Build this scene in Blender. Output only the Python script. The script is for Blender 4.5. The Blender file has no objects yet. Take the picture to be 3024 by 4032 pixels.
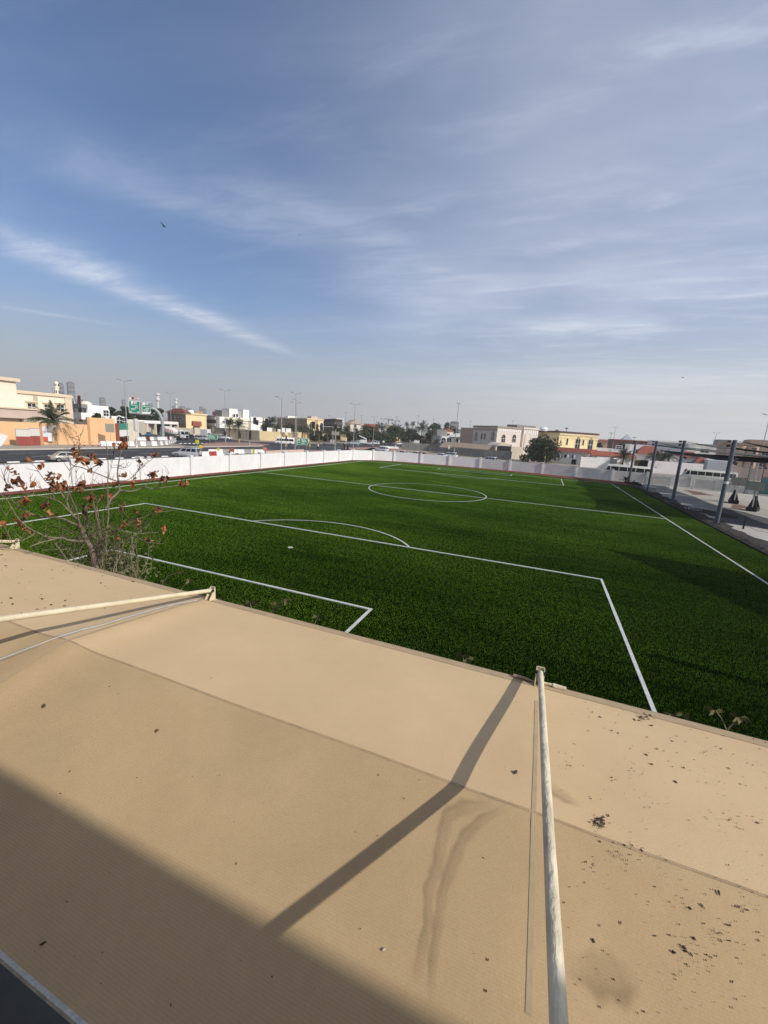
import bpy, bmesh, math, random
from mathutils import Vector, Matrix
random.seed(7)
sc = bpy.context.scene
COL = sc.collection
rad = math.radians

# ------------------------------------------------------------------ camera
CAM = Vector((13.186149, -49.544627, 7.081371))
YAW, PIT, ROL, FPX = 0.36192, -0.19443, 0.06427, 1606.06
_cy, _sy, _cp, _sp = math.cos(YAW), math.sin(YAW), math.cos(PIT), math.sin(PIT)
CF = Vector((-_sy*_cp, _cy*_cp, _sp))
_r = Vector((_cy, _sy, 0)); _u = _r.cross(CF)
CR = _r*math.cos(ROL) + _u*math.sin(ROL)
CU = _u*math.cos(ROL) - _r*math.sin(ROL)
cam_d = bpy.data.cameras.new("camera")
cam = bpy.data.objects.new("camera", cam_d); COL.objects.link(cam)
cam.matrix_world = Matrix(((CR.x, CU.x, -CF.x, CAM.x), (CR.y, CU.y, -CF.y, CAM.y), (CR.z, CU.z, -CF.z, CAM.z), (0, 0, 0, 1)))
cam_d.sensor_fit = 'VERTICAL'; cam_d.sensor_height = 36.0
cam_d.lens = FPX/4032*36.0
cam_d.clip_start = 0.05; cam_d.clip_end = 20000
sc.camera = cam

# ------------------------------------------------------------------ world and sun
SUN_EL = 34.0
SUN_H = Vector((0.9854, -0.1701, 0))
SUN_DIR = Vector((SUN_H.x*math.cos(rad(SUN_EL)), SUN_H.y*math.cos(rad(SUN_EL)), math.sin(rad(SUN_EL))))
world = bpy.data.worlds.new("World"); sc.world = world; world.use_nodes = True
nt = world.node_tree; nt.nodes.clear()
def N(t, typ, **kw):
    n = t.nodes.new(typ)
    for k, v in kw.items():
        setattr(n, k, v)
    return n
def L(t, a, b): t.links.new(a, b)
def math_n(t, op, a, b=None, clamp=False):
    n = N(t, 'ShaderNodeMath', operation=op); n.use_clamp = clamp
    for i, v in enumerate((a, b)):
        if v is None: continue
        if isinstance(v, (int, float)): n.inputs[i].default_value = v
        else: L(t, v, n.inputs[i])
    return n.outputs[0]
wo = N(nt, 'ShaderNodeOutputWorld'); bg = N(nt, 'ShaderNodeBackground')
sky = N(nt, 'ShaderNodeTexSky', sky_type='NISHITA')
sky.sun_disc = False
sky.sun_elevation = rad(SUN_EL)
sky.sun_rotation = math.atan2(SUN_H.x, SUN_H.y)
sky.altitude = 10; sky.air_density = 1.0; sky.dust_density = 2.2; sky.ozone_density = 1.6
bg.inputs[1].default_value = 0.13
tc = N(nt, 'ShaderNodeTexCoord')
sep = N(nt, 'ShaderNodeSeparateXYZ'); L(nt, tc.outputs['Generated'], sep.inputs[0])
X_, Y_, Z_ = sep.outputs
zc = math_n(nt, 'MAXIMUM', Z_, 0.03)
px_ = math_n(nt, 'DIVIDE', X_, zc); py_ = math_n(nt, 'DIVIDE', Y_, zc)
comb = N(nt, 'ShaderNodeCombineXYZ'); L(nt, px_, comb.inputs[0]); L(nt, py_, comb.inputs[1])
def cloud_noise(rot, scl, scale, detail, rough, dist, lo, hi):
    m = N(nt, 'ShaderNodeMapping'); L(nt, comb.outputs[0], m.inputs[0])
    m.inputs['Rotation'].default_value = (0, 0, rad(rot)); m.inputs['Scale'].default_value = scl
    n = N(nt, 'ShaderNodeTexNoise'); L(nt, m.outputs[0], n.inputs['Vector'])
    n.inputs['Scale'].default_value = scale; n.inputs['Detail'].default_value = detail
    n.inputs['Roughness'].default_value = rough; n.inputs['Distortion'].default_value = dist
    r = N(nt, 'ShaderNodeMapRange', interpolation_type='SMOOTHSTEP'); L(nt, n.outputs[0], r.inputs[0])
    r.inputs[1].default_value = lo; r.inputs[2].default_value = hi
    return r.outputs[0]
CLOUD_A = cloud_noise(-38, (0.55, 1.6, 1), 0.55, 7, 0.6, 0.6, 0.42, 0.82)     # long cirrus streaks
CLOUD_B = cloud_noise(-20, (0.8, 1.0, 1), 0.35, 8, 0.55, 0.3, 0.38, 0.72)     # broad veil
CLOUD_C = cloud_noise(-55, (1.0, 3.0, 1), 1.3, 9, 0.62, 0.4, 0.45, 0.9)       # fine wisps
CLOUD_D = cloud_noise(-50, (0.8, 2.2, 1), 1.5, 10, 0.68, 0.9, 0.30, 0.74)     # combed streaks inside the bands
# a cirrus band that crosses the sky: gaussian across a line in the cloud plane
def band(px0, py0, px1, py1, width, power, taper=0.0):
    dx, dy = px1-px0, py1-py0; l = math.hypot(dx, dy); nx, ny = -dy/l, dx/l
    d = math_n(nt, 'ADD', math_n(nt, 'MULTIPLY', math_n(nt, 'SUBTRACT', px_, px0), nx), math_n(nt, 'MULTIPLY', math_n(nt, 'SUBTRACT', py_, py0), ny))
    w = N(nt, 'ShaderNodeTexNoise'); L(nt, comb.outputs[0], w.inputs['Vector']); w.inputs['Scale'].default_value = 0.9; w.inputs['Detail'].default_value = 4
    d = math_n(nt, 'ADD', d, math_n(nt, 'MULTIPLY', math_n(nt, 'SUBTRACT', w.outputs[0], 0.5), width*1.6))
    tp__ = math_n(nt, 'DIVIDE', math_n(nt, 'ADD', math_n(nt, 'MULTIPLY', math_n(nt, 'SUBTRACT', px_, px0), dx/l), math_n(nt, 'MULTIPLY', math_n(nt, 'SUBTRACT', py_, py0), dy/l)), l)
    d = math_n(nt, 'DIVIDE', d, math_n(nt, 'MAXIMUM', math_n(nt, 'MULTIPLY', math_n(nt, 'SUBTRACT', 1.0, math_n(nt, 'MULTIPLY', tp__, taper)), width), width*0.15))
    g = math_n(nt, 'POWER', 2.718, math_n(nt, 'MULTIPLY', math_n(nt, 'MULTIPLY', d, d), -1.0))
    al = math_n(nt, 'ADD', math_n(nt, 'MULTIPLY', math_n(nt, 'SUBTRACT', px_, px0), dx/l), math_n(nt, 'MULTIPLY', math_n(nt, 'SUBTRACT', py_, py0), dy/l))
    al = math_n(nt, 'DIVIDE', math_n(nt, 'SUBTRACT', al, l*0.5), l*0.62)
    fade = math_n(nt, 'POWER', 2.718, math_n(nt, 'MULTIPLY', math_n(nt, 'POWER', math_n(nt, 'ABSOLUTE', al), 4.0), -1.0))
    return math_n(nt, 'MULTIPLY', math_n(nt, 'MULTIPLY', g, fade), power)
def skydir(u, v):
    d = CF + CR*((u-1512)/FPX) - CU*((v-2016)/FPX)
    return d.x/d.z, d.y/d.z
BANDS = []
for (u0, v0, u1, v1, wd, pw, tpr) in ((0, 935, 1080, 1365, 0.30, 0.85, .35), (300, 650, 1150, 940, 0.22, 0.26, .2), (900, 700, 1550, 960, 0.20, 0.24, .1), (0, 1205, 420, 1275, 0.12, 0.45, .3), (2080, 1290, 2560, 1290, .30, .55, 0), (1500, 1150, 1950, 1080, .5, .25, 0)):
    a = skydir(u0, v0); b = skydir(u1, v1)
    BANDS.append(band(a[0], a[1], b[0], b[1], wd, pw, tpr))
# the veil thickens towards the sun side
side = N(nt, 'ShaderNodeMapRange', interpolation_type='SMOOTHSTEP')
L(nt, math_n(nt, 'ADD', math_n(nt, 'MULTIPLY', X_, 0.95), math_n(nt, 'MULTIPLY', Y_, 0.10)), side.inputs[0])
side.inputs[1].default_value = -0.62; side.inputs[2].default_value = 0.25
side.inputs[3].default_value = 0.0; side.inputs[4].default_value = 1.0
veil = math_n(nt, 'MULTIPLY', side.outputs[0], math_n(nt, 'ADD', math_n(nt, 'MULTIPLY', CLOUD_B, 0.46), 0.24))
wisps = math_n(nt, 'MULTIPLY', CLOUD_A, 0.10)
fine = math_n(nt, 'MULTIPLY', math_n(nt, 'MULTIPLY', CLOUD_C, 0.30), math_n(nt, 'ADD', side.outputs[0], 0.25))
mask = math_n(nt, 'ADD', math_n(nt, 'ADD', veil, wisps), fine)
brk = math_n(nt, 'ADD', math_n(nt, 'MULTIPLY', CLOUD_D, 0.75), 0.25)
for b in BANDS:
    mask = math_n(nt, 'ADD', mask, math_n(nt, 'MULTIPLY', b, brk))
mask = math_n(nt, 'MINIMUM', mask, 0.85)
# dust near the horizon
dust = N(nt, 'ShaderNodeMapRange', interpolation_type='SMOOTHSTEP'); L(nt, Z_, dust.inputs[0])
dust.inputs[1].default_value = 0.0; dust.inputs[2].default_value = 0.27; dust.inputs[3].default_value = 0.88; dust.inputs[4].default_value = 0.0
tint = N(nt, 'ShaderNodeMix', data_type='RGBA', blend_type='MULTIPLY'); tint.inputs[0].default_value = 1.0
L(nt, sky.outputs[0], tint.inputs[6]); tint.inputs[7].default_value = (0.64, 0.79, 0.98, 1)
mx = N(nt, 'ShaderNodeMix', data_type='RGBA'); L(nt, mask, mx.inputs[0]); L(nt, tint.outputs[2], mx.inputs[6])
mx.inputs[7].default_value = (6.5, 6.85, 7.8, 1)
mx2 = N(nt, 'ShaderNodeMix', data_type='RGBA'); L(nt, dust.outputs[0], mx2.inputs[0]); L(nt, mx.outputs[2], mx2.inputs[6])
dm = N(nt, 'ShaderNodeMix', data_type='RGBA'); L(nt, side.outputs[0], dm.inputs[0]); dm.inputs[6].default_value = (3.5, 3.75, 3.9, 1); dm.inputs[7].default_value = (5.9, 6.0, 6.0, 1)
L(nt, dm.outputs[2], mx2.inputs[7])
L(nt, mx2.outputs[2], bg.inputs[0]); L(nt, bg.outputs[0], wo.inputs[0])

sun_d = bpy.data.lights.new("sun", 'SUN'); sun_d.energy = 4.0; sun_d.angle = rad(0.55); sun_d.color = (1.0, 0.93, 0.83)
sun = bpy.data.objects.new("sun", sun_d); COL.objects.link(sun)
sun.rotation_euler = SUN_DIR.to_track_quat('Z', 'Y').to_euler()
sun.location = (60, -30, 60)
sc.view_settings.view_transform = 'Standard'; sc.view_settings.look = 'None'
sc.view_settings.exposure = 0.0; sc.view_settings.gamma = 1.0; sc.view_settings.use_curve_mapping = False
sc.render.engine = 'CYCLES'
sc.cycles.max_bounces = 6; sc.cycles.volume_bounces = 1; sc.cycles.transparent_max_bounces = 12
sc.cycles.use_denoising = True
sc.render.film_transparent = False

# ------------------------------------------------------------------ survey helpers (positions measured in the photograph, placed on the ground)
def ray(u, v):
    return (CF + CR*((u-1512)/FPX) - CU*((v-2016)/FPX)).normalized()
def G(u, v, z=0.0):
    d = ray(u, v); t = (z-CAM.z)/d.z; return CAM + d*t
def AT(u, v, D):
    d = ray(u, v); return CAM + d*(D/math.hypot(d.x, d.y))
def BASE(u, D, v=1720):
    p = AT(u, v, D); return Vector((p.x, p.y, 0))
def HGT(u, v, p):
    d = ray(u, v); return CAM.z + d.z*math.hypot(p.x-CAM.x, p.y-CAM.y)/math.hypot(d.x, d.y)
def ONPL(u, v, P, n):
    d = ray(u, v); return CAM + d*((P-CAM).dot(n)/d.dot(n))
def DIST(p): return math.hypot(p.x-CAM.x, p.y-CAM.y)
def MPP(p): return (p-CAM).dot(CF)/FPX      # metres per photograph pixel there

# ------------------------------------------------------------------ materials
MATS = {}
def mat(name, col, rough=0.8, var=0.12, scale=3.0, bump=0.0, bscale=None, metal=0.0, spec=0.3, col2=None, detail=6.0, stretch=None, sheen=0.0, coat=0.0):
    if name in MATS: return MATS[name]
    m = bpy.data.materials.new(name); m.use_nodes = True
    t = m.node_tree; p = t.nodes['Principled BSDF']
    p.inputs['Roughness'].default_value = rough; p.inputs['Metallic'].default_value = metal
    p.inputs['Specular IOR Level'].default_value = spec
    if sheen: p.inputs['Sheen Weight'].default_value = sheen
    if coat: p.inputs['Coat Weight'].default_value = coat; p.inputs['Coat Roughness'].default_value = 0.08
    c = tuple(col)+(1,)
    if var or col2 or bump:
        tcn = N(t, 'ShaderNodeTexCoord'); src = tcn.outputs['Object']
        if stretch:
            mp = N(t, 'ShaderNodeMapping'); L(t, src, mp.inputs[0]); mp.inputs['Scale'].default_value = stretch; src = mp.outputs[0]
        n = N(t, 'ShaderNodeTexNoise'); L(t, src, n.inputs['Vector']); n.inputs['Scale'].default_value = scale; n.inputs['Detail'].default_value = detail; n.inputs['Roughness'].default_value = 0.62
        r = N(t, 'ShaderNodeMapRange'); L(t, n.outputs[0], r.inputs[0]); r.inputs[1].default_value = 0.3; r.inputs[2].default_value = 0.7
        mxn = N(t, 'ShaderNodeMix', data_type='RGBA'); L(t, r.outputs[0], mxn.inputs[0])
        c2 = tuple(col2) if col2 else tuple(max(0, x*(1-2*var)) for x in col)
        mxn.inputs[6].default_value = c2+(1,); mxn.inputs[7].default_value = c
        L(t, mxn.outputs[2], p.inputs['Base Color'])
        if bump:
            n2 = N(t, 'ShaderNodeTexNoise'); L(t, src, n2.inputs['Vector']); n2.inputs['Scale'].default_value = bscale or scale*8; n2.inputs['Detail'].default_value = 5
            b = N(t, 'ShaderNodeBump'); b.inputs['Strength'].default_value = bump; b.inputs['Distance'].default_value = 0.02
            L(t, n2.outputs[0], b.inputs['Height']); L(t, b.outputs[0], p.inputs['Normal'])
    else:
        p.inputs['Base Color'].default_value = c
    MATS[name] = m
    return m
def glass_mat(name, col=(0.02, 0.025, 0.03), rough=0.08):
    return mat(name, col, rough=rough, var=0.25, scale=0.7, spec=0.5)
M_GLASS = glass_mat("window_glass")
M_CARGLASS = glass_mat("car_glass", (0.012, 0.014, 0.017), 0.06)
M_TYRE = mat("tyre_rubber", (0.015, 0.015, 0.016), 0.85, 0.1, 8)
M_RIM = mat("rim_metal", (0.35, 0.35, 0.36), 0.35, 0.1, 8, metal=0.7)
M_DARK = mat("dark_plastic", (0.02, 0.02, 0.022), 0.6, 0.1, 5)
M_LAMP = mat("lamp_lens", (0.75, 0.75, 0.72), 0.15, 0.05, 5, spec=0.6)
M_TAIL = mat("tail_lens", (0.35, 0.02, 0.02), 0.2, 0.05, 5, spec=0.6)
M_GALV = mat("galvanised_steel", (0.36, 0.37, 0.37), 0.5, 0.1, 2, metal=0.2)
M_WHITEPAINT = mat("white_render_paint", (0.80, 0.80, 0.78), 0.85, 0.05, 0.6, bump=0.15, bscale=12)
M_WALLWHITE = mat("boundary_wall_white", (0.79, 0.79, 0.775), 0.85, 0.09, 0.8, bump=0.2, bscale=9, stretch=(1, 1, 0.5))
M_CONCRETE = mat("concrete", (0.40, 0.39, 0.37), 0.9, 0.12, 0.7, bump=0.3, bscale=14)
M_ASPHALT = mat("asphalt", (0.055, 0.056, 0.058), 0.9, 0.12, 0.35, bump=0.2, bscale=20)
M_LINE = mat("road_paint", (0.72, 0.72, 0.70), 0.7, 0.1, 2)
M_PAVE = mat("paving_beige", (0.42, 0.36, 0.29), 0.9, 0.12, 0.6)
M_SAND = mat("sand", (0.34, 0.28, 0.21), 0.95, 0.12, 0.12, bump=0.2, bscale=4)

# ------------------------------------------------------------------ mesh builder
class MB:
    def __init__(s): s.v = []; s.f = []; s.m = []
    def add(s, vs, fs, mi=0):
        o = len(s.v); s.v += [tuple(x) for x in vs]
        s.f += [tuple(i+o for i in f) for f in fs]; s.m += [mi]*len(fs); return s
    def box(s, c, d, rz=0.0, mi=0, taper=(1, 1)):
        x, y, z = d[0]/2, d[1]/2, d[2]/2; ca, sa = math.cos(rz), math.sin(rz); vs = []
        for k in (-1, 1):
            tx = taper[0] if k > 0 else 1; ty = taper[1] if k > 0 else 1
            for i, j in ((-1, -1), (1, -1), (1, 1), (-1, 1)):
                a, b = i*x*tx, j*y*ty
                vs.append((c[0]+a*ca-b*sa, c[1]+a*sa+b*ca, c[2]+k*z))
        return s.add(vs, [(3, 2, 1, 0), (4, 5, 6, 7), (0, 1, 5, 4), (1, 2, 6, 5), (2, 3, 7, 6), (3, 0, 4, 7)], mi)
    def quad(s, a, b, c, d, mi=0): return s.add([a, b, c, d], [(0, 1, 2, 3)], mi)
    def tube(s, pts, rs, n=8, mi=0, cap=True):
        pts = [Vector(p) for p in pts]
        if isinstance(rs, (int, float)): rs = [rs]*len(pts)
        vs = []; fs = []; ref = None
        for i, p in enumerate(pts):
            t = (pts[min(i+1, len(pts)-1)]-pts[max(i-1, 0)])
            t = t.normalized() if t.length > 1e-9 else Vector((0, 0, 1))
            if ref is None: ref = Vector((0, 0, 1)) if abs(t.z) < 0.9 else Vector((1, 0, 0))
            a = t.cross(ref)
            if a.length < 1e-6: a = t.orthogonal()
            a.normalize(); b = t.cross(a).normalized(); ref = -b if False else ref
            for k in range(n):
                w = 2*math.pi*k/n; vs.append(p+a*(math.cos(w)*rs[i])+b*(math.sin(w)*rs[i]))
        for i in range(len(pts)-1):
            for k in range(n):
                fs.append((i*n+k, i*n+(k+1) % n, (i+1)*n+(k+1) % n, (i+1)*n+k))
        if cap:
            fs.append(tuple(reversed(range(n)))); fs.append(tuple((len(pts)-1)*n+k for k in range(n)))
        return s.add(vs, fs, mi)
    def lathe(s, prof, n=16, c=(0, 0, 0), mi=0, axis='z'):
        vs = []; fs = []
        for r, z in prof:
            for k in range(n):
                w = 2*math.pi*k/n
                p = (r*math.cos(w), r*math.sin(w), z)
                if axis == 'x': p = (z, p[0], p[1])
                if axis == 'y': p = (p[0], z, p[1])
                vs.append((c[0]+p[0], c[1]+p[1], c[2]+p[2]))
        for i in range(len(prof)-1):
            for k in range(n):
                fs.append((i*n+k, i*n+(k+1) % n, (i+1)*n+(k+1) % n, (i+1)*n+k))
        fs.append(tuple(reversed(range(n)))); fs.append(tuple((len(prof)-1)*n+k for k in range(n)))
        return s.add(vs, fs, mi)
    def prism(s, poly, off, mi=0):      # poly: 3D points (planar), extruded by vector off
        n = len(poly); poly = [Vector(p) for p in poly]; off = Vector(off)
        vs = poly+[p+off for p in poly]
        fs = [tuple(reversed(range(n))), tuple(range(n, 2*n))]+[(i, (i+1) % n, n+(i+1) % n, n+i) for i in range(n)]
        return s.add(vs, fs, mi)
    def mesh(s, name, mats, smooth=False):
        me = bpy.data.meshes.new(name); me.from_pydata(s.v, [], s.f); me.update()
        for m in (mats if isinstance(mats, (list, tuple)) else [mats]): me.materials.append(m)
        if len(me.materials) > 1: me.polygons.foreach_set('material_index', s.m)
        bm = bmesh.new(); bm.from_mesh(me); bmesh.ops.recalc_face_normals(bm, faces=bm.faces); bm.to_mesh(me); bm.free()
        if smooth:
            me.polygons.foreach_set('use_smooth', [True]*len(me.polygons))
            try: me.set_sharp_from_angle(angle=rad(40))
            except Exception: pass
        return me
    def build(s, name, mats, parent=None, smooth=False, bevel=0.0):
        return ob(name, s.mesh(name, mats, smooth), parent, bevel)
def ob(name, me, parent=None, bevel=0.0):
    o = bpy.data.objects.new(name, me); COL.objects.link(o)
    if parent: o.parent = parent
    if bevel:
        b = o.modifiers.new("bevel", 'BEVEL'); b.width = bevel; b.segments = 2; b.limit_method = 'ANGLE'; b.angle_limit = rad(40)
    return o
def tag(o, label, cat, group=None, kind=None):
    if label: o['label'] = label
    if cat: o['category'] = cat
    if group: o['group'] = group
    if kind: o['kind'] = kind
    return o
def thing(name, label, cat, loc=(0, 0, 0), rz=0.0, group=None, kind='thing'):
    o = bpy.data.objects.new(name, None); COL.objects.link(o); o.empty_display_size = 0.2
    o.location = loc; o.rotation_euler = (0, 0, rz)
    return tag(o, label, cat, group, kind)
def struct(o, label=None):
    o['kind'] = 'structure'
    if label: o['label'] = label
    return o
def copy_tree(o, parent=None):
    c = o.copy(); COL.objects.link(c)
    if parent: c.parent = parent
    for ch in list(o.children): copy_tree(ch, c)
    return c
def relabel(o, label):
    o['label'] = label; return o
def flat(name, pts, z, m, label=None, thick=None):
    b = MB(); b.add([(p[0], p[1], z) for p in pts], [tuple(range(len(pts)))])
    o = b.build(name, m); return struct(o, label)

# ------------------------------------------------------------------ ground, roads, pitch
flat("ground", [(-9000, -9000), (9000, -9000), (9000, 9000), (-9000, 9000)], 0.0, M_SAND)
# main carriageway left of the pitch runs along Y
X_KERB, X_FAR = -51.6, -71.4
flat("road", [(X_KERB, -120), (X_KERB, 400), (X_FAR, 400), (X_FAR, -120)], 0.004, M_ASPHALT)
flat("verge", [(-29.3, -120), (-29.3, 36), (X_KERB+0.25, 30), (X_KERB+0.25, -120)], 0.006, mat("verge_screed", (0.23, 0.22, 0.205), 0.95, 0.14, 0.5))
# the junction: wide asphalt area beyond the corner of the wall
JP = [(G(u, v).x, G(u, v).y) for u, v in ((930, 1776), (1010, 1800), (1180, 1790), (1380, 1776), (1480, 1776), (1500, 1757), (1480, 1748), (1290, 1750), (1150, 1744), (1000, 1739), (900, 1731), (800, 1727), (700, 1722), (640, 1720), (560, 1722), (640, 1742), (700, 1748), (760, 1762))]
flat("junction_road", JP, 0.008, M_ASPHALT)
cross = [(G(u, v).x, G(u, v).y) for u, v in ((1380, 1772), (1500, 1772), (1720, 1796), (1960, 1812), (2190, 1830), (2560, 1868), (2760, 1890), (3024, 1915), (3024, 1955), (2500, 1895), (2000, 1846), (1600, 1812), (1470, 1800))]
flat("side_road", cross, 0.005, mat("side_road_dust", (0.20, 0.18, 0.155), 0.95, 0.15, 0.25))
flat("far_pavement", [(X_FAR, -120), (X_FAR, 32), (-82.8, 24), (-82.8, -120)], 0.006, M_PAVE)
lot = [(G(u, v).x, G(u, v).y) for u, v in ((470, 1715), (640, 1709), (860, 1722), (800, 1742), (640, 1742), (500, 1735))]
flat("parking_apron", lot, 0.005, M_ASPHALT)
isl = [(G(u, v).x, G(u, v).y) for u, v in ((880, 1743), (990, 1745), (1060, 1752), (985, 1758), (800, 1758), (800, 1748))]
b = MB(); b.prism([(p[0], p[1], 0.012) for p in isl], (0, 0, 0.13)); struct(b.build("traffic_island", mat("island_brick", (0.42, 0.24, 0.19), 0.9, 0.12, 1.0)), None)
isl2 = [(G(u, v).x, G(u, v).y) for u, v in ((1000, 1779), (1190, 1774), (1330, 1775), (1330, 1784), (1200, 1793), (1040, 1796))]
b = MB(); b.prism([(p[0], p[1], 0.012) for p in isl2], (0, 0, 0.13)); struct(b.build("traffic_island", mat("island_brick", (0.42, 0.24, 0.19), 0.9, 0.12, 1.0)), None)
isl3 = [(G(u, v).x, G(u, v).y) for u, v in ((1340, 1764), (1480, 1762), (1600, 1772), (1600, 1776), (1470, 1768), (1390, 1772))]
b = MB(); b.prism([(p[0], p[1], 0.012) for p in isl3], (0, 0, 0.13)); struct(b.build("traffic_island", mat("island_brick", (0.42, 0.24, 0.19), 0.9, 0.12, 1.0)), None)
# kerbs
def kerb_blocks(name, x, y0, y1, step, mats, w=0.25, h=0.15):
    root = thing(name, None, None, (x, y0, 0)); root['kind'] = 'structure'
    me = []
    for m in mats:
        bb = MB(); bb.box((0, step/2, h/2), (w, step-0.02, h)); me.append(bb.mesh("kerb_block", m))
    n = int((y1-y0)/step)
    for i in range(n):
        o = ob("kerb_block", me[i % len(mats)], root); o.location = (0, i*step, 0)
    return root
kerb_blocks("striped_kerb", X_KERB, -28, 32, 1.45, [mat("kerb_black", (0.03, 0.03, 0.03), 0.8, 0.15, 3), mat("kerb_white", (0.78, 0.78, 0.76), 0.8, 0.08, 3)])
kerb_blocks("pale_kerb", X_FAR, -40, 60, 4.0, [mat("kerb_cream", (0.62, 0.56, 0.47), 0.85, 0.08, 2)], w=0.7, h=0.16)
ki = MB()
p0, p1 = G(705, 1747), G(822, 1748)
dash_me = None
kr = thing("dashed_kerb", None, None, (p0.x, p0.y, 0), math.atan2(p1.y-p0.y, p1.x-p0.x)); kr['kind'] = 'structure'
for i in range(7):
    Lk = (p1-p0).length/7
    if dash_me is None:
        bb = MB(); bb.box((Lk*0.28, 0, 0.09), (Lk*0.55, 0.4, 0.16)); dash_me = bb.mesh("kerb_block", M_LINE)
    o = ob("kerb_block", dash_me, kr); o.location = (i*Lk, 0, 0)
# lane markings
lm = MB()
for y in range(-110, 60, 9):
    for x in (-59.0, -65.0):
        lm.quad((x-0.09, y, 0.012), (x+0.09, y, 0.012), (x+0.09, y+4.5, 0.012), (x-0.09, y+4.5, 0.012))
for x in (-52.6, -70.4): lm.quad((x-0.09, -110, 0.012), (x+0.09, -110, 0.012), (x+0.09, 60, 0.012), (x-0.09, 60, 0.012))
struct(lm.build("road_markings", M_LINE))
sl = MB()
for (a, c) in (((905, 1741), (1020, 1742)), ((925, 1754), (1010, 1760)), ((1150, 1755), (1330, 1762)), ((1290, 1757), (1350, 1764)), ((1000, 1762), (1080, 1770))):
    A, B = G(*a), G(*c); t = (B-A).normalized(); n = Vector((-t.y, t.x, 0))*0.14
    sl.quad(*[(p.x, p.y, 0.013) for p in (A-n, A+n, B+n, B-n)])
struct(sl.build("junction_markings", M_LINE))

# pitch
W_, L_, PA, PD, SA, SD, SP, CRAD = 25.82, 38.61, 16.88, 12.86, 7.48, 3.32, 8.755, 7.31
TX0 = -27.45
red_far = [(G(u, v).x, G(u, v).y) for u, v in ((1389, 1812), (1470, 1812), (1552, 1816), (1770, 1833), (2003, 1853), (2135, 1866), (2265, 1880), (2410, 1894), (2500, 1905))]
flat("track_strip", [(-29.3, -46), (29.4, -46), (29.4, red_far[-1][1])]+[(x, y+0.3) for x, y in reversed(red_far[:-1])], 0.012, mat("red_rubber_track", (0.22, 0.050, 0.033), 0.95, 0.25, 1.5, bump=0.3, bscale=25))
tf = [(G(u, v).x, G(u, v).y) for u, v in ((2480, 1914), (2400, 1902), (2300, 1891), (2135, 1873), (2003, 1858), (1880, 1847), (1760, 1836), (1650, 1827), (1560, 1820), (1480, 1815.5))]
turf_pts = [(TX0, -46.5), (29.35, -46.5), (29.35, tf[0][1])]+tf[1:]+[(TX0, 39.5)]
def turf_material(name, ca, cb, blade=False):
    m = bpy.data.materials.new(name); m.use_nodes = True; t = m.node_tree; p = t.nodes['Principled BSDF']
    o = N(t, 'ShaderNodeNewGeometry').outputs['Position']
    def ns(scale, st=None, detail=6, rough=0.6):
        s = o
        if st:
            mp = N(t, 'ShaderNodeMapping'); L(t, o, mp.inputs[0]); mp.inputs['Scale'].default_value = st; mp.inputs['Rotation'].default_value = (0, 0, rad(4)); s = mp.outputs[0]
        n = N(t, 'ShaderNodeTexNoise'); L(t, s, n.inputs['Vector']); n.inputs['Scale'].default_value = scale; n.inputs['Detail'].default_value = detail; n.inputs['Roughness'].default_value = rough
        return n.outputs[0]
    big = ns(0.10, (0.6, 1.6, 0), 8, 0.62); mid = ns(1.6, (0.16, 1.2, 0), 9, 0.75)
    v = math_n(t, 'ADD', math_n(t, 'MULTIPLY', big, 0.55), math_n(t, 'MULTIPLY', mid, 0.45))
    r = N(t, 'ShaderNodeMapRange'); L(t, v, r.inputs[0]); r.inputs[1].default_value = 0.38; r.inputs[2].default_value = 0.63
    mx = N(t, 'ShaderNodeMix', data_type='RGBA'); L(t, r.outputs[0], mx.inputs[0])
    mx.inputs[6].default_value = ca+(1,); mx.inputs[7].default_value = cb+(1,)
    L(t, mx.outputs[2], p.inputs['Base Color'])
    p.inputs['Roughness'].default_value = 0.7; p.inputs['Specular IOR Level'].default_value = 0.08 if blade else 0.0
    return m
M_TURF = turf_material("artificial_turf_base", (0.0007, 0.0030, 0.0003), (0.0026, 0.0085, 0.0006))
flat("pitch_turf", turf_pts, 0.018, M_TURF)
def turf_line_mat():
    m = mat("turf_line_white", (0.62, 0.63, 0.60), 0.9, 0.16, 6.0, bump=0.4, bscale=40)
    return m
ln = MB(); LZ = 0.052; LW = 0.06
def seg(x0, y0, x1, y1, w=LW):
    A, B = Vector((x0, y0, 0)), Vector((x1, y1, 0)); t = (B-A).normalized(); n = Vector((-t.y, t.x, 0))*w
    A = A-t*w; B = B+t*w; k = max(1, int((B-A).length/0.8))
    vs = []; fs = []
    for i in range(k+1):
        p = A+(B-A)*(i/k); j = 1+random.uniform(-.10, .10)
        vs += [(p.x-n.x*j, p.y-n.y*j, LZ), (p.x+n.x*j, p.y+n.y*j, LZ)]
        if i: fs.append((2*i-2, 2*i, 2*i+1, 2*i-1))
    m_ = len(vs); vs += [(x, y, .018) for x, y, z in vs]
    for i in range(1, k+1):
        for q in (0, 1): fs.append((2*i-2+q, 2*i+q, m_+2*i+q, m_+2*i-2+q))
    fs += [(0, 1, m_+1, m_), (2*k, 2*k+1, m_+2*k+1, m_+2*k)]
    ln.add(vs, fs)
def arc(cx, cy, r, a0, a1, n=72, w=LW):
    vs = []; fs = []
    for i in range(n+1):
        a = a0+(a1-a0)*i/n
        for q in (r-w, r+w): vs.append((cx+q*math.cos(a), cy+q*math.sin(a), LZ+0.003))
        if i: fs.append((2*i-2, 2*i, 2*i+1, 2*i-1))
    ln.add(vs, fs)
seg(-W_, -L_, -W_, L_); seg(W_, -L_, W_, L_); seg(-W_, L_, W_, L_); seg(-W_, -L_, W_, -L_); 
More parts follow.
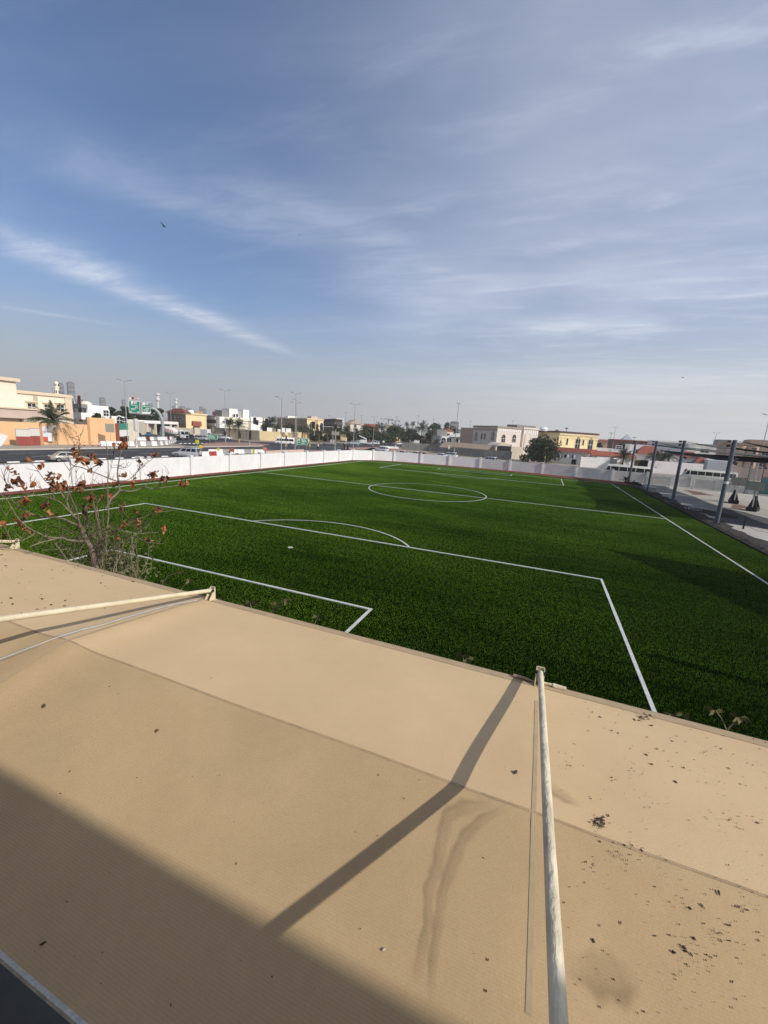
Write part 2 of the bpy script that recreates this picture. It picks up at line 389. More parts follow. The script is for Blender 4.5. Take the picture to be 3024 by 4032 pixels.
LZ = 0.055; seg(-W_, 0, W_, 0); arc(0, 0, CRAD, 0, 2*math.pi, 120)
for sgn in (-1, 1):
    yl = sgn*L_
    LZ = 0.055; seg(-PA, yl, -PA, yl-sgn*PD); seg(PA, yl, PA, yl-sgn*PD)
    seg(-SA, yl, -SA, yl-sgn*SD); seg(SA, yl, SA, yl-sgn*SD)
    LZ = 0.058; seg(-PA, yl-sgn*PD, PA, yl-sgn*PD); seg(-SA, yl-sgn*SD, SA, yl-sgn*SD)
    LZ = 0.055
    a = math.acos((PD-SP)/CRAD)
    base = -sgn*math.pi/2
    arc(0, yl-sgn*SP, CRAD, base-a, base+a, 48)
    vs = [(0.16*math.cos(2*math.pi*i/20), yl-sgn*SP+0.16*math.sin(2*math.pi*i/20), LZ+.006) for i in range(20)]
    ln.add(vs, [tuple(range(20))])
struct(ln.build("pitch_markings", turf_line_mat()))

# upright blades of the artificial turf: one object, blades scattered over one square metre and that square laid out over the pitch
def inside(p, poly):
    x, y = p; c = False; n = len(poly)
    for i in range(n):
        (x0, y0), (x1, y1) = poly[i], poly[(i+1) % n]
        if (y0 > y) != (y1 > y) and x < (x1-x0)*(y-y0)/(y1-y0)+x0: c = not c
    return c
def turf_blades():
    me = bpy.data.meshes.new("turf_grass"); pts = []
    for i in range(-28, 31):
        for j in range(-47, 52):
            c = (i-.5, j-.5)
            if all(inside((c[0]+a, c[1]+d), turf_pts) for a in (-.42, .42) for d in (-.42, .42)): pts.append((c[0], c[1], .019))
    me.from_pydata(pts, [], []); o = bpy.data.objects.new("turf_grass", me); COL.objects.link(o)
    g = bpy.data.node_groups.new("turf_blades", 'GeometryNodeTree')
    g.interface.new_socket("Geometry", in_out='INPUT', socket_type='NodeSocketGeometry'); g.interface.new_socket("Geometry", in_out='OUTPUT', socket_type='NodeSocketGeometry')
    gi, go = N(g, 'NodeGroupInput'), N(g, 'NodeGroupOutput')
    sq = N(g, 'GeometryNodeMeshGrid'); sq.inputs['Size X'].default_value = 1.0; sq.inputs['Size Y'].default_value = 1.0
    sq.inputs['Vertices X'].default_value = 2; sq.inputs['Vertices Y'].default_value = 2
    dp = N(g, 'GeometryNodeDistributePointsOnFaces'); dp.inputs['Density'].default_value = TURF_DENS; dp.inputs['Seed'].default_value = 4; L(g, sq.outputs[0], dp.inputs[0])
    bl = N(g, 'GeometryNodeMeshGrid'); bl.inputs['Size X'].default_value = .0060; bl.inputs['Size Y'].default_value = TURF_H
    bl.inputs['Vertices X'].default_value = 2; bl.inputs['Vertices Y'].default_value = 2
    tr = N(g, 'GeometryNodeTransform'); L(g, bl.outputs[0], tr.inputs[0]); tr.inputs['Translation'].default_value = (0, 0, TURF_H*.5); tr.inputs['Rotation'].default_value = (rad(90), 0, 0)
    rv = N(g, 'FunctionNodeRandomValue', data_type='FLOAT_VECTOR'); rv.inputs[0].default_value = (-.12, -.12, 0); rv.inputs[1].default_value = (.12, .12, 6.283)
    sc_ = N(g, 'FunctionNodeRandomValue', data_type='FLOAT'); sc_.inputs[2].default_value = .65; sc_.inputs[3].default_value = 1.15
    ip = N(g, 'GeometryNodeInstanceOnPoints'); L(g, dp.outputs[0], ip.inputs['Points']); L(g, tr.outputs[0], ip.inputs['Instance']); L(g, rv.outputs[0], ip.inputs['Rotation']); L(g, sc_.outputs[1], ip.inputs['Scale'])
    rl = N(g, 'GeometryNodeRealizeInstances'); L(g, ip.outputs[0], rl.inputs[0])
    sm = N(g, 'GeometryNodeSetMaterial'); sm.inputs['Material'].default_value = M_BLADE; L(g, rl.outputs[0], sm.inputs[0])
    mp = N(g, 'GeometryNodeMeshToPoints'); L(g, gi.outputs[0], mp.inputs[0])
    ri = N(g, 'FunctionNodeRandomValue', data_type='INT'); ri.inputs[4].default_value = 0; ri.inputs[5].default_value = 3; ri.inputs['Seed'].default_value = 9
    mu = N(g, 'ShaderNodeMath', operation='MULTIPLY'); L(g, ri.outputs[2], mu.inputs[0]); mu.inputs[1].default_value = math.pi/2
    cx = N(g, 'ShaderNodeCombineXYZ'); L(g, mu.outputs[0], cx.inputs[2])
    i2 = N(g, 'GeometryNodeInstanceOnPoints'); L(g, mp.outputs[0], i2.inputs['Points']); L(g, sm.outputs[0], i2.inputs['Instance']); L(g, cx.outputs[0], i2.inputs['Rotation'])
    L(g, i2.outputs[0], go.inputs[0])
    md = o.modifiers.new("blades", 'NODES'); md.node_group = g
    tag(o, "short green blades of the artificial turf covering the pitch", "grass", None, 'stuff')
TURF_DENS, TURF_H = 760.0, 0.036
M_BLADE = turf_material("turf_blade", (0.040, 0.118, 0.006), (0.215, 0.395, 0.032), True)
turf_blades()

# hard court to the right of the pitch
flat("court_floor", [(29.6, -60), (90, -60), (90, 48), (29.6, 49.2)], 0.010, mat("court_concrete", (0.52, 0.49, 0.445), 0.9, 0.14, 0.3, bump=0.2, bscale=6, col2=(0.36, 0.335, 0.30)))
M_PATCH = mat("dark_grey_patch", (0.10, 0.10, 0.105), 0.95, 0.12, 0.6)  # dark grey area laid over the court floor
for nm, px, m in (("dark_grey_patch", ((2830, 2000), (2880, 2005), (2960, 2025), (3060, 2050), (3060, 2092), (2925, 2068), (2830, 2056), (2815, 2030)), M_PATCH),
                  ("soil_patch", ((2730, 2000), (2800, 2010), (2915, 2035), (2905, 2045), (2800, 2032), (2740, 2012)), mat("dark_soil", (0.045, 0.038, 0.032), 0.95, 0.3, 2.0, bump=0.6, bscale=9)),
                  ("clay_patch", ((2880, 1985), (2930, 1990), (2945, 2002), (2880, 2003)), mat("red_clay", (0.26, 0.15, 0.12), 0.95, 0.2, 1.0)),
                  ("clay_patch", ((2690, 1928), (2760, 1938), (2810, 1952), (2730, 1948)), mat("red_clay", (0.26, 0.15, 0.12), 0.95, 0.2, 1.0)),
                  ("stain_patch", ((2930, 2112), (2960, 2116), (3010, 2130), (2990, 2133), (2945, 2127)), mat("dark_soil", (0.045, 0.038, 0.032), 0.95, 0.3, 2.0))):
    pts = []
    P = [G(u, v) for u, v in px]
    for i, p in enumerate(P):
        q = P[(i+1) % len(P)]
        for k in range(5):
            w = p.lerp(q, k/5); j = 0.25
            pts.append((w.x+random.uniform(-j, j)*0.6, w.y+random.uniform(-j, j)))
    flat(nm, pts, 0.014 if nm != "soil_patch" else 0.018, m)
# rough earth bank between turf and court
def bank():
    b = MB(); n = 260; rows = 5
    rnd = random.Random(3)
    for i in range(n+1):
        y = -46+i*(95/n)
        for k in range(rows):
            x = 29.32+k*0.42+rnd.uniform(-.10, .10)*(k > 0)
            wob = 0.5*math.sin(y*0.7)+0.4*math.sin(y*1.9+1)
            if k == rows-1: x += 0.4+0.45*wob
            h = (0.0, 0.14, 0.10, 0.07, 0.0)[k]*(0.4+rnd.random()*1.1)
            b.v.append((x, y, 0.016+h))
    for i in range(n):
        for k in range(rows-1):
            b.f.append((i*rows+k, i*rows+k+1, (i+1)*rows+k+1, (i+1)*rows+k)); b.m.append(0)
    o = b.build("earth_bank", mat("dark_earth", (0.055, 0.047, 0.040), 0.97, 0.35, 1.6, bump=0.8, bscale=8)); struct(o)
bank()
def rubble(name, label, pts, m, n, smin, smax, hmax=0.25):
    b = MB(); rnd = random.Random(len(name)+n)
    for i in range(n):
        c = rnd.choice(pts); r = rnd.uniform(0, c[2]); a = rnd.uniform(0, 6.28); s = rnd.uniform(smin, smax)
        x, y = c[0]+r*math.cos(a), c[1]+r*math.sin(a); z = 0.02+s*0.3+hmax*max(0, 1-r/c[2])*rnd.random()
        vs = []
        for p in ((1, 0, 0), (-1, 0, 0), (0, 1, 0), (0, -1, 0), (0, 0, .7), (0, 0, -.7)):
            j = s*rnd.uniform(.5, 1.0); vs.append((x+p[0]*j, y+p[1]*j, z+p[2]*j))
        b.add(vs, [(0, 2, 4), (2, 1, 4), (1, 3, 4), (3, 0, 4), (2, 0, 5), (1, 2, 5), (3, 1, 5), (0, 3, 5)])
    return tag(b.build(name, m), label, "rubble", None, 'stuff')
pp = [G(u, v) for u, v in ((2495, 1907), (2510, 1912), (2530, 1922))]
rubble("soil_rubble", "dark heap of soil clods at the foot of the farthest steel post", [(p.x, p.y, 1.1) for p in pp[:2]], mat("dark_earth", (0.055, 0.047, 0.040)), 120, .08, .3, .7)
pp = [G(u, v) for u, v in ((2520, 1918), (2545, 1921), (2690, 2002), (2710, 2006))]
rubble("concrete_rubble", "pale broken concrete bits along the turf edge between the steel posts", [(p.x+.6, p.y, 0.8) for p in pp], mat("pale_rubble", (0.5, 0.5, 0.48), 0.9, 0.2, 3), 60, .06, .2, .1)

# ------------------------------------------------------------------ boundary walls
def wall_run(root, P0, P1, h, t, m, first=True, last=True, pil_w=0.42, pil_h=0.22, mp=None, pillar_me={}):
    a, c = Vector((P0[0], P0[1], 0)), Vector((P1[0], P1[1], 0)); d = c-a; ang = math.atan2(d.y, d.x); mid = (a+c)/2
    b = MB(); b.box((0, 0, h/2), (d.length-pil_w, t, h)); o = b.build("wall_panel", m, root); o.location = mid-Vector(root.location); o.rotation_euler = (0, 0, ang)
    if first:
        pillar(root, a, ang, h, t, pil_w, pil_h, mp or m)
    if last:
        pillar(root, c, ang, h, t, pil_w, pil_h, mp or m)
PME = {}
def pillar(root, a, ang, h, t, w, ph, m):
    key = (h, t, w, ph, m.name)
    if key not in PME:
        b = MB(); b.box((0, 0, (h+ph)/2), (w, t+0.44, h+ph)); b.box((0, 0, h+ph-0.01), (w+0.08, t+0.52, 0.12)); PME[key] = b.mesh("pillar", m)
    o = ob("pillar", PME[key], root); o.location = a-Vector(root.location); o.rotation_euler = (0, 0, ang)
WH = 2.32
w1 = thing("boundary_wall", "long bright white boundary wall with pillars between the pitch and the main road", "wall", (-29.1, -60, 0))
ys = [-60, -53.0, -45.9, -38.5, -31.0, -23.7, -16.5, -9.4, -2.4, 4.6, 11.1, 18.2, 24.8, 31.5, 38.6]
for i in range(len(ys)-1):
    wall_run(w1, (-29.1, ys[i]), (-29.1, ys[i+1]), WH, 0.2, M_WALLWHITE, first=(i == 0))
w2 = thing("boundary_wall", "chamfered bright white stretch of wall at the far left corner of the pitch", "wall", (-29.1, 38.6, 0))
cp = [(-29.1, 38.6), (-26.0, 43.8), (-21.5, 46.6)]
for i in range(2): wall_run(w2, cp[i], cp[i+1], WH, 0.2, M_WALLWHITE, first=False)
M_FARWALL = mat("far_wall_grey_white", (0.82, 0.82, 0.82), 0.9, 0.06, 0.9, bump=0.15, bscale=9)
w3 = thing("boundary_wall", "grey looking far boundary wall with white pillars behind the far goal line", "wall", (-21.5, 46.6, 0))
fp = [(-21.5, 46.6), (-15.0, 48.3), (-8.1, 49.3), (-0.8, 49.7), (6.0, 49.7), (13.1, 49.6), (19.9, 48.9), (27.0, 48.5), (33.4, 48.3), (41.0, 48.0), (48.0, 47.0), (56.0, 46.4), (70, 45.5)]
for i in range(len(fp)-1):
    m = M_FARWALL if i < 3 else mat("far_wall_concrete", (0.74, 0.73, 0.70), 0.9, 0.12, 0.6, bump=0.2, bscale=9)
    wall_run(w3, fp[i], fp[i+1], 2.25 if i < 6 else 2.1, 0.2, m, first=False, mp=mat("pillar_pale", (0.80, 0.79, 0.77), 0.9, 0.06, 1))

# ------------------------------------------------------------------ building behind the camera (its front wall carries the struts and shades the awning)
BW_Y, BW_H = -49.72, 11.15
sb = thing("school_building", "tall plain building behind the awning whose wall holds the slanting struts", "building", (0, BW_Y, 0))
b = MB(); b.box((8, -9.0, BW_H/2), (100, 18, BW_H)); b.build("wall", mat("school_render", (0.58, 0.46, 0.31), 0.9, 0.08, 0.5), sb)
b = MB(); b.box((8, -9.0, BW_H+0.05), (100.0, 18.0, 0.098)); b.build("roof", M_CONCRETE, sb)
flat("yard_paving", [(-45, BW_Y), (60, BW_Y), (60, -46.6), (-45, -46.6)], 0.008, mat("yard_paving", (0.20, 0.215, 0.225), 0.9, 0.12, 0.8, bump=0.2))

# ------------------------------------------------------------------ tan awning
RAFT = [13.48+5.20*k for k in range(-6, 5)]
PROF = [(-44.56, 4.165), (-44.75, 4.195), (-45.3, 4.262), (-45.9, 4.325), (-46.4, 4.380), (-46.74, 4.425), (-46.82, 4.418), (-47.2, 4.325), (-47.7, 4.205), (-48.2, 4.085), (-48.59, 3.995)]
def fab_z(x, y):
    z = PROF[-1][1]
    for (y0, z0), (y1, z1) in zip(PROF, PROF[1:]):
        if y1 <= y <= y0:
            t = (y0-y)/(y0-y1); z = z0+(z1-z0)*t; break
    if y > PROF[0][0]: z = PROF[0][1]
    d = min(abs(x-r) for r in RAFT)
    inner = max(0.0, min(1.0, (PROF[0][0]-y)/1.6))
    z += (0.045 if x < 12 else 0.012)*math.exp(-(d/0.32)**2)*inner - 0.01*inner
    z += 0.006*math.sin(x*2.3+y*1.1)*inner
    return z
def on_fab(u, v, lift=0.0):
    d = ray(u, v); lo, hi = 0.5, 40.0; t = lo; prev = None
    while t < hi:
        p = CAM+d*t
        if -48.59 <= p.y <= -44.56 and p.z <= fab_z(p.x, p.y)+lift:
            a, bb = t-0.05, t
            for _ in range(20):
                m_ = (a+bb)/2; q = CAM+d*m_
                if q.z <= fab_z(q.x, q.y)+lift: bb = m_
                else: a = m_
            return CAM+d*bb
        t += 0.05
    return None
def fabric_material(name, ca, cb, wv):
    m = bpy.data.materials.new(name); m.use_nodes = True; t = m.node_tree; p = t.nodes['Principled BSDF']
    o = N(t, 'ShaderNodeTexCoord').outputs['Object']
    def ns(scale, detail=6, rough=0.6, st=None):
        s = o
        if st:
            mp = N(t, 'ShaderNodeMapping'); L(t, o, mp.inputs[0]); mp.inputs['Scale'].default_value = st; s = mp.outputs[0]
        n = N(t, 'ShaderNodeTexNoise'); L(t, s, n.inputs['Vector']); n.inputs['Scale'].default_value = scale; n.inputs['Detail'].default_value = detail; n.inputs['Roughness'].default_value = rough
        return n.outputs[0]
    w = N(t, 'ShaderNodeTexWave', wave_type='BANDS', bands_direction='Y'); L(t, o, w.inputs['Vector']); w.inputs['Scale'].default_value = 19; w.inputs['Distortion'].default_value = 0.35; w.inputs['Detail'].default_value = 2
    w2 = N(t, 'ShaderNodeTexWave', wave_type='BANDS', bands_direction='X'); L(t, o, w2.inputs['Vector']); w2.inputs['Scale'].default_value = 60; w2.inputs['Distortion'].default_value = 0.5
    big = ns(0.8, 7, 0.62); fine = ns(70, 3, 0.7); med = ns(6, 6, 0.65)
    v = math_n(t, 'ADD', math_n(t, 'MULTIPLY', big, 0.55), math_n(t, 'ADD', math_n(t, 'MULTIPLY', fine, 0.30), math_n(t, 'ADD', math_n(t, 'MULTIPLY', w.outputs[0], 0.05), math_n(t, 'MULTIPLY', med, 0.15))))
    r = N(t, 'ShaderNodeMapRange'); L(t, v, r.inputs[0]); r.inputs[1].default_value = 0.34; r.inputs[2].default_value = 0.76
    mx = N(t, 'ShaderNodeMix', data_type='RGBA'); L(t, r.outputs[0], mx.inputs[0])
    mx.inputs[6].default_value = ca+(1,); mx.inputs[7].default_value = cb+(1,)
    L(t, mx.outputs[2], p.inputs['Base Color']); p.inputs['Roughness'].default_value = 0.9; p.inputs['Specular IOR Level'].default_value = 0.15
    bp = N(t, 'ShaderNodeBump'); bp.inputs['Strength'].default_value = 0.35; bp.inputs['Distance'].default_value = 0.006
    L(t, math_n(t, 'ADD', math_n(t, 'MULTIPLY', w.outputs[0], wv), math_n(t, 'ADD', math_n(t, 'MULTIPLY', fine, 0.9), math_n(t, 'MULTIPLY', med, 0.8))), bp.inputs['Height']); L(t, bp.outputs[0], p.inputs['Normal'])
    return m
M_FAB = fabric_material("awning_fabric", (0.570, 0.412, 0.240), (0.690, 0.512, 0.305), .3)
M_FAB2 = fabric_material("awning_fabric_lower", (0.425, 0.307, 0.174), (0.575, 0.422, 0.245), .24)  # cloth below the seam, darker than the upper panel
M_HEM = mat("hem_fabric", (0.47, 0.35, 0.215), 0.9, 0.10, 5, bump=0.2, bscale=60)
M_CREAM = mat("cream_paint", (0.72, 0.64, 0.46), 0.6, 0.12, 6, bump=0.2, bscale=30)
M_PEEL = mat("peeling_cream_paint", (0.80, 0.72, 0.54), 0.65, 0, 5.5, bump=0.8, bscale=22, col2=(0.46, 0.41, 0.31), detail=9, stretch=(1.6, 0.55, 1.6))
AX0, AX1 = -14.0, 32.0
aw = thing("awning", "large tan fabric awning sloping below the camera with cream struts along it", "awning", (0, -46.6, 0))
AO = Vector(aw.location)
def grid_strip(xs, ys, zf, off=0.0):
    b = MB(); n = len(ys)
    for x in xs:
        for y in ys: b.v.append((x-AO.x, y-AO.y, zf(x, y)+off))
    for i in range(len(xs)-1):
        for k in range(n-1):
            b.f.append((i*n+k, (i+1)*n+k, (i+1)*n+k+1, i*n+k+1)); b.m.append(0)
    return b
xs = []
x = AX0
while x <= AX1:
    xs.append(x); d = min(abs(x-r) for r in RAFT); x += 0.10 if d < 0.9 else 0.3
ysg = [-44.56, -44.66, -44.75, -44.95, -45.2, -45.5, -45.8, -46.1, -46.4, -46.6, -46.72, -46.76, -46.80, -46.9, -47.1, -47.4, -47.7, -48.0, -48.3, -48.48, -48.59]
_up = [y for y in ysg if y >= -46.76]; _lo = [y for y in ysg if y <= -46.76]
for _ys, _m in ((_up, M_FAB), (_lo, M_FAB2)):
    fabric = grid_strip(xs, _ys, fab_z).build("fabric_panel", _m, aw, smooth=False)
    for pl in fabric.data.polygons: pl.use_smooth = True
grid_strip(xs, [-44.555, -44.70], fab_z, 0.004).build("hem", M_HEM, aw)
b = MB()
for i in range(len(xs)-1):
    x0, x1 = xs[i], xs[i+1]; z0, z1 = fab_z(x0, -44.56), fab_z(x1, -44.56)
    b.quad((x0, -44.552-AO.y, z0+.006), (x1, -44.552-AO.y, z1+.006), (x1, -44.552-AO.y, z1-.09), (x0, -44.552-AO.y, z0-.09))
b.build("valance", mat("valance_pale", (0.62, 0.55, 0.44), 0.85, 0.08, 6), aw)
M_SEAM = mat("seam_fabric", (0.47, 0.345, 0.205), 0.9, 0.14, 8, bump=0.2, bscale=60)
grid_strip(xs, [-46.735, -46.758], fab_z, 0.0025).build("seam", M_SEAM, aw)
b = MB()
b.tube([(x-AO.x, -48.60-AO.y, fab_z(x, -48.59)) for x in xs[::2]], 0.018, 6)
b.build("edge_rope", mat("edge_rope_white", (0.62, 0.61, 0.55), 0.9, 0.2, 18, bump=0.6, bscale=60), aw, smooth=True)
b = MB(); b.tube([(AX0, -44.60-AO.y, 4.10), (AX1, -44.60-AO.y, 4.10)], 0.045, 10); b.tube([(AX0, -46.76-AO.y, 4.33), (AX1, -46.76-AO.y, 4.33)], 0.04, 8)
b.build("edge_tube", M_CREAM, aw, smooth=True)
# welded strip left of each rafter and the loose white cord on the second rafter
for r in RAFT:
    if r == 13.48: continue
    grid_strip([r-0.02, r+0.02], ysg, fab_z, 0.006).build("seam_strip", mat("seam_strip_pale", (0.50, 0.39, 0.245), 0.9, 0.1, 6), aw)
stp = []
_k = ((2112, 2760), (2108, 3000), (2100, 3250), (2092, 3600), (2080, 4031))
for (ua, va), (ub, vb) in zip(_k, _k[1:]):
    for i in range(12): stp.append(on_fab(ua+(ub-ua)*i/12, va+(vb-va)*i/12))
b = MB()
for a, c in zip(stp, stp[1:]):
    a = a-AO; c = c-AO; w = Vector((0.016, 0, 0))
    b.quad(a-w+Vector((0, 0, .003)), a+w+Vector((0, 0, .003)), c+w+Vector((0, 0, .003)), c-w+Vector((0, 0, .003)))
b.build("seam_strip", mat("seam_strip_pale", (0.50, 0.39, 0.245), 0.9, 0.1, 6), aw)
cord = [on_fab(u, v) for u, v in ((0, 2598), (120, 2552), (235, 2508), (320, 2482), (400, 2463), (500, 2432), (600, 2403), (700, 2378), (775, 2366))]
cd_ = (cord[0]-cord[1]).normalized()
cord = [cord[0]+cd_*2.0]+cord
cord[0].y = max(cord[0].y, -48.58); cord[0].z = fab_z(cord[0].x, cord[0].y)
b = MB(); b.tube([p-AO+Vector((0, 0, .008)) for p in cord], 0.006, 6)
o = b.build("cord", mat("cord_white", (0.52, 0.51, 0.47), 0.8, 0.1, 10), aw, smooth=True)
grid = MB()
for a, c in zip(cord, cord[1:]):
    a = a-AO; c = c-AO; t = (c-a).normalized(); w = Vector((-t.y, t.x, 0))*0.05; q = Vector((0, 0, .005)); j = Vector((0.0, -0.02, 0))
    grid.quad(a-w+q, a+w+q, c+w+q, c-w+q)
grid.build("cord_sleeve", mat("cord_sleeve_grey", (0.46, 0.39, 0.30), 0.9, 0.1, 6), aw)
# struts
def strut(x, y1, z1, y0=-44.62, z0=4.335, m=None):
    sr = MB(); A = Vector((x, y0, z0)); B = Vector((x, y1, z1)); n = 30
    pts = [A.lerp(B, i/n)-AO for i in range(n+1)]
    sr.tube(pts, 0.0315, 20)
    o = sr.build("strut", m or M_CREAM, aw, smooth=True)
    q = MB()
    q.box((x-AO.x, y0+0.055-AO.y, z0-0.055), (0.085, 0.012, 0.21))
    for s in (-1, 1):
        q.prism([(x+s*0.045-0.005, y0+0.048-AO.y, z0+0.05), (x+s*0.045-0.005, y0-0.10-AO.y, z0-0.16), (x+s*0.045-0.005, y0+0.048-AO.y, z0-0.17)], (0.01, 0, 0))
    q.box((x-AO.x, y0-0.01-AO.y, z0-0.172), (0.15, 0.16, 0.014))
    q.build("bracket", M_CREAM, o)
    q = MB(); q.lathe([(0.020, -0.06), (0.020, 0.06)], 6, (x-AO.x, y0+0.0-AO.y, z0), axis='x'); q.build("bolt", M_DARK, o)
    return o
strut(8.36, -49.72, 5.58)
strut(13.48, -49.72, 5.45, m=M_PEEL)
strut(3.10, -49.72, 5.58)
strut(18.68, -49.72, 5.50)
strut(-2.12, -49.72, 5.58)
# bare pipe ends and torn fabric beside the bracket of the flaking strut
b = MB(); b.tube([(13.64, -44.585-AO.y, 4.190), (13.79, -44.585-AO.y, 4.185)], [0.030, 0.030], 14); b.tube([(13.50, -44.585-AO.y, 4.19), (13.70, -44.585-AO.y, 4.20)], 0.018, 8)
b.build("pipe_stub", M_PEEL, aw, smooth=True)
b = MB(); b.tube([(13.18, -44.585-AO.y, 4.185), (13.32, -44.60-AO.y, 4.20), (13.42, -44.60-AO.y, 4.18)], [0.028, 0.02, 0.014], 8)
b.build("pipe_stub", mat("rusty_pink_paint", (0.5, 0.36, 0.28), 0.7, 0.25, 12), aw, smooth=True)
# columns below the far edge
for r in RAFT:
    b = MB(); b.tube([(r-AO.x, -44.62-AO.y, 0.0), (r-AO.x, -44.62-AO.y, 4.06)], 0.07, 12); b.build("column", M_CREAM, aw, smooth=True)
# water stain (soft edged mark left on the cloth)
def soft_mat(name, col, amax):
    m = bpy.data.materials.new(name); m.use_nodes = True; t = m.node_tree; p = t.nodes['Principled BSDF']
    p.inputs['Base Color'].default_value = tuple(col)+(1,); p.inputs['Roughness'].default_value = 0.9; p.inputs['Specular IOR Level'].default_value = 0.1
    at = N(t, 'ShaderNodeAttribute', attribute_name="soft"); n = N(t, 'ShaderNodeTexNoise'); n.inputs['Scale'].default_value = 7; n.inputs['Detail'].default_value = 6
    L(t, N(t, 'ShaderNodeTexCoord').outputs['Object'], n.inputs['Vector'])
    a = math_n(t, 'MULTIPLY', at.outputs['Fac'], math_n(t, 'MULTIPLY', math_n(t, 'ADD', n.outputs[0], 0.35), amax)); L(t, a, p.inputs['Alpha'])
    return m
M_STAIN = soft_mat("water_stain", (0.20, 0.15, 0.09), 0.30)
def stain(px, widths, name="water_stain"):
    pts = [on_fab(u, v) for u, v in px]; b = MB(); soft = []
    fine_ = []
    for i in range(len(pts)-1):
        for k in range(6): fine_.append((pts[i].lerp(pts[i+1], k/6), widths[i]+(widths[i+1]-widths[i])*k/6))
    fine_.append((pts[-1], widths[-1]))
    prof = [(-1, 0), (-.75, .55), (-.5, 1), (-.1, .55), (.3, .5), (.6, .45), (1, 0)]
    for i, (p, w) in enumerate(fine_):
        q = fine_[min(i+1, len(fine_)-1)][0]-fine_[max(i-1, 0)][0]; nrm = Vector((-q.y, q.x, 0)).normalized()
        end = min(1, i/6, (len(fine_)-1-i)/6)
        for s_, a_ in prof:
            c = p+nrm*(s_*w*(1+.12*math.sin(i*1.3))); b.v.append((c.x-AO.x, c.y-AO.y, fab_z(c.x, c.y)+0.009)); soft.append(a_*end)
        if i:
            k = len(prof)
            for j in range(k-1): b.f.append(((i-1)*k+j, i*k+j, i*k+j+1, (i-1)*k+j+1)); b.m.append(0)
    o = b.build(name, M_STAIN, aw)
    at = o.data.attributes.new("soft", 'FLOAT', 'POINT'); at.data.foreach_set('value', soft)
stain(((1950, 3170), (1830, 3180), (1765, 3215), (1740, 3320), (1725, 3420), (1690, 3500), (1690, 3640), (1660, 3760), (1640, 3900)), (0.03, .07, .06, .05, .045, .04, .035, .035, .03))
stain(((2010, 3180), (1900, 3230), (1830, 3300), (1780, 3420), (1745, 3520), (1730, 3640), (1705, 3800), (1700, 4000)), (.03, .04, .05, .05, .04, .035, .03, .02))
stain(((2170, 3080), (2190, 3120), (2240, 3150), (2300, 3180)), (0.05, .08, .07, .03))
stain(((2200, 3790), (2350, 3840), (2450, 3860), (2520, 3850)), (0.04, .12, .12, .04))

# leaf litter and droppings on the cloth
rnd = random.Random(21)
M_CHIP = mat("dry_leaf_bits", (0.10, 0.075, 0.055), 0.9, 0.35, 30)
def chip(b, p, s, el=1.6, yaw=None, th=0.35):
    yaw = rnd.uniform(0, 6.28) if yaw is None else yaw
    n = 7; top = []; bot = []
    for k in range(n):
        a = 2*math.pi*k/n; r = s*rnd.uniform(.65, 1.1); x = r*el*math.cos(a); y = r*math.sin(a)/el**.3
        X, Y = x*math.cos(yaw)-y*math.sin(yaw), x*math.sin(yaw)+y*math.cos(yaw)
        bot.append((p.x+X, p.y+Y, fab_z(p.x+X, p.y+Y)+0.006)); top.append((p.x+X*.7, p.y+Y*.7, fab_z(p.x+X, p.y+Y)+0.006+s*th*rnd.uniform(.5, 1.3)))
    o = len(b.v); b.v += [(q[0]-AO.x, q[1]-AO.y, q[2]) for q in bot+top]
    b.f += [tuple(o+i for i in range(n-1, -1, -1)), tuple(o+n+i for i in range(n))]+[(o+i, o+(i+1) % n, o+n+(i+1) % n, o+n+i) for i in range(n)]; b.m += [0]*(n+2)
LIT = []
for _nm, _c in (("leaf_bits_black", (0.055, 0.045, 0.04)), ("leaf_bits_brown", (0.13, 0.09, 0.06)), ("leaf_bits_grey", (0.17, 0.14, 0.11))): LIT.append(mat(_nm, _c, 0.9, 0.35, 40))
b = MB()
def scatter(n, u0, u1, v0, v1, smin, smax, clump=0.0, cl=None):
    k = 0; tries = 0
    while k < n and tries < n*6:
        tries += 1
        if cl and rnd.random() < clump:
            c = rnd.choice(cl); u, v = rnd.gauss(c[0], c[2]), rnd.gauss(c[1], c[3])
        else: u, v = rnd.uniform(u0, u1), rnd.uniform(v0, v1)
        p = on_fab(u, v)
        if p is None: continue
        s = smin*(smax/smin)**(rnd.random()**2.2)
        n0 = len(b.m); chip(b, p, s, rnd.uniform(1.0, 2.4), rnd.gauss(-0.6, .6), th=rnd.uniform(.2, .8)); mi = rnd.choice((0, 0, 0, 1, 1, 2)); b.m[n0:] = [mi]*(len(b.m)-n0); k += 1
CL = [(2360, 3240, 16, 12), (2430, 3365, 14, 10), (2840, 3240, 50, 24), (2990, 3230, 24, 30), (2800, 3080, 60, 24), (2930, 3570, 30, 20), (2700, 3550, 50, 20), (2830, 3680, 40, 30), (2480, 3035, 30, 15), (2580, 3160, 40, 16), (2220, 3020, 22, 16), (2530, 2825, 22, 9), (2420, 2800, 30, 10), (2790, 2960, 30, 14), (2510, 3360, 50, 20), (2690, 3730, 30, 20), (2760, 3790, 60, 30), (2400, 3400, 60, 20), (3000, 3000, 40, 60), (2360, 3150, 40, 20)]
scatter(560, 2200, 3024, 2800, 4000, 0.0014, 0.0052, 0.5, CL)
scatter(120, 2300, 3024, 3050, 3800, 0.0025, 0.0085, 0.75, CL)
scatter(70, 2330, 2380, 3215, 3265, 0.003, 0.009, 1.0, CL[:1])
scatter(40, 2500, 2560, 2810, 2840, 0.004, 0.014, 1.0, [(2535, 2826, 20, 6)])
scatter(45, 2200, 3024, 2750, 3100, 0.004, 0.014)
scatter(55, 0, 560, 2170, 2420, 0.006, 0.02)
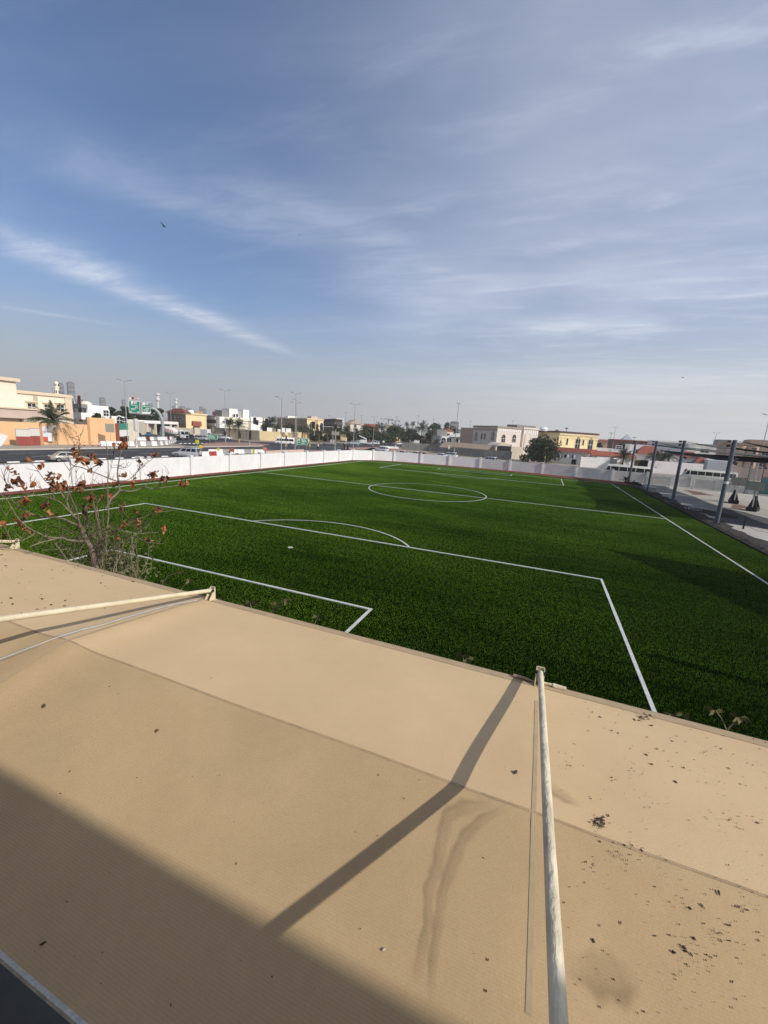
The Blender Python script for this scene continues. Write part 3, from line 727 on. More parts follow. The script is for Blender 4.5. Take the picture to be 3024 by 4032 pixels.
scatter(40, 0, 2050, 2350, 3300, 0.002, 0.006)
scatter(34, 0, 2050, 2900, 4000, 0.002, 0.006)
tag(b.build("leaf_litter", LIT), "scattered dark specks of leaf litter and dirt lying on the tan awning", "litter", None, 'stuff').location = AO
def single(name, label, u, v, s, el, col, mname, yaw=None, th=0.6):
    bb = MB(); p = on_fab(u, v); chip(bb, p, s, el, yaw, th)
    o = bb.build(name, mat(mname, col, 0.9, 0.3, 60)); o.location = AO
    tag(o, label, "leaf", "dry leaves lying on the awning")
single("dry_leaf", "grey brown oval leaf on the awning just above the big shadow at the left", 171, 2783, 0.022, 1.4, (0.11, 0.09, 0.07), "leaf_grey")
single("dry_leaf", "small brown leaf on the sunny awning between the cord and the building's shadow", 618, 2880, 0.018, 1.2, (0.20, 0.13, 0.07), "leaf_brown")
single("dry_leaf", "dark pointed leaf in the shaded part of the awning near the white edge rope", 170, 3718, 0.011, 1.9, (0.09, 0.07, 0.045), "leaf_dark", 0.9)
single("dry_leaf", "dark leaf on the sunny awning close to the left side of the flaking strut", 2030, 3043, 0.018, 1.5, (0.10, 0.08, 0.06), "leaf_grey2")
single("twig_stub", "pale cigarette sized stub lying on the awning in the lower middle", 1512, 3744, 0.007, 2.4, (0.62, 0.58, 0.48), "stub_pale", 0.7, 1.2)

# ------------------------------------------------------------------ bare tree with curled dry leaves beside the awning
rnd = random.Random(5)
def zt(x, y): return (x*0.48222, 1700+y*0.48222)
T0 = ONPL(372, 2240, Vector((0, -43.55, 0)), Vector((0, 1, 0)))
view = Vector((T0.x-CAM.x, T0.y-CAM.y, 0)).normalized()
def tp(x, y, off=0.0):
    u, v = zt(x, y); return ONPL(u, v, T0+view*off, view)
tree = thing("bare_tree", "nearly bare small tree with curled brown dead leaves beyond the awning's edge", "tree", (T0.x, T0.y, 0))
TO = Vector(tree.location)
M_BARK = mat("pale_bark", (0.29, 0.235, 0.175), 0.9, 0.22, 14, bump=0.8, bscale=60, col2=(0.12, 0.095, 0.07))
M_BARKD = mat("dark_bark", (0.13, 0.095, 0.07), 0.9, 0.25, 9, bump=0.7, bscale=40)
BR = [  # (points in survey pixels, start radius m, end radius m, depth offsets start/end)
 ([(783, 1135), (770, 1060), (755, 990), (738, 940), (706, 890)], .085, .066, 0, 0, 0),
 ([(706, 890), (685, 840), (668, 790), (650, 765)], .066, .058, 0, 0, 0),
 ([(650, 765), (600, 750), (540, 722), (470, 700), (390, 700), (280, 680), (200, 640), (130, 590), (60, 520), (0, 500)], .040, .014, 0, .9, 0),
 ([(655, 770), (630, 720), (595, 680), (560, 620), (545, 570), (500, 500), (440, 420)], .045, .014, 0, .5, 0),
 ([(545, 570), (560, 480), (550, 430)], .022, .012, .1, .5, 0),
 ([(706, 893), (650, 895), (600, 890), (550, 885), (525, 872)], .045, .036, 0, -.3, 0),
 ([(525, 872), (480, 868), (410, 885), (330, 905), (240, 942)], .034, .014, -.3, -.8, 0),
 ([(740, 945), (780, 942), (815, 925), (835, 890), (870, 842), (960, 800), (1060, 745), (1170, 700), (1240, 660)], .055, .016, 0, .6, 1),
 ([(1240, 660), (1330, 652), (1420, 640)], .016, .008, .6, .8, 0),
 ([(835, 1135), (848, 1010), (862, 900), (875, 780), (885, 690), (882, 570), (880, 400), (884, 300), (875, 150), (862, 70)], .040, .007, .15, .3, 0),
 ([(875, 620), (905, 550), (940, 520), (978, 478)], .038, .032, .2, .4, 0),
 ([(978, 478), (1080, 486), (1170, 455), (1210, 458), (1270, 466), (1330, 455), (1480, 435), (1510, 420)], .028, .010, .4, 1.0, 0),
 ([(978, 478), (966, 410), (960, 330), (972, 240), (985, 180), (1003, 100), (1015, 50)], .030, .010, .4, .7, 0),
 ([(966, 408), (900, 385), (840, 360), (740, 320), (660, 290), (600, 278), (565, 230), (545, 130)], .024, .008, .4, 0, 0),
 ([(962, 402), (1050, 390), (1120, 330), (1180, 270), (1250, 215), (1268, 165)], .016, .007, .4, .9, 0),
 ([(1120, 330), (1140, 280), (1142, 240)], .008, .005, .6, .6, 0),
 ([(962, 300), (1040, 290), (1075, 250)], .008, .004, .5, .6, 0),
 ([(885, 380), (905, 300), (925, 200), (930, 120)], .010, .005, .3, .2, 0),
 ([(825, 870), (800, 750), (778, 650), (760, 560), (752, 470), (740, 420)], .024, .008, 0, -.2, 0),
 ([(822, 850), (802, 680), (790, 600), (808, 560), (832, 530)], .018, .008, 0, .3, 0),
 ([(650, 765), (625, 640), (590, 560), (560, 480), (550, 430)], .024, .010, 0, -.4, 0),
 ([(600, 690), (500, 580), (400, 540), (300, 520), (130, 490)], .018, .007, 0, .3, 0),
 ([(525, 872), (400, 858), (300, 820), (200, 760), (130, 680), (60, 560), (0, 505)], .026, .009, -.2, -.5, 0),
 ([(300, 820), (220, 870), (110, 905), (75, 850), (40, 780), (0, 755)], .014, .006, -.3, -.7, 0),
 ([(545, 960), (430, 962), (320, 966), (285, 935)], .013, .007, 0, -.3, 0),
 ([(440, 470), (360, 390), (290, 290), (240, 250), (212, 205)], .014, .006, .2, .4, 0),
 ([(110, 470), (50, 420), (32, 380), (42, 310), (70, 250)], .010, .005, .2, .4, 0),
 ([(370, 480), (270, 430), (245, 400), (270, 340)], .009, .005, .2, .3, 0),
 ([(740, 320), (700, 260), (650, 180), (600, 85), (530, 0)], .014, .006, .1, -.2, 0),
 ([(640, 170), (650, 80), (658, 15)], .008, .004, 0, -.2, 0),
 ([(960, 805), (1050, 820), (1120, 830), (1220, 826), (1290, 820), (1335, 790)], .018, .007, .2, .7, 0),
 ([(1115, 830), (1180, 785), (1218, 755), (1222, 690)], .010, .006, .4, .7, 0),
 ([(1100, 845), (1160, 885), (1200, 905), (1232, 960)], .010, .005, .4, .4, 0),
 ([(1205, 905), (1260, 908), (1330, 912), (1360, 880)], .009, .004, .4, .6, 0),
 ([(1065, 725), (1030, 680), (1005, 650), (988, 600)], .012, .006, .3, .2, 0),
 ([(1000, 745), (1000, 690), (1002, 650)], .012, .007, .3, .3, 1),
 ([(672, 770), (705, 735), (716, 700), (712, 650)], .016, .008, 0, -.3, 1),
 ([(545, 1045), (505, 985), (470, 940), (430, 890), (350, 850)], .026, .008, -.2, -.4, 0),
 ([(650, 1085), (600, 1040), (570, 1000)], .026, .018, -.2, -.3, 0),
 ([(775, 875), (735, 820), (692, 760)], .013, .008, 0, 0, 0),
 ([(530, 1045), (560, 970), (580, 920), (640, 850)], .010, .005, 0, .2, 0),
 ([(780, 870), (790, 800), (800, 760)], .010, .005, .1, .2, 0),
 ([(760, 560), (700, 610), (690, 640)], .008, .005, 0, -.1, 0),
 ([(882, 500), (840, 440), (800, 430), (745, 425)], .008, .005, .3, 0, 0),
 ([(400, 540), (390, 590), (380, 620)], .008, .005, .2, .2, 0),
 ([(130, 590), (160, 640), (180, 700)], .008, .005, .8, .6, 0),
 ([(1270, 466), (1330, 420), (1350, 370), (1385, 335)], .010, .004, .7, .8, 0),
 ([(1180, 455), (1230, 400), (1245, 350)], .010, .005, .6, .7, 0),
 ([(1080, 486), (1085, 430), (1095, 390)], .007, .004, .5, .5, 0),
 ([(562, 380), (568, 320), (575, 260)], .006, .004, .2, .2, 0), ([(700, 400), (620, 430), (560, 390)], .006, .004, .1, .2, 0),
 ([(735, 440), (760, 360), (735, 300)], .006, .004, .1, .1, 0), ([(620, 620), (620, 400), (622, 280)], .009, .005, .2, .2, 1),
 ([(60, 690), (20, 640), (0, 600)], .009, .006, .3, .2, 0), ([(100, 580), (150, 560), (200, 545)], .008, .005, .5, .4, 0),
 ([(250, 820), (190, 740), (175, 690)], .010, .006, -.3, -.3, 0), ([(800, 690), (770, 620), (755, 590)], .008, .005, .1, .1, 0),
]
tb = MB()
for i, (pts, r0, r1, o0, o1, dk) in enumerate(BR):
    n = len(pts); q = []
    for k, (x, y) in enumerate(pts):
        f = k/(n-1); q.append(tp(x, y, o0+(o1-o0)*f)-TO)
    # smooth with Catmull-Rom
    sm = []; rr = []
    for k in range(n-1):
        a, p1, p2, d = q[max(k-1, 0)], q[k], q[k+1], q[min(k+2, n-1)]
        for s in range(4):
            t = s/4; sm.append(0.5*((2*p1)+(p2-a)*t+(2*a-5*p1+4*p2-d)*t*t+(3*p1-a-3*p2+d)*t**3)); rr.append(r0+(r1-r0)*(k+t)/(n-1))
    sm.append(q[-1]); rr.append(r1)
    rr = [r*(.78 if i in (0, 1) else .66)*(1+.10*math.sin(j*2.1+i)+rnd.uniform(-.07, .07)) for j, r in enumerate(rr)]
    if i == 0:
        sm = [Vector((0.12, 0.05, 0)), Vector((.05, 0, 2.0))]+sm; rr = [.13, .10]+rr
    if i == 9:
        sm = [Vector((0.25, 0.3, 0)), Vector((.25, .2, 2.0))]+sm; rr = [.06, .05]+rr
    tb.tube(sm, rr, 8 if r0 > .02 else 5, dk)
for i in range(300):
    pts, r0, r1, o0, o1, dk = BR[rnd.randrange(2, len(BR))]
    k = rnd.randrange(len(pts)-1); f = rnd.random(); x = pts[k][0]+(pts[k+1][0]-pts[k][0])*f; y = pts[k][1]+(pts[k+1][1]-pts[k][1])*f
    a = rnd.uniform(-2.6, -.5); ln_ = rnd.uniform(35, 120); off = o0+(o1-o0)*(k+f)/(len(pts)-1); q = []
    for s in range(5):
        q.append(tp(x, y, off+s*rnd.uniform(-.05, .08))-TO); a += rnd.uniform(-.35, .35); x += math.cos(a)*ln_/4; y += math.sin(a)*ln_/4
    tb.tube(q, [.006, .0055, .0045, .0035, .0025], 4, rnd.choice((0, 0, 1)))
for i in range(110):
    x, y = rnd.uniform(560, 980), rnd.uniform(820, 1120); a = rnd.uniform(-2.9, -.25); ln_ = rnd.uniform(120, 330); off = rnd.uniform(-.4, .5); q = []
    for s in range(7):
        q.append(tp(x, y, off+s*rnd.uniform(-.06, .08))-TO); a += rnd.uniform(-.25, .25); x += math.cos(a)*ln_/6; y += math.sin(a)*ln_/6
    tb.tube(q, [.007, .0065, .006, .005, .0045, .0035, .0025], 4, rnd.choice((0, 1, 1)))
tb.build("trunk", [M_BARK, M_BARKD], tree, smooth=True)
# curled leaves
def leaf_mesh(seed, mats):
    r = random.Random(seed); nx, ny = 5, 7; b = MB(); L0 = 1.0; Wd = .36; curl = r.uniform(1.0, 3.4); roll = r.uniform(1.2, 3.4); tw = r.uniform(-1.2, 1.2)
    x = y = 0.0; ang = 0.0; pos = []
    for j in range(ny):
        pos.append((x, y)); ang += curl/(ny-1)*r.uniform(.5, 1.5); x += math.cos(ang)*L0/(ny-1); y -= math.sin(ang)*L0/(ny-1)
    for j in range(ny):
        f = j/(ny-1); w = Wd*math.sin(math.pi*(f*.9+.06))**.7
        for i in range(nx):
            s = (i/(nx-1)-.5)*2; a = s*roll/2
            yy = w*math.sin(a)/max(.3, roll/2); zz = w*(1-math.cos(a))*.8*(1 if seed % 2 else -1)
            yy2 = yy*math.cos(tw*f)-zz*math.sin(tw*f); zz2 = yy*math.sin(tw*f)+zz*math.cos(tw*f)
            b.v.append((pos[j][0]+r.uniform(-.05, .05), yy2+r.uniform(-.04, .04), pos[j][1]+zz2+r.uniform(-.06, .06)))
    for j in range(ny-1):
        for i in range(nx-1): b.f.append((j*nx+i, (j+1)*nx+i, (j+1)*nx+i+1, j*nx+i+1)); b.m.append(0)
    me = b.mesh("leaf", mats); me.polygons.foreach_set('use_smooth', [True]*len(me.polygons)); return me
def leaf_mat(name, c1, c2):
    m = mat(name, c1, 0.75, 0, 5.0, bump=0.4, bscale=20, col2=c2); return m
LM = [leaf_mat("leaf_russet", (0.44, 0.165, 0.055), (0.17, 0.05, 0.022)), leaf_mat("leaf_brown_dry", (0.27, 0.105, 0.045), (0.075, 0.033, 0.02)), leaf_mat("leaf_tan", (0.48, 0.25, 0.10), (0.22, 0.095, 0.04)), leaf_mat("leaf_dark_dry", (0.10, 0.05, 0.032), (0.04, 0.022, 0.016))]
LMESH = [leaf_mesh(s, LM[k]) for s, k in ((1, 0), (2, 1), (3, 2), (4, 3), (5, 0), (6, 1), (7, 0), (8, 2), (9, 1), (10, 3))]
CLUS = [(125, 320, 30, 30, 4), (125, 400, 55, 55, 9), (45, 450, 16, 35, 3), (420, 410, 45, 70, 14), (500, 430, 45, 60, 14), (450, 350, 40, 40, 6), (218, 212, 16, 20, 2), (330, 272, 14, 14, 2), (628, 150, 30, 60, 10), (640, 225, 45, 40, 11), (712, 240, 35, 36, 7), (770, 200, 30, 40, 7), (805, 235, 34, 50, 9), (745, 312, 22, 12, 3), (995, 85, 42, 48, 13), (1015, 45, 20, 25, 3), (930, 105, 18, 20, 3), (1268, 172, 18, 32, 5), (1140, 252, 16, 28, 4), (1250, 342, 34, 34, 9), (1340, 385, 38, 36, 9), (1500, 412, 42, 32, 9), (1095, 392, 14, 36, 4), (1000, 345, 26, 16, 5), (935, 420, 30, 18, 4), (672, 425, 26, 48, 7), (610, 448, 18, 12, 3), (268, 432, 26, 28, 4), (188, 452, 10, 22, 2), (210, 552, 42, 36, 8), (365, 600, 28, 26, 6), (410, 655, 26, 26, 5), (205, 670, 32, 30, 6), (158, 730, 20, 32, 4), (200, 800, 26, 28, 4), (25, 730, 26, 44, 5), (20, 830, 18, 36, 4), (745, 528, 34, 32, 9), (828, 520, 16, 20, 4), (902, 530, 38, 32, 8), (690, 635, 26, 50, 8), (755, 600, 14, 18, 3), (985, 622, 18, 38, 5), (1120, 660, 28, 30, 6), (1105, 715, 30, 24, 5), (1010, 755, 20, 38, 5), (1280, 632, 24, 26, 6), (1138, 745, 26, 16, 3), (1335, 782, 20, 20, 4), (1215, 870, 16, 22, 3), (960, 868, 26, 26, 4), (812, 676, 26, 18, 3), (530, 802, 18, 22, 3), (280, 880, 50, 26, 6), (790, 762, 12, 26, 2), (1222, 940, 10, 22, 2), (520, 612, 12, 22, 2), (590, 650, 12, 26, 2), (700, 300, 30, 20, 3), (45, 640, 30, 20, 3)]
nl = 0
for (cx, cy, rx, ry, n) in CLUS:
    off0 = rnd.uniform(-.2, .6)
    for k in range(n):
        if nl >= 298: break
        a = rnd.uniform(0, 6.28); q = rnd.random()**.6
        p = tp(cx+rx*.85*q*math.cos(a), cy+ry*.85*q*math.sin(a)-8, off0+rnd.uniform(-.13, .13))
        o = ob("leaf", rnd.choice(LMESH), tree); o.location = p-TO
        s = rnd.uniform(.105, .19)
        o.scale = (s, s, s); o.rotation_euler = (rnd.uniform(-.7, .7), rnd.uniform(.6, 1.9), rnd.uniform(0, 6.28)); nl += 1

# green shrub growing against the trunk
def sprig_cloud(b, p, n, rad_, s, mi=1):
    for _ in range(max(1, int(n*.65))):
        c = p+Vector((rnd.gauss(0, rad_), rnd.gauss(0, rad_), rnd.gauss(0, rad_)))
        d = Vector((rnd.uniform(-1, 1), rnd.uniform(-1, 1), rnd.uniform(-.8, .3))).normalized(); w = d.orthogonal().normalized(); w.rotate(Matrix.Rotation(rnd.uniform(0, 6.28), 3, d))
        l = s*rnd.uniform(.7, 1.3); h = l*.28
        nrm = d.cross(w)*l*.12
        b.add([c, c+d*l*.5+w*h+nrm, c+d*l, c+d*l*.5-w*h+nrm], [(0, 1, 2), (0, 2, 3)], mi)
shrub = thing("shrub", "green grey leafy shrub tangled round the foot of the bare tree", "shrub", (TO.x+.5, TO.y, 0))
SO = Vector(shrub.location)
M_STEM = mat("shrub_stem", (0.34, 0.29, 0.20), 0.9, 0.2, 12)
M_GREEN = mat("shrub_leaf", (0.19, 0.20, 0.085), 0.7, 0, 3, col2=(0.06, 0.075, 0.03))
sb_ = MB(); fb = MB()
for i in range(70):
    x0 = rnd.uniform(700, 1150); y0 = 1150+ (x0-780)*.27 if x0 > 780 else 1150
    x1 = x0+rnd.uniform(-120, 190); y1 = rnd.uniform(760, 1080)+max(0, x0-900)*.35
    x1 = min(x1, 1290); o = rnd.uniform(-.1, .9); pts = []
    for k in range(6):
        f = k/5; pts.append(tp(x0+(x1-x0)*f+rnd.uniform(-14, 14), y0+(y1-y0)*f+40*math.sin(f*3)+rnd.uniform(-10, 10), o+f*rnd.uniform(-.2, .3))-SO)
    sb_.tube([Vector((pts[0].x*.5, pts[0].y*.5+.2, pts[0].z-1.6))]+pts, [.012, .010, .009, .008, .007, .006, .004], 5)
    for p in pts[2:]:
        sprig_cloud(fb, p, rnd.randint(2, 6), .075, .085, 0)
for i in range(260):
    x = rnd.gauss(1050, 130); y = rnd.gauss(1060, 90)+(x-1050)*.22
    if y > 1130+(x-780)*.25 or x > 1285: continue
    sprig_cloud(fb, tp(x, y, rnd.uniform(-.1, .9))-SO, 3, .05, .085, 0)
sb_.build("stem", M_STEM, shrub, smooth=True)
o = fb.build("foliage", M_GREEN, shrub); o['kind'] = 'stuff'

def sprig(label, px, off=0.0, leaves=None, curl=0):
    pts = [ONPL(u, v, Vector((0, -44.25+off, 0)), Vector((0, 1, 0))) for u, v in px]
    root = thing("plant_sprig", label, "plant", (pts[0].x, pts[0].y+.1, 0), 0, "plant shoots peeping over the awning's edge")
    RO = Vector(root.location); b = MB()
    b.tube([Vector((0, 0, 0)), (pts[0]-RO)*.6]+[p-RO for p in pts], [.012, .010]+[.008-.004*i/len(pts) for i in range(len(pts))], 6)
    b.build("stem", M_STEM, root, smooth=True)
    f = MB()
    for (u, v, n) in leaves:
        p = ONPL(u, v, Vector((0, -44.25+off, 0)), Vector((0, 1, 0)))-RO
        for k in range(n):
            a = rnd.uniform(-1, 1)*1.6; d = Vector((math.sin(a), rnd.uniform(-.5, .5), -math.cos(a)*.7+.25)).normalized(); w = d.cross(Vector((0, 1, 0.2))).normalized()
            l = rnd.uniform(.07, .12); h = l*.27
            f.add([p, p+d*l*.45+w*h, p+d*l, p+d*l*.45-w*h], [(0, 1, 2), (0, 2, 3)])
    o = f.build("leaf", mat("sprig_leaf", (0.30, 0.27, 0.14), 0.7, 0, 8, col2=(0.07, 0.08, 0.03)), root); o['kind'] = 'stuff'
sprig("tall double tipped green shoot over the awning's edge below the goal area line", [(1060, 2420), (1082, 2392), (1098, 2375), (1128, 2362)], 0, [(1092, 2374, 6), (1130, 2360, 7), (1078, 2396, 6)])
sprig("short drooping shoot over the awning's edge near the goal area corner", [(1234, 2466), (1246, 2440), (1252, 2428)], 0, [(1252, 2426, 9)])
sprig("thin pair of dark shoots over the awning's edge left of the flaking strut", [(1828, 2612), (1824, 2596), (1822, 2582)], 0, [(1822, 2580, 5), (1838, 2592, 5)])
sprig("forked green shoot over the awning's edge at the far right", [(2862, 2878), (2850, 2850), (2838, 2825), (2818, 2798)], 0, [(2816, 2798, 8)])
sprig("rightmost shoot over the awning's edge with a pale leaf tuft", [(2862, 2876), (2880, 2855), (2912, 2828)], 0, [(2914, 2824, 9)])
sprig("low green weed over the awning's edge beside the penalty area's right line", [(2640, 2818), (2642, 2812)], 0, [(2642, 2810, 7), (2690, 2812, 6)])
sprig("curved bare shoot over the awning's edge right of the shrub", [(640, 2300), (660, 2268), (690, 2258), (720, 2250)], .1, [(716, 2252, 6), (650, 2285, 5)])
sprig("upright shoot with a small head over the awning's edge by the cream bracket", [(708, 2330), (728, 2300), (745, 2285)], .1, [(746, 2282, 6)])
sprig("bushy weed behind the cream bracket on the awning's edge", [(800, 2345), (806, 2330)], .1, [(780, 2330, 7), (800, 2335, 6), (855, 2358, 7)])
sprig("small tuft of leaves over the awning's edge right of the cream bracket", [(990, 2400), (985, 2372)], .1, [(985, 2370, 8), (965, 2380, 6), (1003, 2366, 5)])

# ------------------------------------------------------------------ steel posts with shade sails over the court
M_POST = mat("blue_grey_steel", (0.105, 0.12, 0.15), 0.55, 0.12, 2.5, metal=0.0, spec=0.35)
M_SAIL = mat("shade_cloth", (0.085, 0.088, 0.088), 0.9, 0.12, 0.8)
PH = 8.4
def post_meshes():
    b = MB(); b.tube([(0, 0, 0.02), (0, 0, PH)], [.20, .19], 18); pole = b.mesh("pole", M_POST, True)
    b = MB(); b.box((0, 0, .03), (.85, .85, .05)); 
    for k in range(8):
        a = k*math.pi/4; b.prism([(.19*math.cos(a), .19*math.sin(a), .05), (.42*math.cos(a), .42*math.sin(a), .05), (.19*math.cos(a), .19*math.sin(a), .32)], (-.02*math.sin(a), .02*math.cos(a), 0))
    bp = b.mesh("base_plate", M_POST)
    b = MB(); b.box((0, 0, 0), (.30, .22, .24)); b.box((.16, 0, 0), (.02, .26, .28)); fl = b.mesh("floodlight", mat("floodlight_body", (0.02, 0.02, 0.022), 0.5, .1, 5))
    b = MB(); b.box((.175, 0, 0), (.012, .20, .22)); le = b.mesh("lens", M_LAMP)
    b = MB(); b.tube([(0, 0, 0), (.22, 0, 0)], .025, 6); br = b.mesh("bracket", M_POST)
    return pole, bp, fl, le, br
PM = post_meshes()
def steel_post(x, y, label):
    r = thing("sail_post", label, "post", (x, y, 0.01), 0, "steel posts carrying the shade sails")
    ob("pole", PM[0], r); ob("base_plate", PM[1], r)
    for (z, ang, tilt) in ((PH-.12, math.pi, 0), (PH-.55, math.pi, .25), (PH-1.75, 0.3, .1), (PH-2.15, 0.25, .45)):
        k = ob("bracket", PM[4], r); k.location = (0.17*math.cos(ang), .17*math.sin(ang), z); k.rotation_euler = (0, 0, ang)
        f = ob("floodlight", PM[2], r); f.location = (.45*math.cos(ang), .45*math.sin(ang), z-.03); f.rotation_euler = (0, tilt, ang)
        l = ob("lens", PM[3], f)
    return r
FY = [0.03, 15.65, 30.25, 47.4]
pl_ = ["nearest and tallest looking dark steel post at the right edge of the turf", "second dark steel post along the turf edge, behind the small goal", "third dark steel post along the turf edge, by the grey block", "farthest dark steel post along the turf edge, by the heap of soil"]
posts = [steel_post(30.1, y, l) for y, l in zip(FY, pl_)]
b = MB(); b.lathe([(.22, 4.15), (.22, 4.40)], 14); b.box((-.25, 0, 4.28), (.18, .2, .12)); b.box((.3, -.05, 4.28), (.3, .12, .08)); b.build("clamp", mat("clamp_white", (0.7, 0.7, 0.68), .6, .1, 5), posts[0])
back = []
bl = ["dark steel post behind the two basketball stands at the right edge", "second back post of the shade sails, off to the right", "third back post of the shade sails", "back post of the shade sails by the far wall"]
for y, l in zip((12.0, 24.0, 34.0, 44.9), ("back row shade sail post beyond the right edge of the photo, first", "back row shade sail post beyond the right edge of the photo, second", "back row shade sail post near the teal panelled frame", "dark back row steel post standing behind the basketball stands")):
    back.append(steel_post(48.7, y, l))
def sail(label, c, sag=0.7, inw=0.09, n=14):
    c = [Vector(p) for p in c]; b = MB(); ce = sum(c, Vector())/4
    for i in range(n+1):
        for j in range(n+1):
            s, t = i/n, j/n
            p = c[0]*(1-s)*(1-t)+c[1]*s*(1-t)+c[2]*s*t+c[3]*(1-s)*t
            q = max((1-2*t)**2*4*s*(1-s), (1-2*s)**2*4*t*(1-t))
            es = abs(1-2*t)**2.0*4*s*(1-s); et = abs(1-2*s)**2.0*4*t*(1-t)
            p = p+(ce-p)*inw*(es+et)
            p.z -= sag*16*s*(1-s)*t*(1-t)*.5+ .25*(4*s*(1-s)*abs(1-2*t)**2+4*t*(1-t)*abs(1-2*s)**2)
            b.v.append(tuple(p))
    for i in range(n):
        for j in range(n):
            a = i*(n+1)+j; b.f.append((a, a+n+1, a+n+2, a+1)); b.m.append(0)
    o = b.build("shade_sail", M_SAIL, None, True)
    for pl in o.data.polygons: pl.use_smooth = True
    sol = o.modifiers.new("solid", 'SOLIDIFY'); sol.thickness = 0.02
    b2 = MB()
    for k in range(4):
        p = c[k]; t = (ce-p).normalized(); b2.tube([p-t*.35+Vector((0, 0, .05)), p+t*.25], .02, 6)
    b2.build("corner_cable", M_GALV, o)
    return tag(o, label, "shade sail", "dark shade sails over the court")
XB = 46.5
sail("thin triangular shade sail running right from the top of the nearest steel post", [(30.4, 0, 8.32), (37, 3.5, 7.75), (XB, 9, 7.0), (XB, .5, 6.9)], .1, .12)
sail("dark shade sail hung from the nearest steel post towards the right edge", [(30.4, .1, 7.7), (30.4, 15.4, 8.25), (XB, 14.5, 7.05), (XB, 1, 7.05)], .15)
sail("lower dark shade sail behind the nearest steel post", [(30.4, 0.4, 6.45), (30.4, 15.3, 6.75), (XB, 13, 6.95), (XB, -1, 7.0)], .12)
sail("dark shade sail between the second and third steel posts", [(30.4, 15.9, 7.5), (30.4, 30, 8.1), (XB, 27, 7.0), (XB, 15, 7.0)], .15)
sail("lower dark shade sail between the second and third steel posts", [(30.4, 15.9, 6.5), (30.4, 30, 7.0), (XB, 26, 7.0), (XB, 14, 6.95)], .12)
sail("dark shade sail between the third and farthest steel posts", [(30.4, 30.5, 7.8), (30.4, 47.0, 8.1), (XB, 44, 7.1), (XB, 27, 7.0)], .25)
# second sail structure nearer the building, outside the picture, that shades the right corner of the pitch
for y, l in ((-20.4, "steel post nearer the building outside the picture, first"), (-36.0, "steel post nearer the building outside the picture, second")):
    steel_post(30.2, y, l)
sail("dark shade sail nearer the building outside the right edge of the picture", [(30.4, -20.6, 8.3), (35.0, -37.0, 7.2), (46.0, -36.0, 7.0), (46.0, -20, 7.0)], .8, .16)
mast = thing("lamp_mast", "slim tall mast outside the picture that throws the long thin shadow on the pitch", "mast", (31.0, -16.2, 0))
b = MB(); b.tube([(0, 0, 0), (0, 0, 10.6)], [.12, .09], 12); b.build("pole", M_GALV, mast, True)
b = MB(); b.box((0, 0, 10.6), (.2, .5, .2)); b.build("lamp_head", M_DARK, mast)

# small goals, basketball stands, block, stay post on the court
M_GOAL = mat("goal_white", (0.72, 0.72, 0.70), 0.5, 0.08, 4)
M_NET = None
def net_mat():
    m = bpy.data.materials.new("goal_net"); m.use_nodes = True; t = m.node_tree; p = t.nodes['Principled BSDF']
    p.inputs['Base Color'].default_value = (0.35, 0.35, 0.33, 1)
    p.inputs['Alpha'].default_value = 0.24
    return m
M_NET = net_mat()
def goal(label, a, c, h=2.0, depth=1.1, side=1):
    a = Vector(a); c = Vector(c); d = (c-a); w = d.length; r = thing("small_goal", label, "goal", a, math.atan2(d.y, d.x), "small training goals on the court")
    b = MB(); b.tube([(0, 0, 0.03), (0, 0, h)], .05, 8); b.build("post", M_GOAL, r, True)
    b = MB(); b.tube([(w, 0, 0.03), (w, 0, h)], .05, 8); b.build("post", M_GOAL, r, True)
    b = MB(); b.tube([(0, 0, h), (w, 0, h)], .05, 8); b.build("crossbar", M_GOAL, r, True)
    b = MB()
    for x in (0, w): b.tube([(x, 0, h), (x, side*depth*.4, h*.98), (x, side*depth, .05), (x, 0, .05)], .025, 6)
    b.tube([(0, side*depth, .05), (w, side*depth, .05)], .025, 6); b.build("back_frame", M_GOAL, r, True)
    b = MB(); e = side
    b.quad((0, e*depth*.4, h*.98), (w, e*depth*.4, h*.98), (w, e*depth, .06), (0, e*depth, .06))
    for x in (0.01, w-.01): b.add([(x, 0, h), (x, e*depth*.4, h*.98), (x, e*depth, .06), (x, 0, .06)], [(0, 1, 2, 3)])
    b.build("net", M_NET, r)
g = lambda u, v: tuple(G(u, v))
goal("white training goal beside the third steel post at the turf edge", g(2541, 1927), g(2631, 1933), 2.25, 1.3, 1)
goal("white training goal standing before the far wall right of the second steel post", g(2728, 1927), g(2812, 1934), 2.05, 1.0, 1)
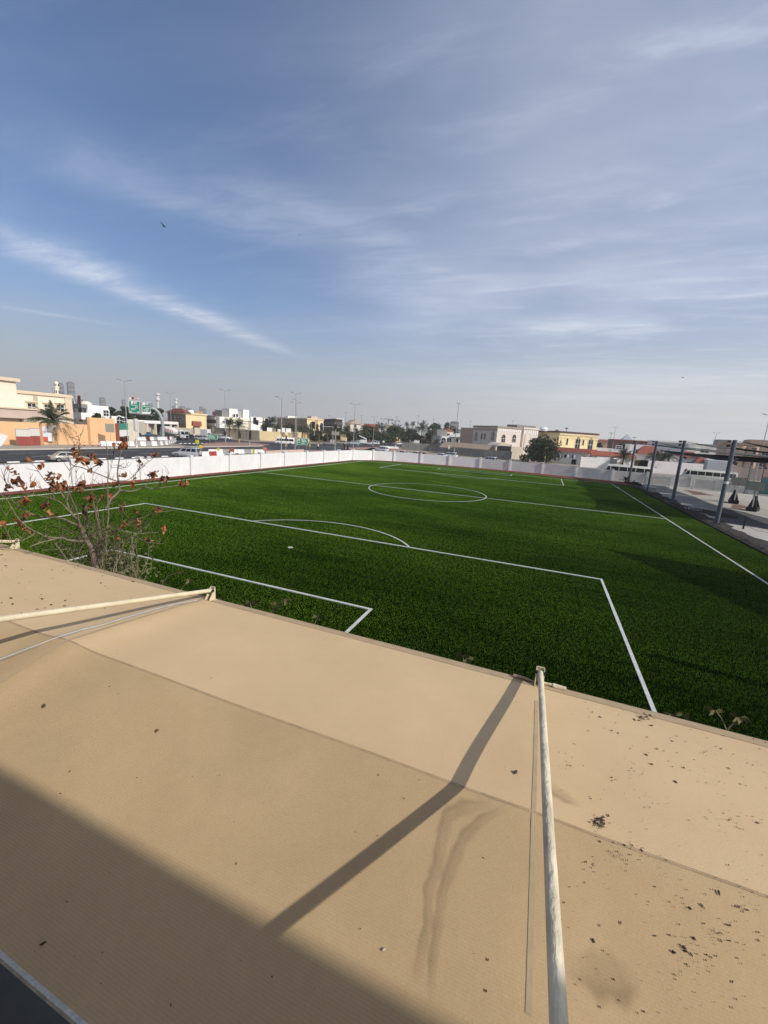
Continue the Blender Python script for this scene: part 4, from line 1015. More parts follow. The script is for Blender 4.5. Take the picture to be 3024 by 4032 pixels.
def hoop(label, p, rz, s=1.0):
    r = thing("basketball_stand", label, "basketball stand", p, rz, "wheeled basketball stands on the court")
    b = MB(); b.box((0, 0, .30), (1.1, 2.0, .5)); b.prism([(-.5, -.9, .55), (.5, -.9, .55), (.12, -.15, 2.0), (-.12, -.15, 2.0)], (0, .30, 0)); b.prism([(-.45, .5, .55), (.45, .5, .55), (.1, .2, 1.9), (-.1, .2, 1.9)], (0, .2, 0)); b.build("base", mat("stand_black_pad", (0.018, 0.018, 0.02), 0.7, .15, 3), r, bevel=.05)
    b = MB()
    for x in (-.28, .28): b.tube([(x, -.8, .3), (x*.5, .5, 3.0)], .05, 8)
    b.tube([(0, .7, .4), (0, .9, 3.1)], .07, 8); b.build("mast", mat("stand_grey", (0.55, 0.55, 0.52), .5, .1, 4), r, True)
    b = MB(); b.box((0, 1.35, 3.3), (1.8, .05, 1.05)); 
    b.build("backboard", mat("backboard_clear_grey", (0.50, 0.53, 0.52), .25, .08, 2), r)
    b = MB()
    for x in (-.9, .9): b.box((x, 1.385, 3.3), (.06, .03, 1.1))
    for z in (2.78, 3.82): b.box((0, 1.385, z), (1.8, .03, .06))
    b.build("backboard_frame", M_GALV, r)
    b = MB(); n = 16
    b.tube([(0.23*math.cos(k*2*math.pi/n), 1.66+.23*math.sin(k*2*math.pi/n), 3.05) for k in range(n+1)], .014, 6); b.build("rim", mat("rim_orange", (0.5, .12, .03), .5, .1, 4), r)
    b = MB(); b.tube([(0, .9, 3.0), (0, 1.34, 3.2)], .06, 8); b.build("arm", M_GALV, r)
    for x in (-.5, .5):
        for y in (-.85, .85):
            b = MB(); b.lathe([(.09, -.03), (.09, .03)], 12, (x, y, .10), axis='x'); b.build("wheel", M_TYRE, r)
    for c in r.children: c.scale = (s, s, s)
hoop("basketball stand with black padded base, left of the two on the court", tuple(G(2886, 1982)), rad(165))
hoop("basketball stand with grey uprights at the right edge of the court", tuple(G(2962, 2012)), rad(150))
blk = thing("concrete_block", "square grey block standing by the foot of the third steel post", "block", tuple(G(2566, 1938)), .2)
b = MB(); b.box((0, 0, .40), (.9, .9, .76)); b.box((0, 0, .80), (.96, .96, .08)); b.build("body", M_CONCRETE, blk, bevel=.03)
sp = thing("stay_post", "short leaning black post with a slack cable on the court floor", "post", tuple(G(2925, 2083)))
b = MB(); b.tube([(0, 0, 0), (.12, .1, 1.12)], .075, 12); b.lathe([(.1, 0.02), (.1, .06)], 12); b.box((.1, .05, .9), (.16, .2, .2)); b.build("pole", M_DARK, sp, True)
b = MB(); b.tube([(.12, .1, 1.1), (.35, .05, .7), (.6, -.1, .2), (1.0, -.3, .05), (2.2, -.9, .03), (4.5, -1.4, .03)], .015, 5); b.build("cable", M_DARK, sp, True)
def small_palm(label, p, h, n=16, name="palm_shrub"):
    r = thing(name, label, "plant", p); b = MB(); rr = random.Random(int(p[0]*7))
    for k in range(n):
        a = 2*math.pi*k/n+rr.uniform(-.2, .2); el = rr.uniform(.15, 1.2); pts = []
        for i in range(6):
            f = i/5; d = h*.9*f; pts.append(Vector((math.cos(a)*math.cos(el)*d, math.sin(a)*math.cos(el)*d, .25*h+math.sin(el)*d-.35*h*f*f)))
        for q0, q1, w in zip(pts, pts[1:], (.06, .10, .10, .07, .03)):
            s = Vector((-math.sin(a), math.cos(a), 0))*h*w
            b.quad(q0-s, q0+s, q1+s*.8, q1-s*.8)
    b.build("fronds", mat("palm_leaf_dark", (0.035, 0.045, 0.022), .7, .2, 3), r)
    b = MB(); b.tube([(0, 0, 0), (0, 0, .3*h)], [.09*h, .06*h], 8); b.build("trunk", M_BARKD, r)
small_palm("small dark palm seedling before the far wall by the farthest steel post", tuple(G(2462, 1900)), 1.9)
# red steel frame with teal wind screens
fr = thing("screen_frame", "red brown steel frame with teal wind screen panels at the right edge", "frame", tuple(G(2985, 1946)), rad(-38))
M_RED = mat("frame_red_brown", (0.16, 0.035, 0.03), .6, .15, 3)
for k in range(4):
    b = MB(); b.tube([(k*2.2, 0, 0), (k*2.2, 0, 8.2)], .06, 8); b.build("upright", M_RED, fr, True)
for z in (3.2, 5.6, 8.1):
    b = MB(); b.tube([(0, 0, z), (6.6, 0, z)], .045, 8); b.build("rail", M_RED, fr, True)
for k in range(3):
    b = MB(); b.box((1.1+k*2.2, 0, 1.6), (2.1, .03, 3.0)); b.build("panel", mat("teal_screen", (0.10, 0.30, 0.28), .6, .12, .8), fr)
# dark steel fence posts of the court boundary
cf = thing("mesh_fence", "tall grey wire fence with thin steel posts along the far edge of the court", "fence", tuple(G(2850, 1938)), 0)
A, B = G(2850, 1938), G(2975, 1950)
d = (B-A); ang = math.atan2(d.y, d.x); cf.rotation_euler = (0, 0, ang); n = 6
for k in range(n+1):
    b = MB(); b.tube([(d.length*k/n, 0, 0), (d.length*k/n, 0, 5.2)], .045, 6); b.build("fence_post", M_GALV, cf)
for z in (2.3, 3.7, 5.2):
    b = MB(); b.tube([(0, 0, z), (d.length, 0, z)], .03, 6); b.build("rail", M_GALV, cf)
b = MB(); b.quad((0, 0, .1), (d.length, 0, .1), (d.length, 0, 5.2), (0, 0, 5.2)); b.build("wire_mesh", M_NET, cf)

# ------------------------------------------------------------------ vehicles
CARP = {}
DIM = {'sedan': (4.6, .90, 1.42, .32, .86), 'suv': (4.9, .96, 1.84, .37, 1.08), 'van': (4.9, .94, 2.05, .34, 1.10), 'pickup': (5.2, .93, 1.78, .38, 1.05)}
def loft(b, secs, mi=0):
    rings = []
    for x, zb, zt, w in secs:
        o = len(b.v)
        for y, z in ((-w*.86, zb), (-w, zb+.18), (-w, zt-.16), (-w*.90, zt), (w*.90, zt), (w, zt-.16), (w, zb+.18), (w*.86, zb)): b.v.append((x, y, z))
        rings.append(o)
    for a, c in zip(rings, rings[1:]):
        for k in range(8): b.f.append((a+k, a+(k+1) % 8, c+(k+1) % 8, c+k)); b.m.append(mi)
    b.f.append(tuple(rings[0]+k for k in range(8))); b.m.append(mi); b.f.append(tuple(rings[-1]+k for k in reversed(range(8)))); b.m.append(mi)
def car_parts(kind, colname, col):
    key = (kind, colname)
    if key in CARP: return CARP[key]
    Lc, w, H, wr, belt = DIM[kind]; h = Lc/2
    mb = mat("car_paint_"+colname, col, 0.35, 0.03, 2, spec=0.5, coat=0.6)
    b = MB()
    hood = belt-.06
    if kind == 'van': secs = [(-h, .35, belt, w*.95), (-h+.1, .25, belt+.02, w), (h-1.0, .25, belt, w), (h-.35, .25, belt-.12, w*.97), (h, .35, belt-.4, w*.86)]
    else: secs = [(-h, .42, belt-.10, w*.88), (-h+.15, .28, belt-.02, w*.97), (-h+.9, .25, belt, w), (h-1.5, .25, belt, w), (h-.7, .25, hood-.05, w*.98), (h-.12, .28, hood-.17, w*.92), (h, .42, hood-.28, w*.82)]
    loft(b, secs)
    cab = {'sedan': (-h+.55, h-1.35, -h+1.25, h-2.15), 'suv': (-h+.06, h-1.25, -h+.38, h-1.95), 'van': (-h+.05, h-.50, -h+.15, h-1.15), 'pickup': (-.55, h-1.35, -.35, h-2.0)}[kind]
    b0, b1, t0, t1 = cab; wb, wt = w*.93, w*.76; zt = H-.05
    def cp(s, f, z):      # point on the side plane: f 0..1 along, z 0..1 up
        x0 = b0+(t0-b0)*z; x1 = b1+(t1-b1)*z; y = (wb+(wt-wb)*z)*s; return Vector((x0+(x1-x0)*f, y, belt-.02+(zt-belt+.02)*z))
    vs = [cp(-1, 0, 0), cp(-1, 1, 0), cp(1, 1, 0), cp(1, 0, 0), cp(-1, 0, 1), cp(-1, 1, 1), cp(1, 1, 1), cp(1, 0, 1)]
    b.add(vs, [(0, 1, 5, 4), (1, 2, 6, 5), (2, 3, 7, 6), (3, 0, 4, 7), (4, 5, 6, 7)])
    b.add([(t0+.05, -wt*.8, H), (t1-.1, -wt*.8, H), (t1-.1, wt*.8, H), (t0+.05, wt*.8, H), cp(-1, 0, 1), cp(-1, 1, 1), cp(1, 1, 1), cp(1, 0, 1)], [(0, 1, 2, 3), (4, 5, 1, 0), (5, 6, 2, 1), (6, 7, 3, 2), (7, 4, 0, 3)])
    if kind == 'pickup': b.box((-h+.95, -w+.05, belt+.05), (1.7, .08, .15)); b.box((-h+.95, w-.05, belt+.05), (1.7, .08, .15))
    body = b.mesh("body", mb, True)
    parts = [("body", body, (0, 0, 0), [])]
    nwin = {'sedan': 2, 'suv': 3, 'van': 3, 'pickup': 2}[kind]
    for s in (-1, 1):
        for i in range(nwin):
            f0, f1 = .05+i*.90/nwin+.02, .05+(i+1)*.90/nwin-.02; q = MB(); o = Vector((0, s*.012, .004))
            q.add([cp(s, f0, .14)+o, cp(s, f1, .14)+o, cp(s, f1, .86)+o, cp(s, f0, .86)+o], [(0, 1, 2, 3)]); parts.append(("window", q.mesh("window", M_CARGLASS), (0, 0, 0), []))
    for f, dx, nm in ((1, .012, "windscreen"), (0, -.012, "rear_window")):
        q = MB(); pts = []
        for s, z in ((-1, .12), (1, .12), (1, .88), (-1, .88)):
            p = cp(s, f, z); p.y *= .90; p.x += dx; p.z += .006; pts.append(p)
        q.add(pts, [(0, 1, 2, 3)]); parts.append((nm, q.mesh(nm, M_CARGLASS), (0, 0, 0), []))
    q = MB(); q.lathe([(wr*.9, -.11), (wr, -.07), (wr, .07), (wr*.9, .11)], 18, axis='y'); ty = q.mesh("wheel", M_TYRE, True)
    q = MB(); q.lathe([(wr*.62, -.115), (wr*.62, .115)], 14, axis='y'); ri = q.mesh("rim", M_RIM)
    for x in (h-.95, -h+.95):
        for s in (-1, 1): parts.append(("wheel", ty, (x, s*(w-.06), wr), [("rim", ri)]))
    for s in (-1, 1):
        q = MB(); q.box((h-.06, s*w*.66, hood-.30), (.12, .34, .15)); parts.append(("headlight", q.mesh("headlight", M_LAMP), (0, 0, 0), []))
        q = MB(); q.box((-h+.03, s*w*.78, belt-.22), (.10, .18, .30)); parts.append(("tail_light", q.mesh("tail_light", M_TAIL), (0, 0, 0), []))
    q = MB(); q.box((h-.03, 0, .45), (.10, w*1.5, .2)); q.box((-h+.02, 0, .45), (.10, w*1.6, .18)); parts.append(("bumper", q.mesh("bumper", mb if kind == 'sedan' else M_DARK), (0, 0, 0), []))
    if kind == 'suv':
        q = MB()
        for s in (-1, 1): q.box((-.2, s*wt*.78, H+.03), (2.2, .05, .05))
        parts.append(("roof_rail", q.mesh("roof_rail", M_DARK), (0, 0, 0), []))
    CARP[key] = parts
    return parts
PAINT = {'silver': (0.42, 0.43, 0.45), 'white': (0.80, 0.80, 0.79), 'black': (0.012, 0.012, 0.014), 'blue': (0.04, 0.16, 0.28), 'beige': (0.50, 0.44, 0.35), 'grey': (0.16, 0.17, 0.18), 'tan': (0.30, 0.27, 0.23), 'navy': (0.02, 0.03, 0.06), 'red': (0.25, 0.02, 0.025)}
def car(kind, col, p, deg, label, group, spare=False):
    r = thing("parked_car" if 'parked' in label else "car", label, {'sedan': 'car', 'suv': 'car', 'van': 'van', 'pickup': 'pickup truck'}[kind], (p[0], p[1], 0.012), rad(deg), group)
    for nm, me, loc, subs in car_parts(kind, col, PAINT[col]):
        o = ob(nm, me, r); o.location = loc
        for sn, sm in subs: ob(sn, sm, o)
    if spare:
        q = MB(); Lc = DIM[kind][0]; q.lathe([(.34, -Lc/2-.26), (.39, -Lc/2-.22), (.39, -Lc/2-.04), (.34, -Lc/2)], 18, (0, .1, 1.0), axis='x'); q.build("spare_wheel_cover", mat("car_paint_silver", PAINT['silver']), r, True)
    return r
def CAR(kind, col, u, v, deg, label, group="cars on the far roads", **k): return car(kind, col, G(u, v), deg, label, group, **k)
CAR('suv', 'silver', 737, 1801, -160, "silver SUV with a spare wheel on its tail, parked beside the white wall", spare=True)
CAR('sedan', 'tan', 272, 1817, 72, "dull grey sedan parked by the striped kerb behind the bare tree")
GP = "cars parked in the lot before the cement mixer"
CAR('suv', 'white', 520, 1714, 20, "white SUV at the left end of the row behind the barriers", GP)
CAR('sedan', 'blue', 585, 1717, -40, "blue car between the white SUV and the cement mixer", GP)
CAR('sedan', 'black', 545, 1721, -30, "black car with a pale roof nearest the barriers, before the white SUV", GP)
CAR('sedan', 'grey', 628, 1722, -35, "dark grey car beside the tail of the cement mixer", GP)
GQ = "cars beside the cement mixer and box truck"
CAR('sedan', 'navy', 752, 1725, 15, "dark blue car half hidden behind the silver SUV next to the cement mixer", GQ)
CAR('suv', 'silver', 795, 1735, 14, "silver SUV with its nose out, between the cement mixer and the green street sign", GQ)
CAR('sedan', 'black', 838, 1733, 12, "black car right behind the small green street sign", GQ)
CAR('pickup', 'silver', 858, 1730, 8, "silver grey car with its tail by the green street sign, left of the white one", GQ)
CAR('suv', 'white', 888, 1731, 14, "white pale car just left of the tall double lamp", GQ)
GR = "cars lined up under the palms across the junction"
CAR('suv', 'tan', 1294, 1753, 200, "dull tan SUV passing the yellow garden wall", GR)
CAR('suv', 'beige', 1344, 1750, 185, "beige SUV under the palms beside the traffic light", GR)
CAR('suv', 'silver', 1388, 1751, 215, "silver SUV right behind the tall lamp at the wall's corner", GR)
CAR('sedan', 'white', 1445, 1751, 190, "white sedan left of the white van", GR)
CAR('van', 'white', 1476, 1751, 190, "white van under the palms", GR)
CAR('sedan', 'black', 1502, 1752, 200, "black sedan just right of the white van", GR)
CAR('sedan', 'navy', 1530, 1752, 205, "dark blue sedan, third to the right of the white van", GR)
CAR('sedan', 'grey', 1548, 1751, 200, "dark grey sedan next to the white SUV under the trees", GR)
CAR('suv', 'white', 1569, 1752, 200, "white SUV at the right end of the row under the trees", GR)
CAR('suv', 'black', 1592, 1750, 200, "black SUV before the pale wall, next to the white truck", GR)
CAR('sedan', 'silver', 1692, 1752, 190, "pale car under the long terracotta car port", GR)
GS = "cars on the side road behind the far wall"
CAR('sedan', 'black', 1462, 1779, 172, "black sedan whose roof shows over the corner of the white wall", GS)
CAR('suv', 'white', 1502, 1779, 172, "white SUV whose roof shows over the wall right of the black sedan", GS)
CAR('sedan', 'white', 1583, 1792, 170, "white sedan with dark windows over the wall, right of the thin sign post", GS)
CAR('sedan', 'white', 1634, 1795, 170, "white sedan next to a dark red tail, over the grey wall", GS)
CAR('sedan', 'white', 1733, 1801, 168, "low white sedan left of the tall lamp post behind the grey wall", GS)
CAR('suv', 'white', 1770, 1803, 168, "white SUV right beside the tall lamp post behind the grey wall", GS)
CAR('suv', 'white', 1922, 1823, 168, "white SUV before the arched garage, behind the grey wall", GS)
CAR('sedan', 'red', 1656, 1797, 170, "dark red car tail squeezed behind the white sedan over the grey wall", GS)

def bus(label, p, deg, Lb=7.0, H=2.65, w=1.03, col="bus_cream", c=(0.72, 0.70, 0.62), nwin=5, name="minibus"):
    r = thing(name, label, "minibus", (p[0], p[1], 0.012), rad(deg), "minibuses around the pitch"); h = Lb/2
    m = mat(col, c, 0.4, .05, 2, spec=.5); b = MB()
    rings = []
    for x, zb, zt, ww, s in ((-h, .55, H-.15, w*.95, 0), (-h+.12, .4, H-.02, w, 0), (h-1.4, .4, H, w, 0), (h-.7, .4, H-.10, w, 0), (h-.15, .42, 1.25, w*.97, 0), (h, .5, 1.0, w*.92, 0)):
        o = len(b.v)
        for y, z in ((-ww*.95, zb), (-ww, zb+.15), (-ww*.97, zt-.3), (-ww*.80, zt), (ww*.80, zt), (ww*.97, zt-.3), (ww, zb+.15), (ww*.95, zb)): b.v.append((x, y, z))
        rings.append(o)
    for a, c2 in zip(rings, rings[1:]):
        for k in range(8): b.f.append((a+k, a+(k+1) % 8, c2+(k+1) % 8, c2+k)); b.m.append(0)
    b.f.append(tuple(rings[0]+k for k in range(8))); b.m.append(0); b.f.append(tuple(rings[-1]+k for k in range(8))); b.m.append(0)
    b.build("body", m, r, True)
    span = Lb-1.75; pw = span/nwin
    for s in (-1, 1):
        for i in range(nwin):
            q = MB(); x0 = -h+.25+i*pw; y = s*(w+.004)
            q.add([(x0+.05, y, 1.28), (x0+pw-.05, y, 1.28), (x0+pw-.05, s*(w*.975+.006), H-.46), (x0+.05, s*(w*.975+.006), H-.46)], [(0, 1, 2, 3)]); q.build("window", M_CARGLASS, r)
        q = MB(); y = s*(w+.004); q.add([(h-1.38, y, 1.25), (h-.45, y, 1.25), (h-.85, s*(w*.975+.006), H-.5), (h-1.38, s*(w*.975+.006), H-.46)], [(0, 1, 2, 3)]); q.build("window", M_CARGLASS, r)
        q = MB(); q.box((h-.02, s*w*.7, .82), (.06, .35, .18)); q.build("headlight", M_LAMP, r)
    q = MB(); q.add([(h-.13, -w*.9, 1.30), (h-.13, w*.9, 1.30), (h-.66, w*.84, H-.22), (h-.66, -w*.84, H-.22)], [(0, 1, 2, 3)]); q.v = [(x+.02, y, z+.012) for x, y, z in q.v]; q.build("windscreen", M_CARGLASS, r)
    q = MB(); q.add([(-h-.008, -w*.75, 1.3), (-h-.008, w*.75, 1.3), (-h-.008, w*.72, H-.5), (-h-.008, -w*.72, H-.5)], [(0, 1, 2, 3)]); q.build("rear_window", M_CARGLASS, r)
    for x in (h-1.1, -h+1.5):
        for s in (-1, 1):
            q = MB(); q.lathe([(.34, -.12), (.39, -.08), (.39, .08), (.34, .12)], 16, axis='y'); o = q.build("wheel", M_TYRE, r, True); o.location = (x, s*(w-.08), .39)
            q = MB(); q.lathe([(.22, -.125), (.22, .125)], 12, axis='y'); q.build("rim", M_RIM, o)
    q = MB(); q.box((h+.01, 0, .55), (.10, w*1.8, .22)); q.build("bumper", M_DARK, r)
    return r
bus("white minibus driving past the yellow garden wall", G(1121, 1750), 215, 7.0, 2.6, 1.0, "bus_white", (0.80, 0.80, 0.78), 3)
bus("cream minibus behind the far wall, left of the steel posts", G(2468, 1877), 176, 10.6, 2.75, 1.1, nwin=5)
bus("cream minibus behind the wall between the second and nearest steel posts", G(2785, 1893), 174, 11.0, 2.7, 1.1, nwin=6)
# cement mixer
def text_mesh(txt, size, wide=1.0):
    cu = bpy.data.curves.new("t", 'FONT'); cu.body = txt; cu.size = size; cu.align_x = 'CENTER'; cu.align_y = 'CENTER'; cu.resolution_u = 2; cu.offset = 0.02
    o = bpy.data.objects.new("t", cu); COL.objects.link(o); bpy.context.view_layer.update()
    me = bpy.data.meshes.new_from_object(o.evaluated_get(bpy.context.evaluated_depsgraph_get())); bpy.data.objects.remove(o); return me
mx_p = G(688, 1731); mix = thing("cement_mixer_truck", "cement mixer truck with a white drum lettered Unimix upside down", "cement mixer", (mx_p.x, mx_p.y, .012), rad(18))
b = MB(); b.box((-.6, 0, .95), (8.6, .9, .3)); b.box((-.9, 0, .62), (1.2, 2.3, .55)); b.build("chassis", M_DARK, mix)
cabm = mat("truck_white", (0.78, 0.78, 0.77), .4, .05, 2, spec=.5)
b = MB(); b.prism([(2.6, -1.2, .75), (4.35, -1.2, .75), (4.35, -1.2, 1.75), (4.1, -1.2, 3.1), (2.6, -1.2, 3.1)], (0, 2.4, 0)); b.build("cab", cabm, mix, bevel=.08)
b = MB(); b.add([(4.375, -1.08, 1.85), (4.375, 1.08, 1.85), (4.14, 1.05, 2.95), (4.14, -1.05, 2.95)], [(0, 1, 2, 3)]); b.build("windscreen", M_CARGLASS, mix)
b = MB(); b.box((4.38, 0, 1.25), (.06, 1.9, .8)); b.build("grille", M_DARK, mix)
for s in (-1, 1):
    b = MB(); b.add([(3.0, s*1.212, 1.9), (4.05, s*1.212, 1.9), (3.95, s*1.212, 2.85), (3.0, s*1.212, 2.85)], [(0, 1, 2, 3)]); b.build("window", M_CARGLASS, mix)
    b = MB(); b.box((4.37, s*.95, .95), (.08, .35, .22)); b.build("headlight", M_LAMP, mix)
    b = MB(); b.box((4.45, s*1.35, 2.3), (.12, .18, .7)); b.build("mirror", M_DARK, mix)
    for x in (3.4, 1.2, -1.9, -3.3):
        b = MB(); b.lathe([(.46, -.16), (.53, -.10), (.53, .10), (.46, .16)], 18, axis='y'); o = b.build("wheel", M_TYRE, mix, True); o.location = (x, s*1.05, .53)
        b = MB(); b.lathe([(.28, -.165), (.28, .165)], 12, axis='y'); b.build("rim", M_RIM, o)
DP = [(.55, -3.3), (.95, -2.6), (1.28, -1.6), (1.36, -.6), (1.36, .3), (1.15, 1.6), (.75, 2.5), (.3, 2.7)]
b = MB(); b.lathe(DP, 28, axis='x'); dr = b.build("drum", mat("drum_white", (0.74, 0.72, 0.68), .5, .10, 1.5), mix, True)
dr.location = (-1.2, 0, 2.75); dr.rotation_euler = (0, rad(12), 0)
def dr_r(x):
    for (r0, x0), (r1, x1) in zip(DP, DP[1:]):
        if x0 <= x <= x1: return r0+(r1-r0)*(x-x0)/(x1-x0)
    return .6
tm = text_mesh("Unimix", 1.30)
bmx = bmesh.new(); bmx.from_mesh(tm); bmesh.ops.subdivide_edges(bmx, edges=[e for e in bmx.edges if e.calc_length() > .25], cuts=3)
for v_ in bmx.verts:
    x, y = -v_.co.x*.92-.35, -v_.co.y; r = dr_r(x)+.02; a = -math.pi/2+ (y+.25)/1.36*1.0
    # seen from the -Y side, turned upside down
    v_.co = Vector((x, r*math.sin(a), r*math.cos(a)*1.0 if False else r*math.cos(a)))
bmx.to_mesh(tm); bmx.free(); tm.materials.append(mat("lettering_red", (0.42, 0.03, 0.04), .6, .05, 3)); lt = ob("lettering", tm, dr)
b = MB(); b.prism([(-4.6, -.4, 3.6), (-3.9, -.4, 3.9), (-4.3, -.4, 2.6)], (0, .8, 0)); b.tube([(-4.5, 0, 2.7), (-5.2, 0, 1.6)], .22, 8); b.box((-4.4, 0, 1.9), (.2, 1.4, 1.9)); b.build("chute", M_GALV, mix)
b = MB(); b.tube([(1.75, 0, 1.1), (1.75, 0, 3.0)], .3, 10); b.box((2.1, 0, 2.9), (.6, 1.2, .8)); b.build("water_tank", cabm, mix)
# box truck, small white trucks
def truck(label, p, deg, bw, bh, bl, boxcol, name="box_truck"):
    r = thing(name, label, "truck", (p[0], p[1], .012), rad(deg), "trucks parked across the junction")
    b = MB(); b.box((-bl/2-.05, 0, .95+bh/2), (bl, bw, bh)); b.build("cargo_box", boxcol, r, bevel=.04)
    b = MB(); b.prism([(.1, -bw*.46, .55), (1.75, -bw*.46, .55), (1.75, -bw*.46, 1.3), (1.35, -bw*.46, 2.25), (.1, -bw*.46, 2.25)], (0, bw*.92, 0)); b.build("cab", cabm, r, bevel=.07)
    b = MB(); b.add([(1.755, -bw*.42, 1.36), (1.755, bw*.42, 1.36), (1.40, bw*.40, 2.15), (1.40, -bw*.40, 2.15)], [(0, 1, 2, 3)]); b.v = [(x+.01, y, z+.01) for x, y, z in b.v]; b.build("windscreen", M_CARGLASS, r)
    b = MB(); b.box((-bl/2, 0, .75), (bl+1.6, .8, .22)); b.build("chassis", M_DARK, r)
    for s in (-1, 1):
        b = MB(); b.add([(.35, s*(bw*.46+.01), 1.4), (1.5, s*(bw*.46+.01), 1.4), (1.28, s*(bw*.46+.01), 2.1), (.35, s*(bw*.46+.01), 2.1)], [(0, 1, 2, 3)]); b.build("window", M_CARGLASS, r)
        b = MB(); b.box((1.75, s*bw*.36, .8), (.06, .3, .2)); b.build("headlight", M_LAMP, r)
        for x in (1.0, -bl+.9):
            b = MB(); b.lathe([(.36, -.12), (.42, -.08), (.42, .08), (.36, .12)], 16, axis='y'); o = b.build("wheel", M_TYRE, r, True); o.location = (x, s*(bw/2-.12), .42)
            b = MB(); b.lathe([(.22, -.125), (.22, .125)], 12, axis='y'); b.build("rim", M_RIM, o)
    return r
truck("white box truck with a grey blue box behind the parked cars", G(822, 1727), 15, 2.3, 2.5, 5.2, mat("truck_box_grey", (0.60, 0.63, 0.68), .5, .05, 1.5))
truck("small white box truck before the terracotta car port", G(1630, 1752), 196, 2.0, 2.0, 3.2, mat("truck_box_white", (0.80, 0.80, 0.78), .5, .05, 1.5))
t_ = truck("white truck with a slanting raised boom under the palms", G(1418, 1752), 200, 2.0, 1.6, 3.0, mat("truck_box_white", (0.80, 0.80, 0.78)))
b = MB(); b.prism([(-3.0, -.5, 2.6), (.6, -.5, 4.2), (.8, -.5, 4.6), (-3.0, -.5, 3.2)], (0, 1.0, 0)); b.build("boom", cabm, t_)

# ------------------------------------------------------------------ barriers, cones, hoardings, small signs
M_BW = mat("barrier_white", (0.78, 0.77, 0.75), .7, .07, 3); M_BR = mat("barrier_red", (0.40, 0.05, 0.045), .7, .15, 3); M_BG = mat("barrier_grey", (0.36, 0.33, 0.32), .8, .12, 3)
M_BM = mat("barrier_maroon", (0.16, 0.035, 0.04), .7, .12, 3)
BME = {}
def barrier_mesh(m, l=1.5, hgt=1.0):
    k = (m.name, l, hgt)
    if k not in BME:
        b = MB(); b.prism([(-l/2+.03, -.28, .02), (-l/2+.03, -.28, .2*hgt), (-l/2+.03, -.12, .45*hgt), (-l/2+.03, -.09, hgt), (-l/2+.03, .09, hgt), (-l/2+.03, .12, .45*hgt), (-l/2+.03, .28, .2*hgt), (-l/2+.03, .28, .02)], (l-.06, 0, 0)); BME[k] = b.mesh("road_barrier", m)
    return BME[k]
def barrier_row(px, seq, label, group, l=1.5, hgt=1.0):
    P = [G(*q) for q in px]; cnt = {}; ORD = ('first', 'second', 'third', 'fourth', 'fifth', 'sixth', 'seventh', 'eighth', 'ninth', 'tenth', 'eleventh', 'twelfth', 'thirteenth', 'fourteenth', 'fifteenth', 'sixteenth'); seglen = [(b_-a_).length for a_, b_ in zip(P, P[1:])]
    T = sum(seglen); n = max(1, int(T/l)); k = 0
    for j in range(n):
        d = (j+.5)*T/n; s = 0
        while s < len(seglen)-1 and d > seglen[s]: d -= seglen[s]; s += 1
        p = P[s].lerp(P[s+1], min(1, d/seglen[s])); t = P[s+1]-P[s]
        m = seq[j % len(seq)]; o = ob("road_barrier", barrier_mesh(m, T/n, hgt)); o.location = (p.x, p.y, .03); o.rotation_euler = (0, 0, math.atan2(t.y, t.x))
        cn = "white" if m is M_BW else "dark red" if m in (M_BR, M_BM) else "grey"
        cnt[cn] = cnt.get(cn, 0)+1; lab = label % cn if "%" in label else label
        tag(o, "%s, %s %s one from the left" % (lab, ORD[min(15, cnt[cn]-1)], cn if "%" in label else ""), "road barrier", group % cn if "%" in group else group, "thing")
barrier_row(((504, 1758), (560, 1757), (620, 1756), (660, 1752), (685, 1744), (692, 1738)), [M_BW, M_BG], "%s barrier of the curved row", "%s barriers in the curved row", 1.6, 1.15)
barrier_row(((540, 1736), (600, 1735), (650, 1734), (684, 1732)), [M_BW, M_BW, M_BM, M_BW, M_BG, M_BW], "%s barrier behind the curved row", "%s barriers behind the curved row", 1.6, 1.1)
barrier_row(((395, 1757), (455, 1757), (503, 1758)), [M_BW, M_BW], "%s barrier by the orange wall", "%s barriers by the orange wall", 2.2, 1.1)
barrier_row(((792, 1799), (850, 1797), (905, 1795)), [M_BW, M_BR, M_BW, M_BG, M_BM], "%s barrier right behind the silver SUV", "%s barriers behind the silver SUV", 1.5, 1.0)
barrier_row(((820, 1788), (900, 1787), (985, 1787), (1040, 1787)), [M_BW, M_BW, M_BG], "%s barrier of the long row over the white wall", "%s barriers in the long row over the wall", 1.6, 1.0)
barrier_row(((1045, 1790), (1110, 1786), (1195, 1782)), [mat("barrier_pinkish", (0.55, 0.42, 0.36), .8, .1, 2)], "low pinkish block along the brick island", "pinkish blocks along the island", 3.2, .85)
barrier_row(((1795, 1814), (1850, 1819), (1890, 1823)), [M_BW, M_BM, M_BW, M_BG], "%s barrier left of the garage's SUV", "%s barriers left of the white SUV", 1.3, 1.0)
barrier_row(((1962, 1828), (2040, 1836), (2125, 1844)), [M_BW, M_BM, M_BW, M_BG], "%s barrier before the big bush", "%s barriers before the big bush", 1.3, 1.05)
barrier_row(((1495, 1764), (1540, 1766), (1572, 1768)), [M_BW], "%s low barrier by the cars under the trees", "%s barriers on the island", 2.0, .9)
b = MB(); q0, q1 = G(2072, 1836), G(2128, 1842)
rt = thing("red_tarp_stack", "stack of red and white barriers under a pinkish sheet before the big bush", "barrier stack", (q0.x, q0.y, 0), math.atan2(q1.y-q0.y, q1.x-q0.x))
Lr = (q1-q0).length
b.prism([(0, .5, .03), (0, .9, 1.3), (0, 2.2, 1.35), (0, 2.6, .03)], (Lr, 0, 0)); b.build("sheet", mat("pink_sheet", (0.62, 0.33, 0.28), .8, .15, 2), rt)
CONE = []
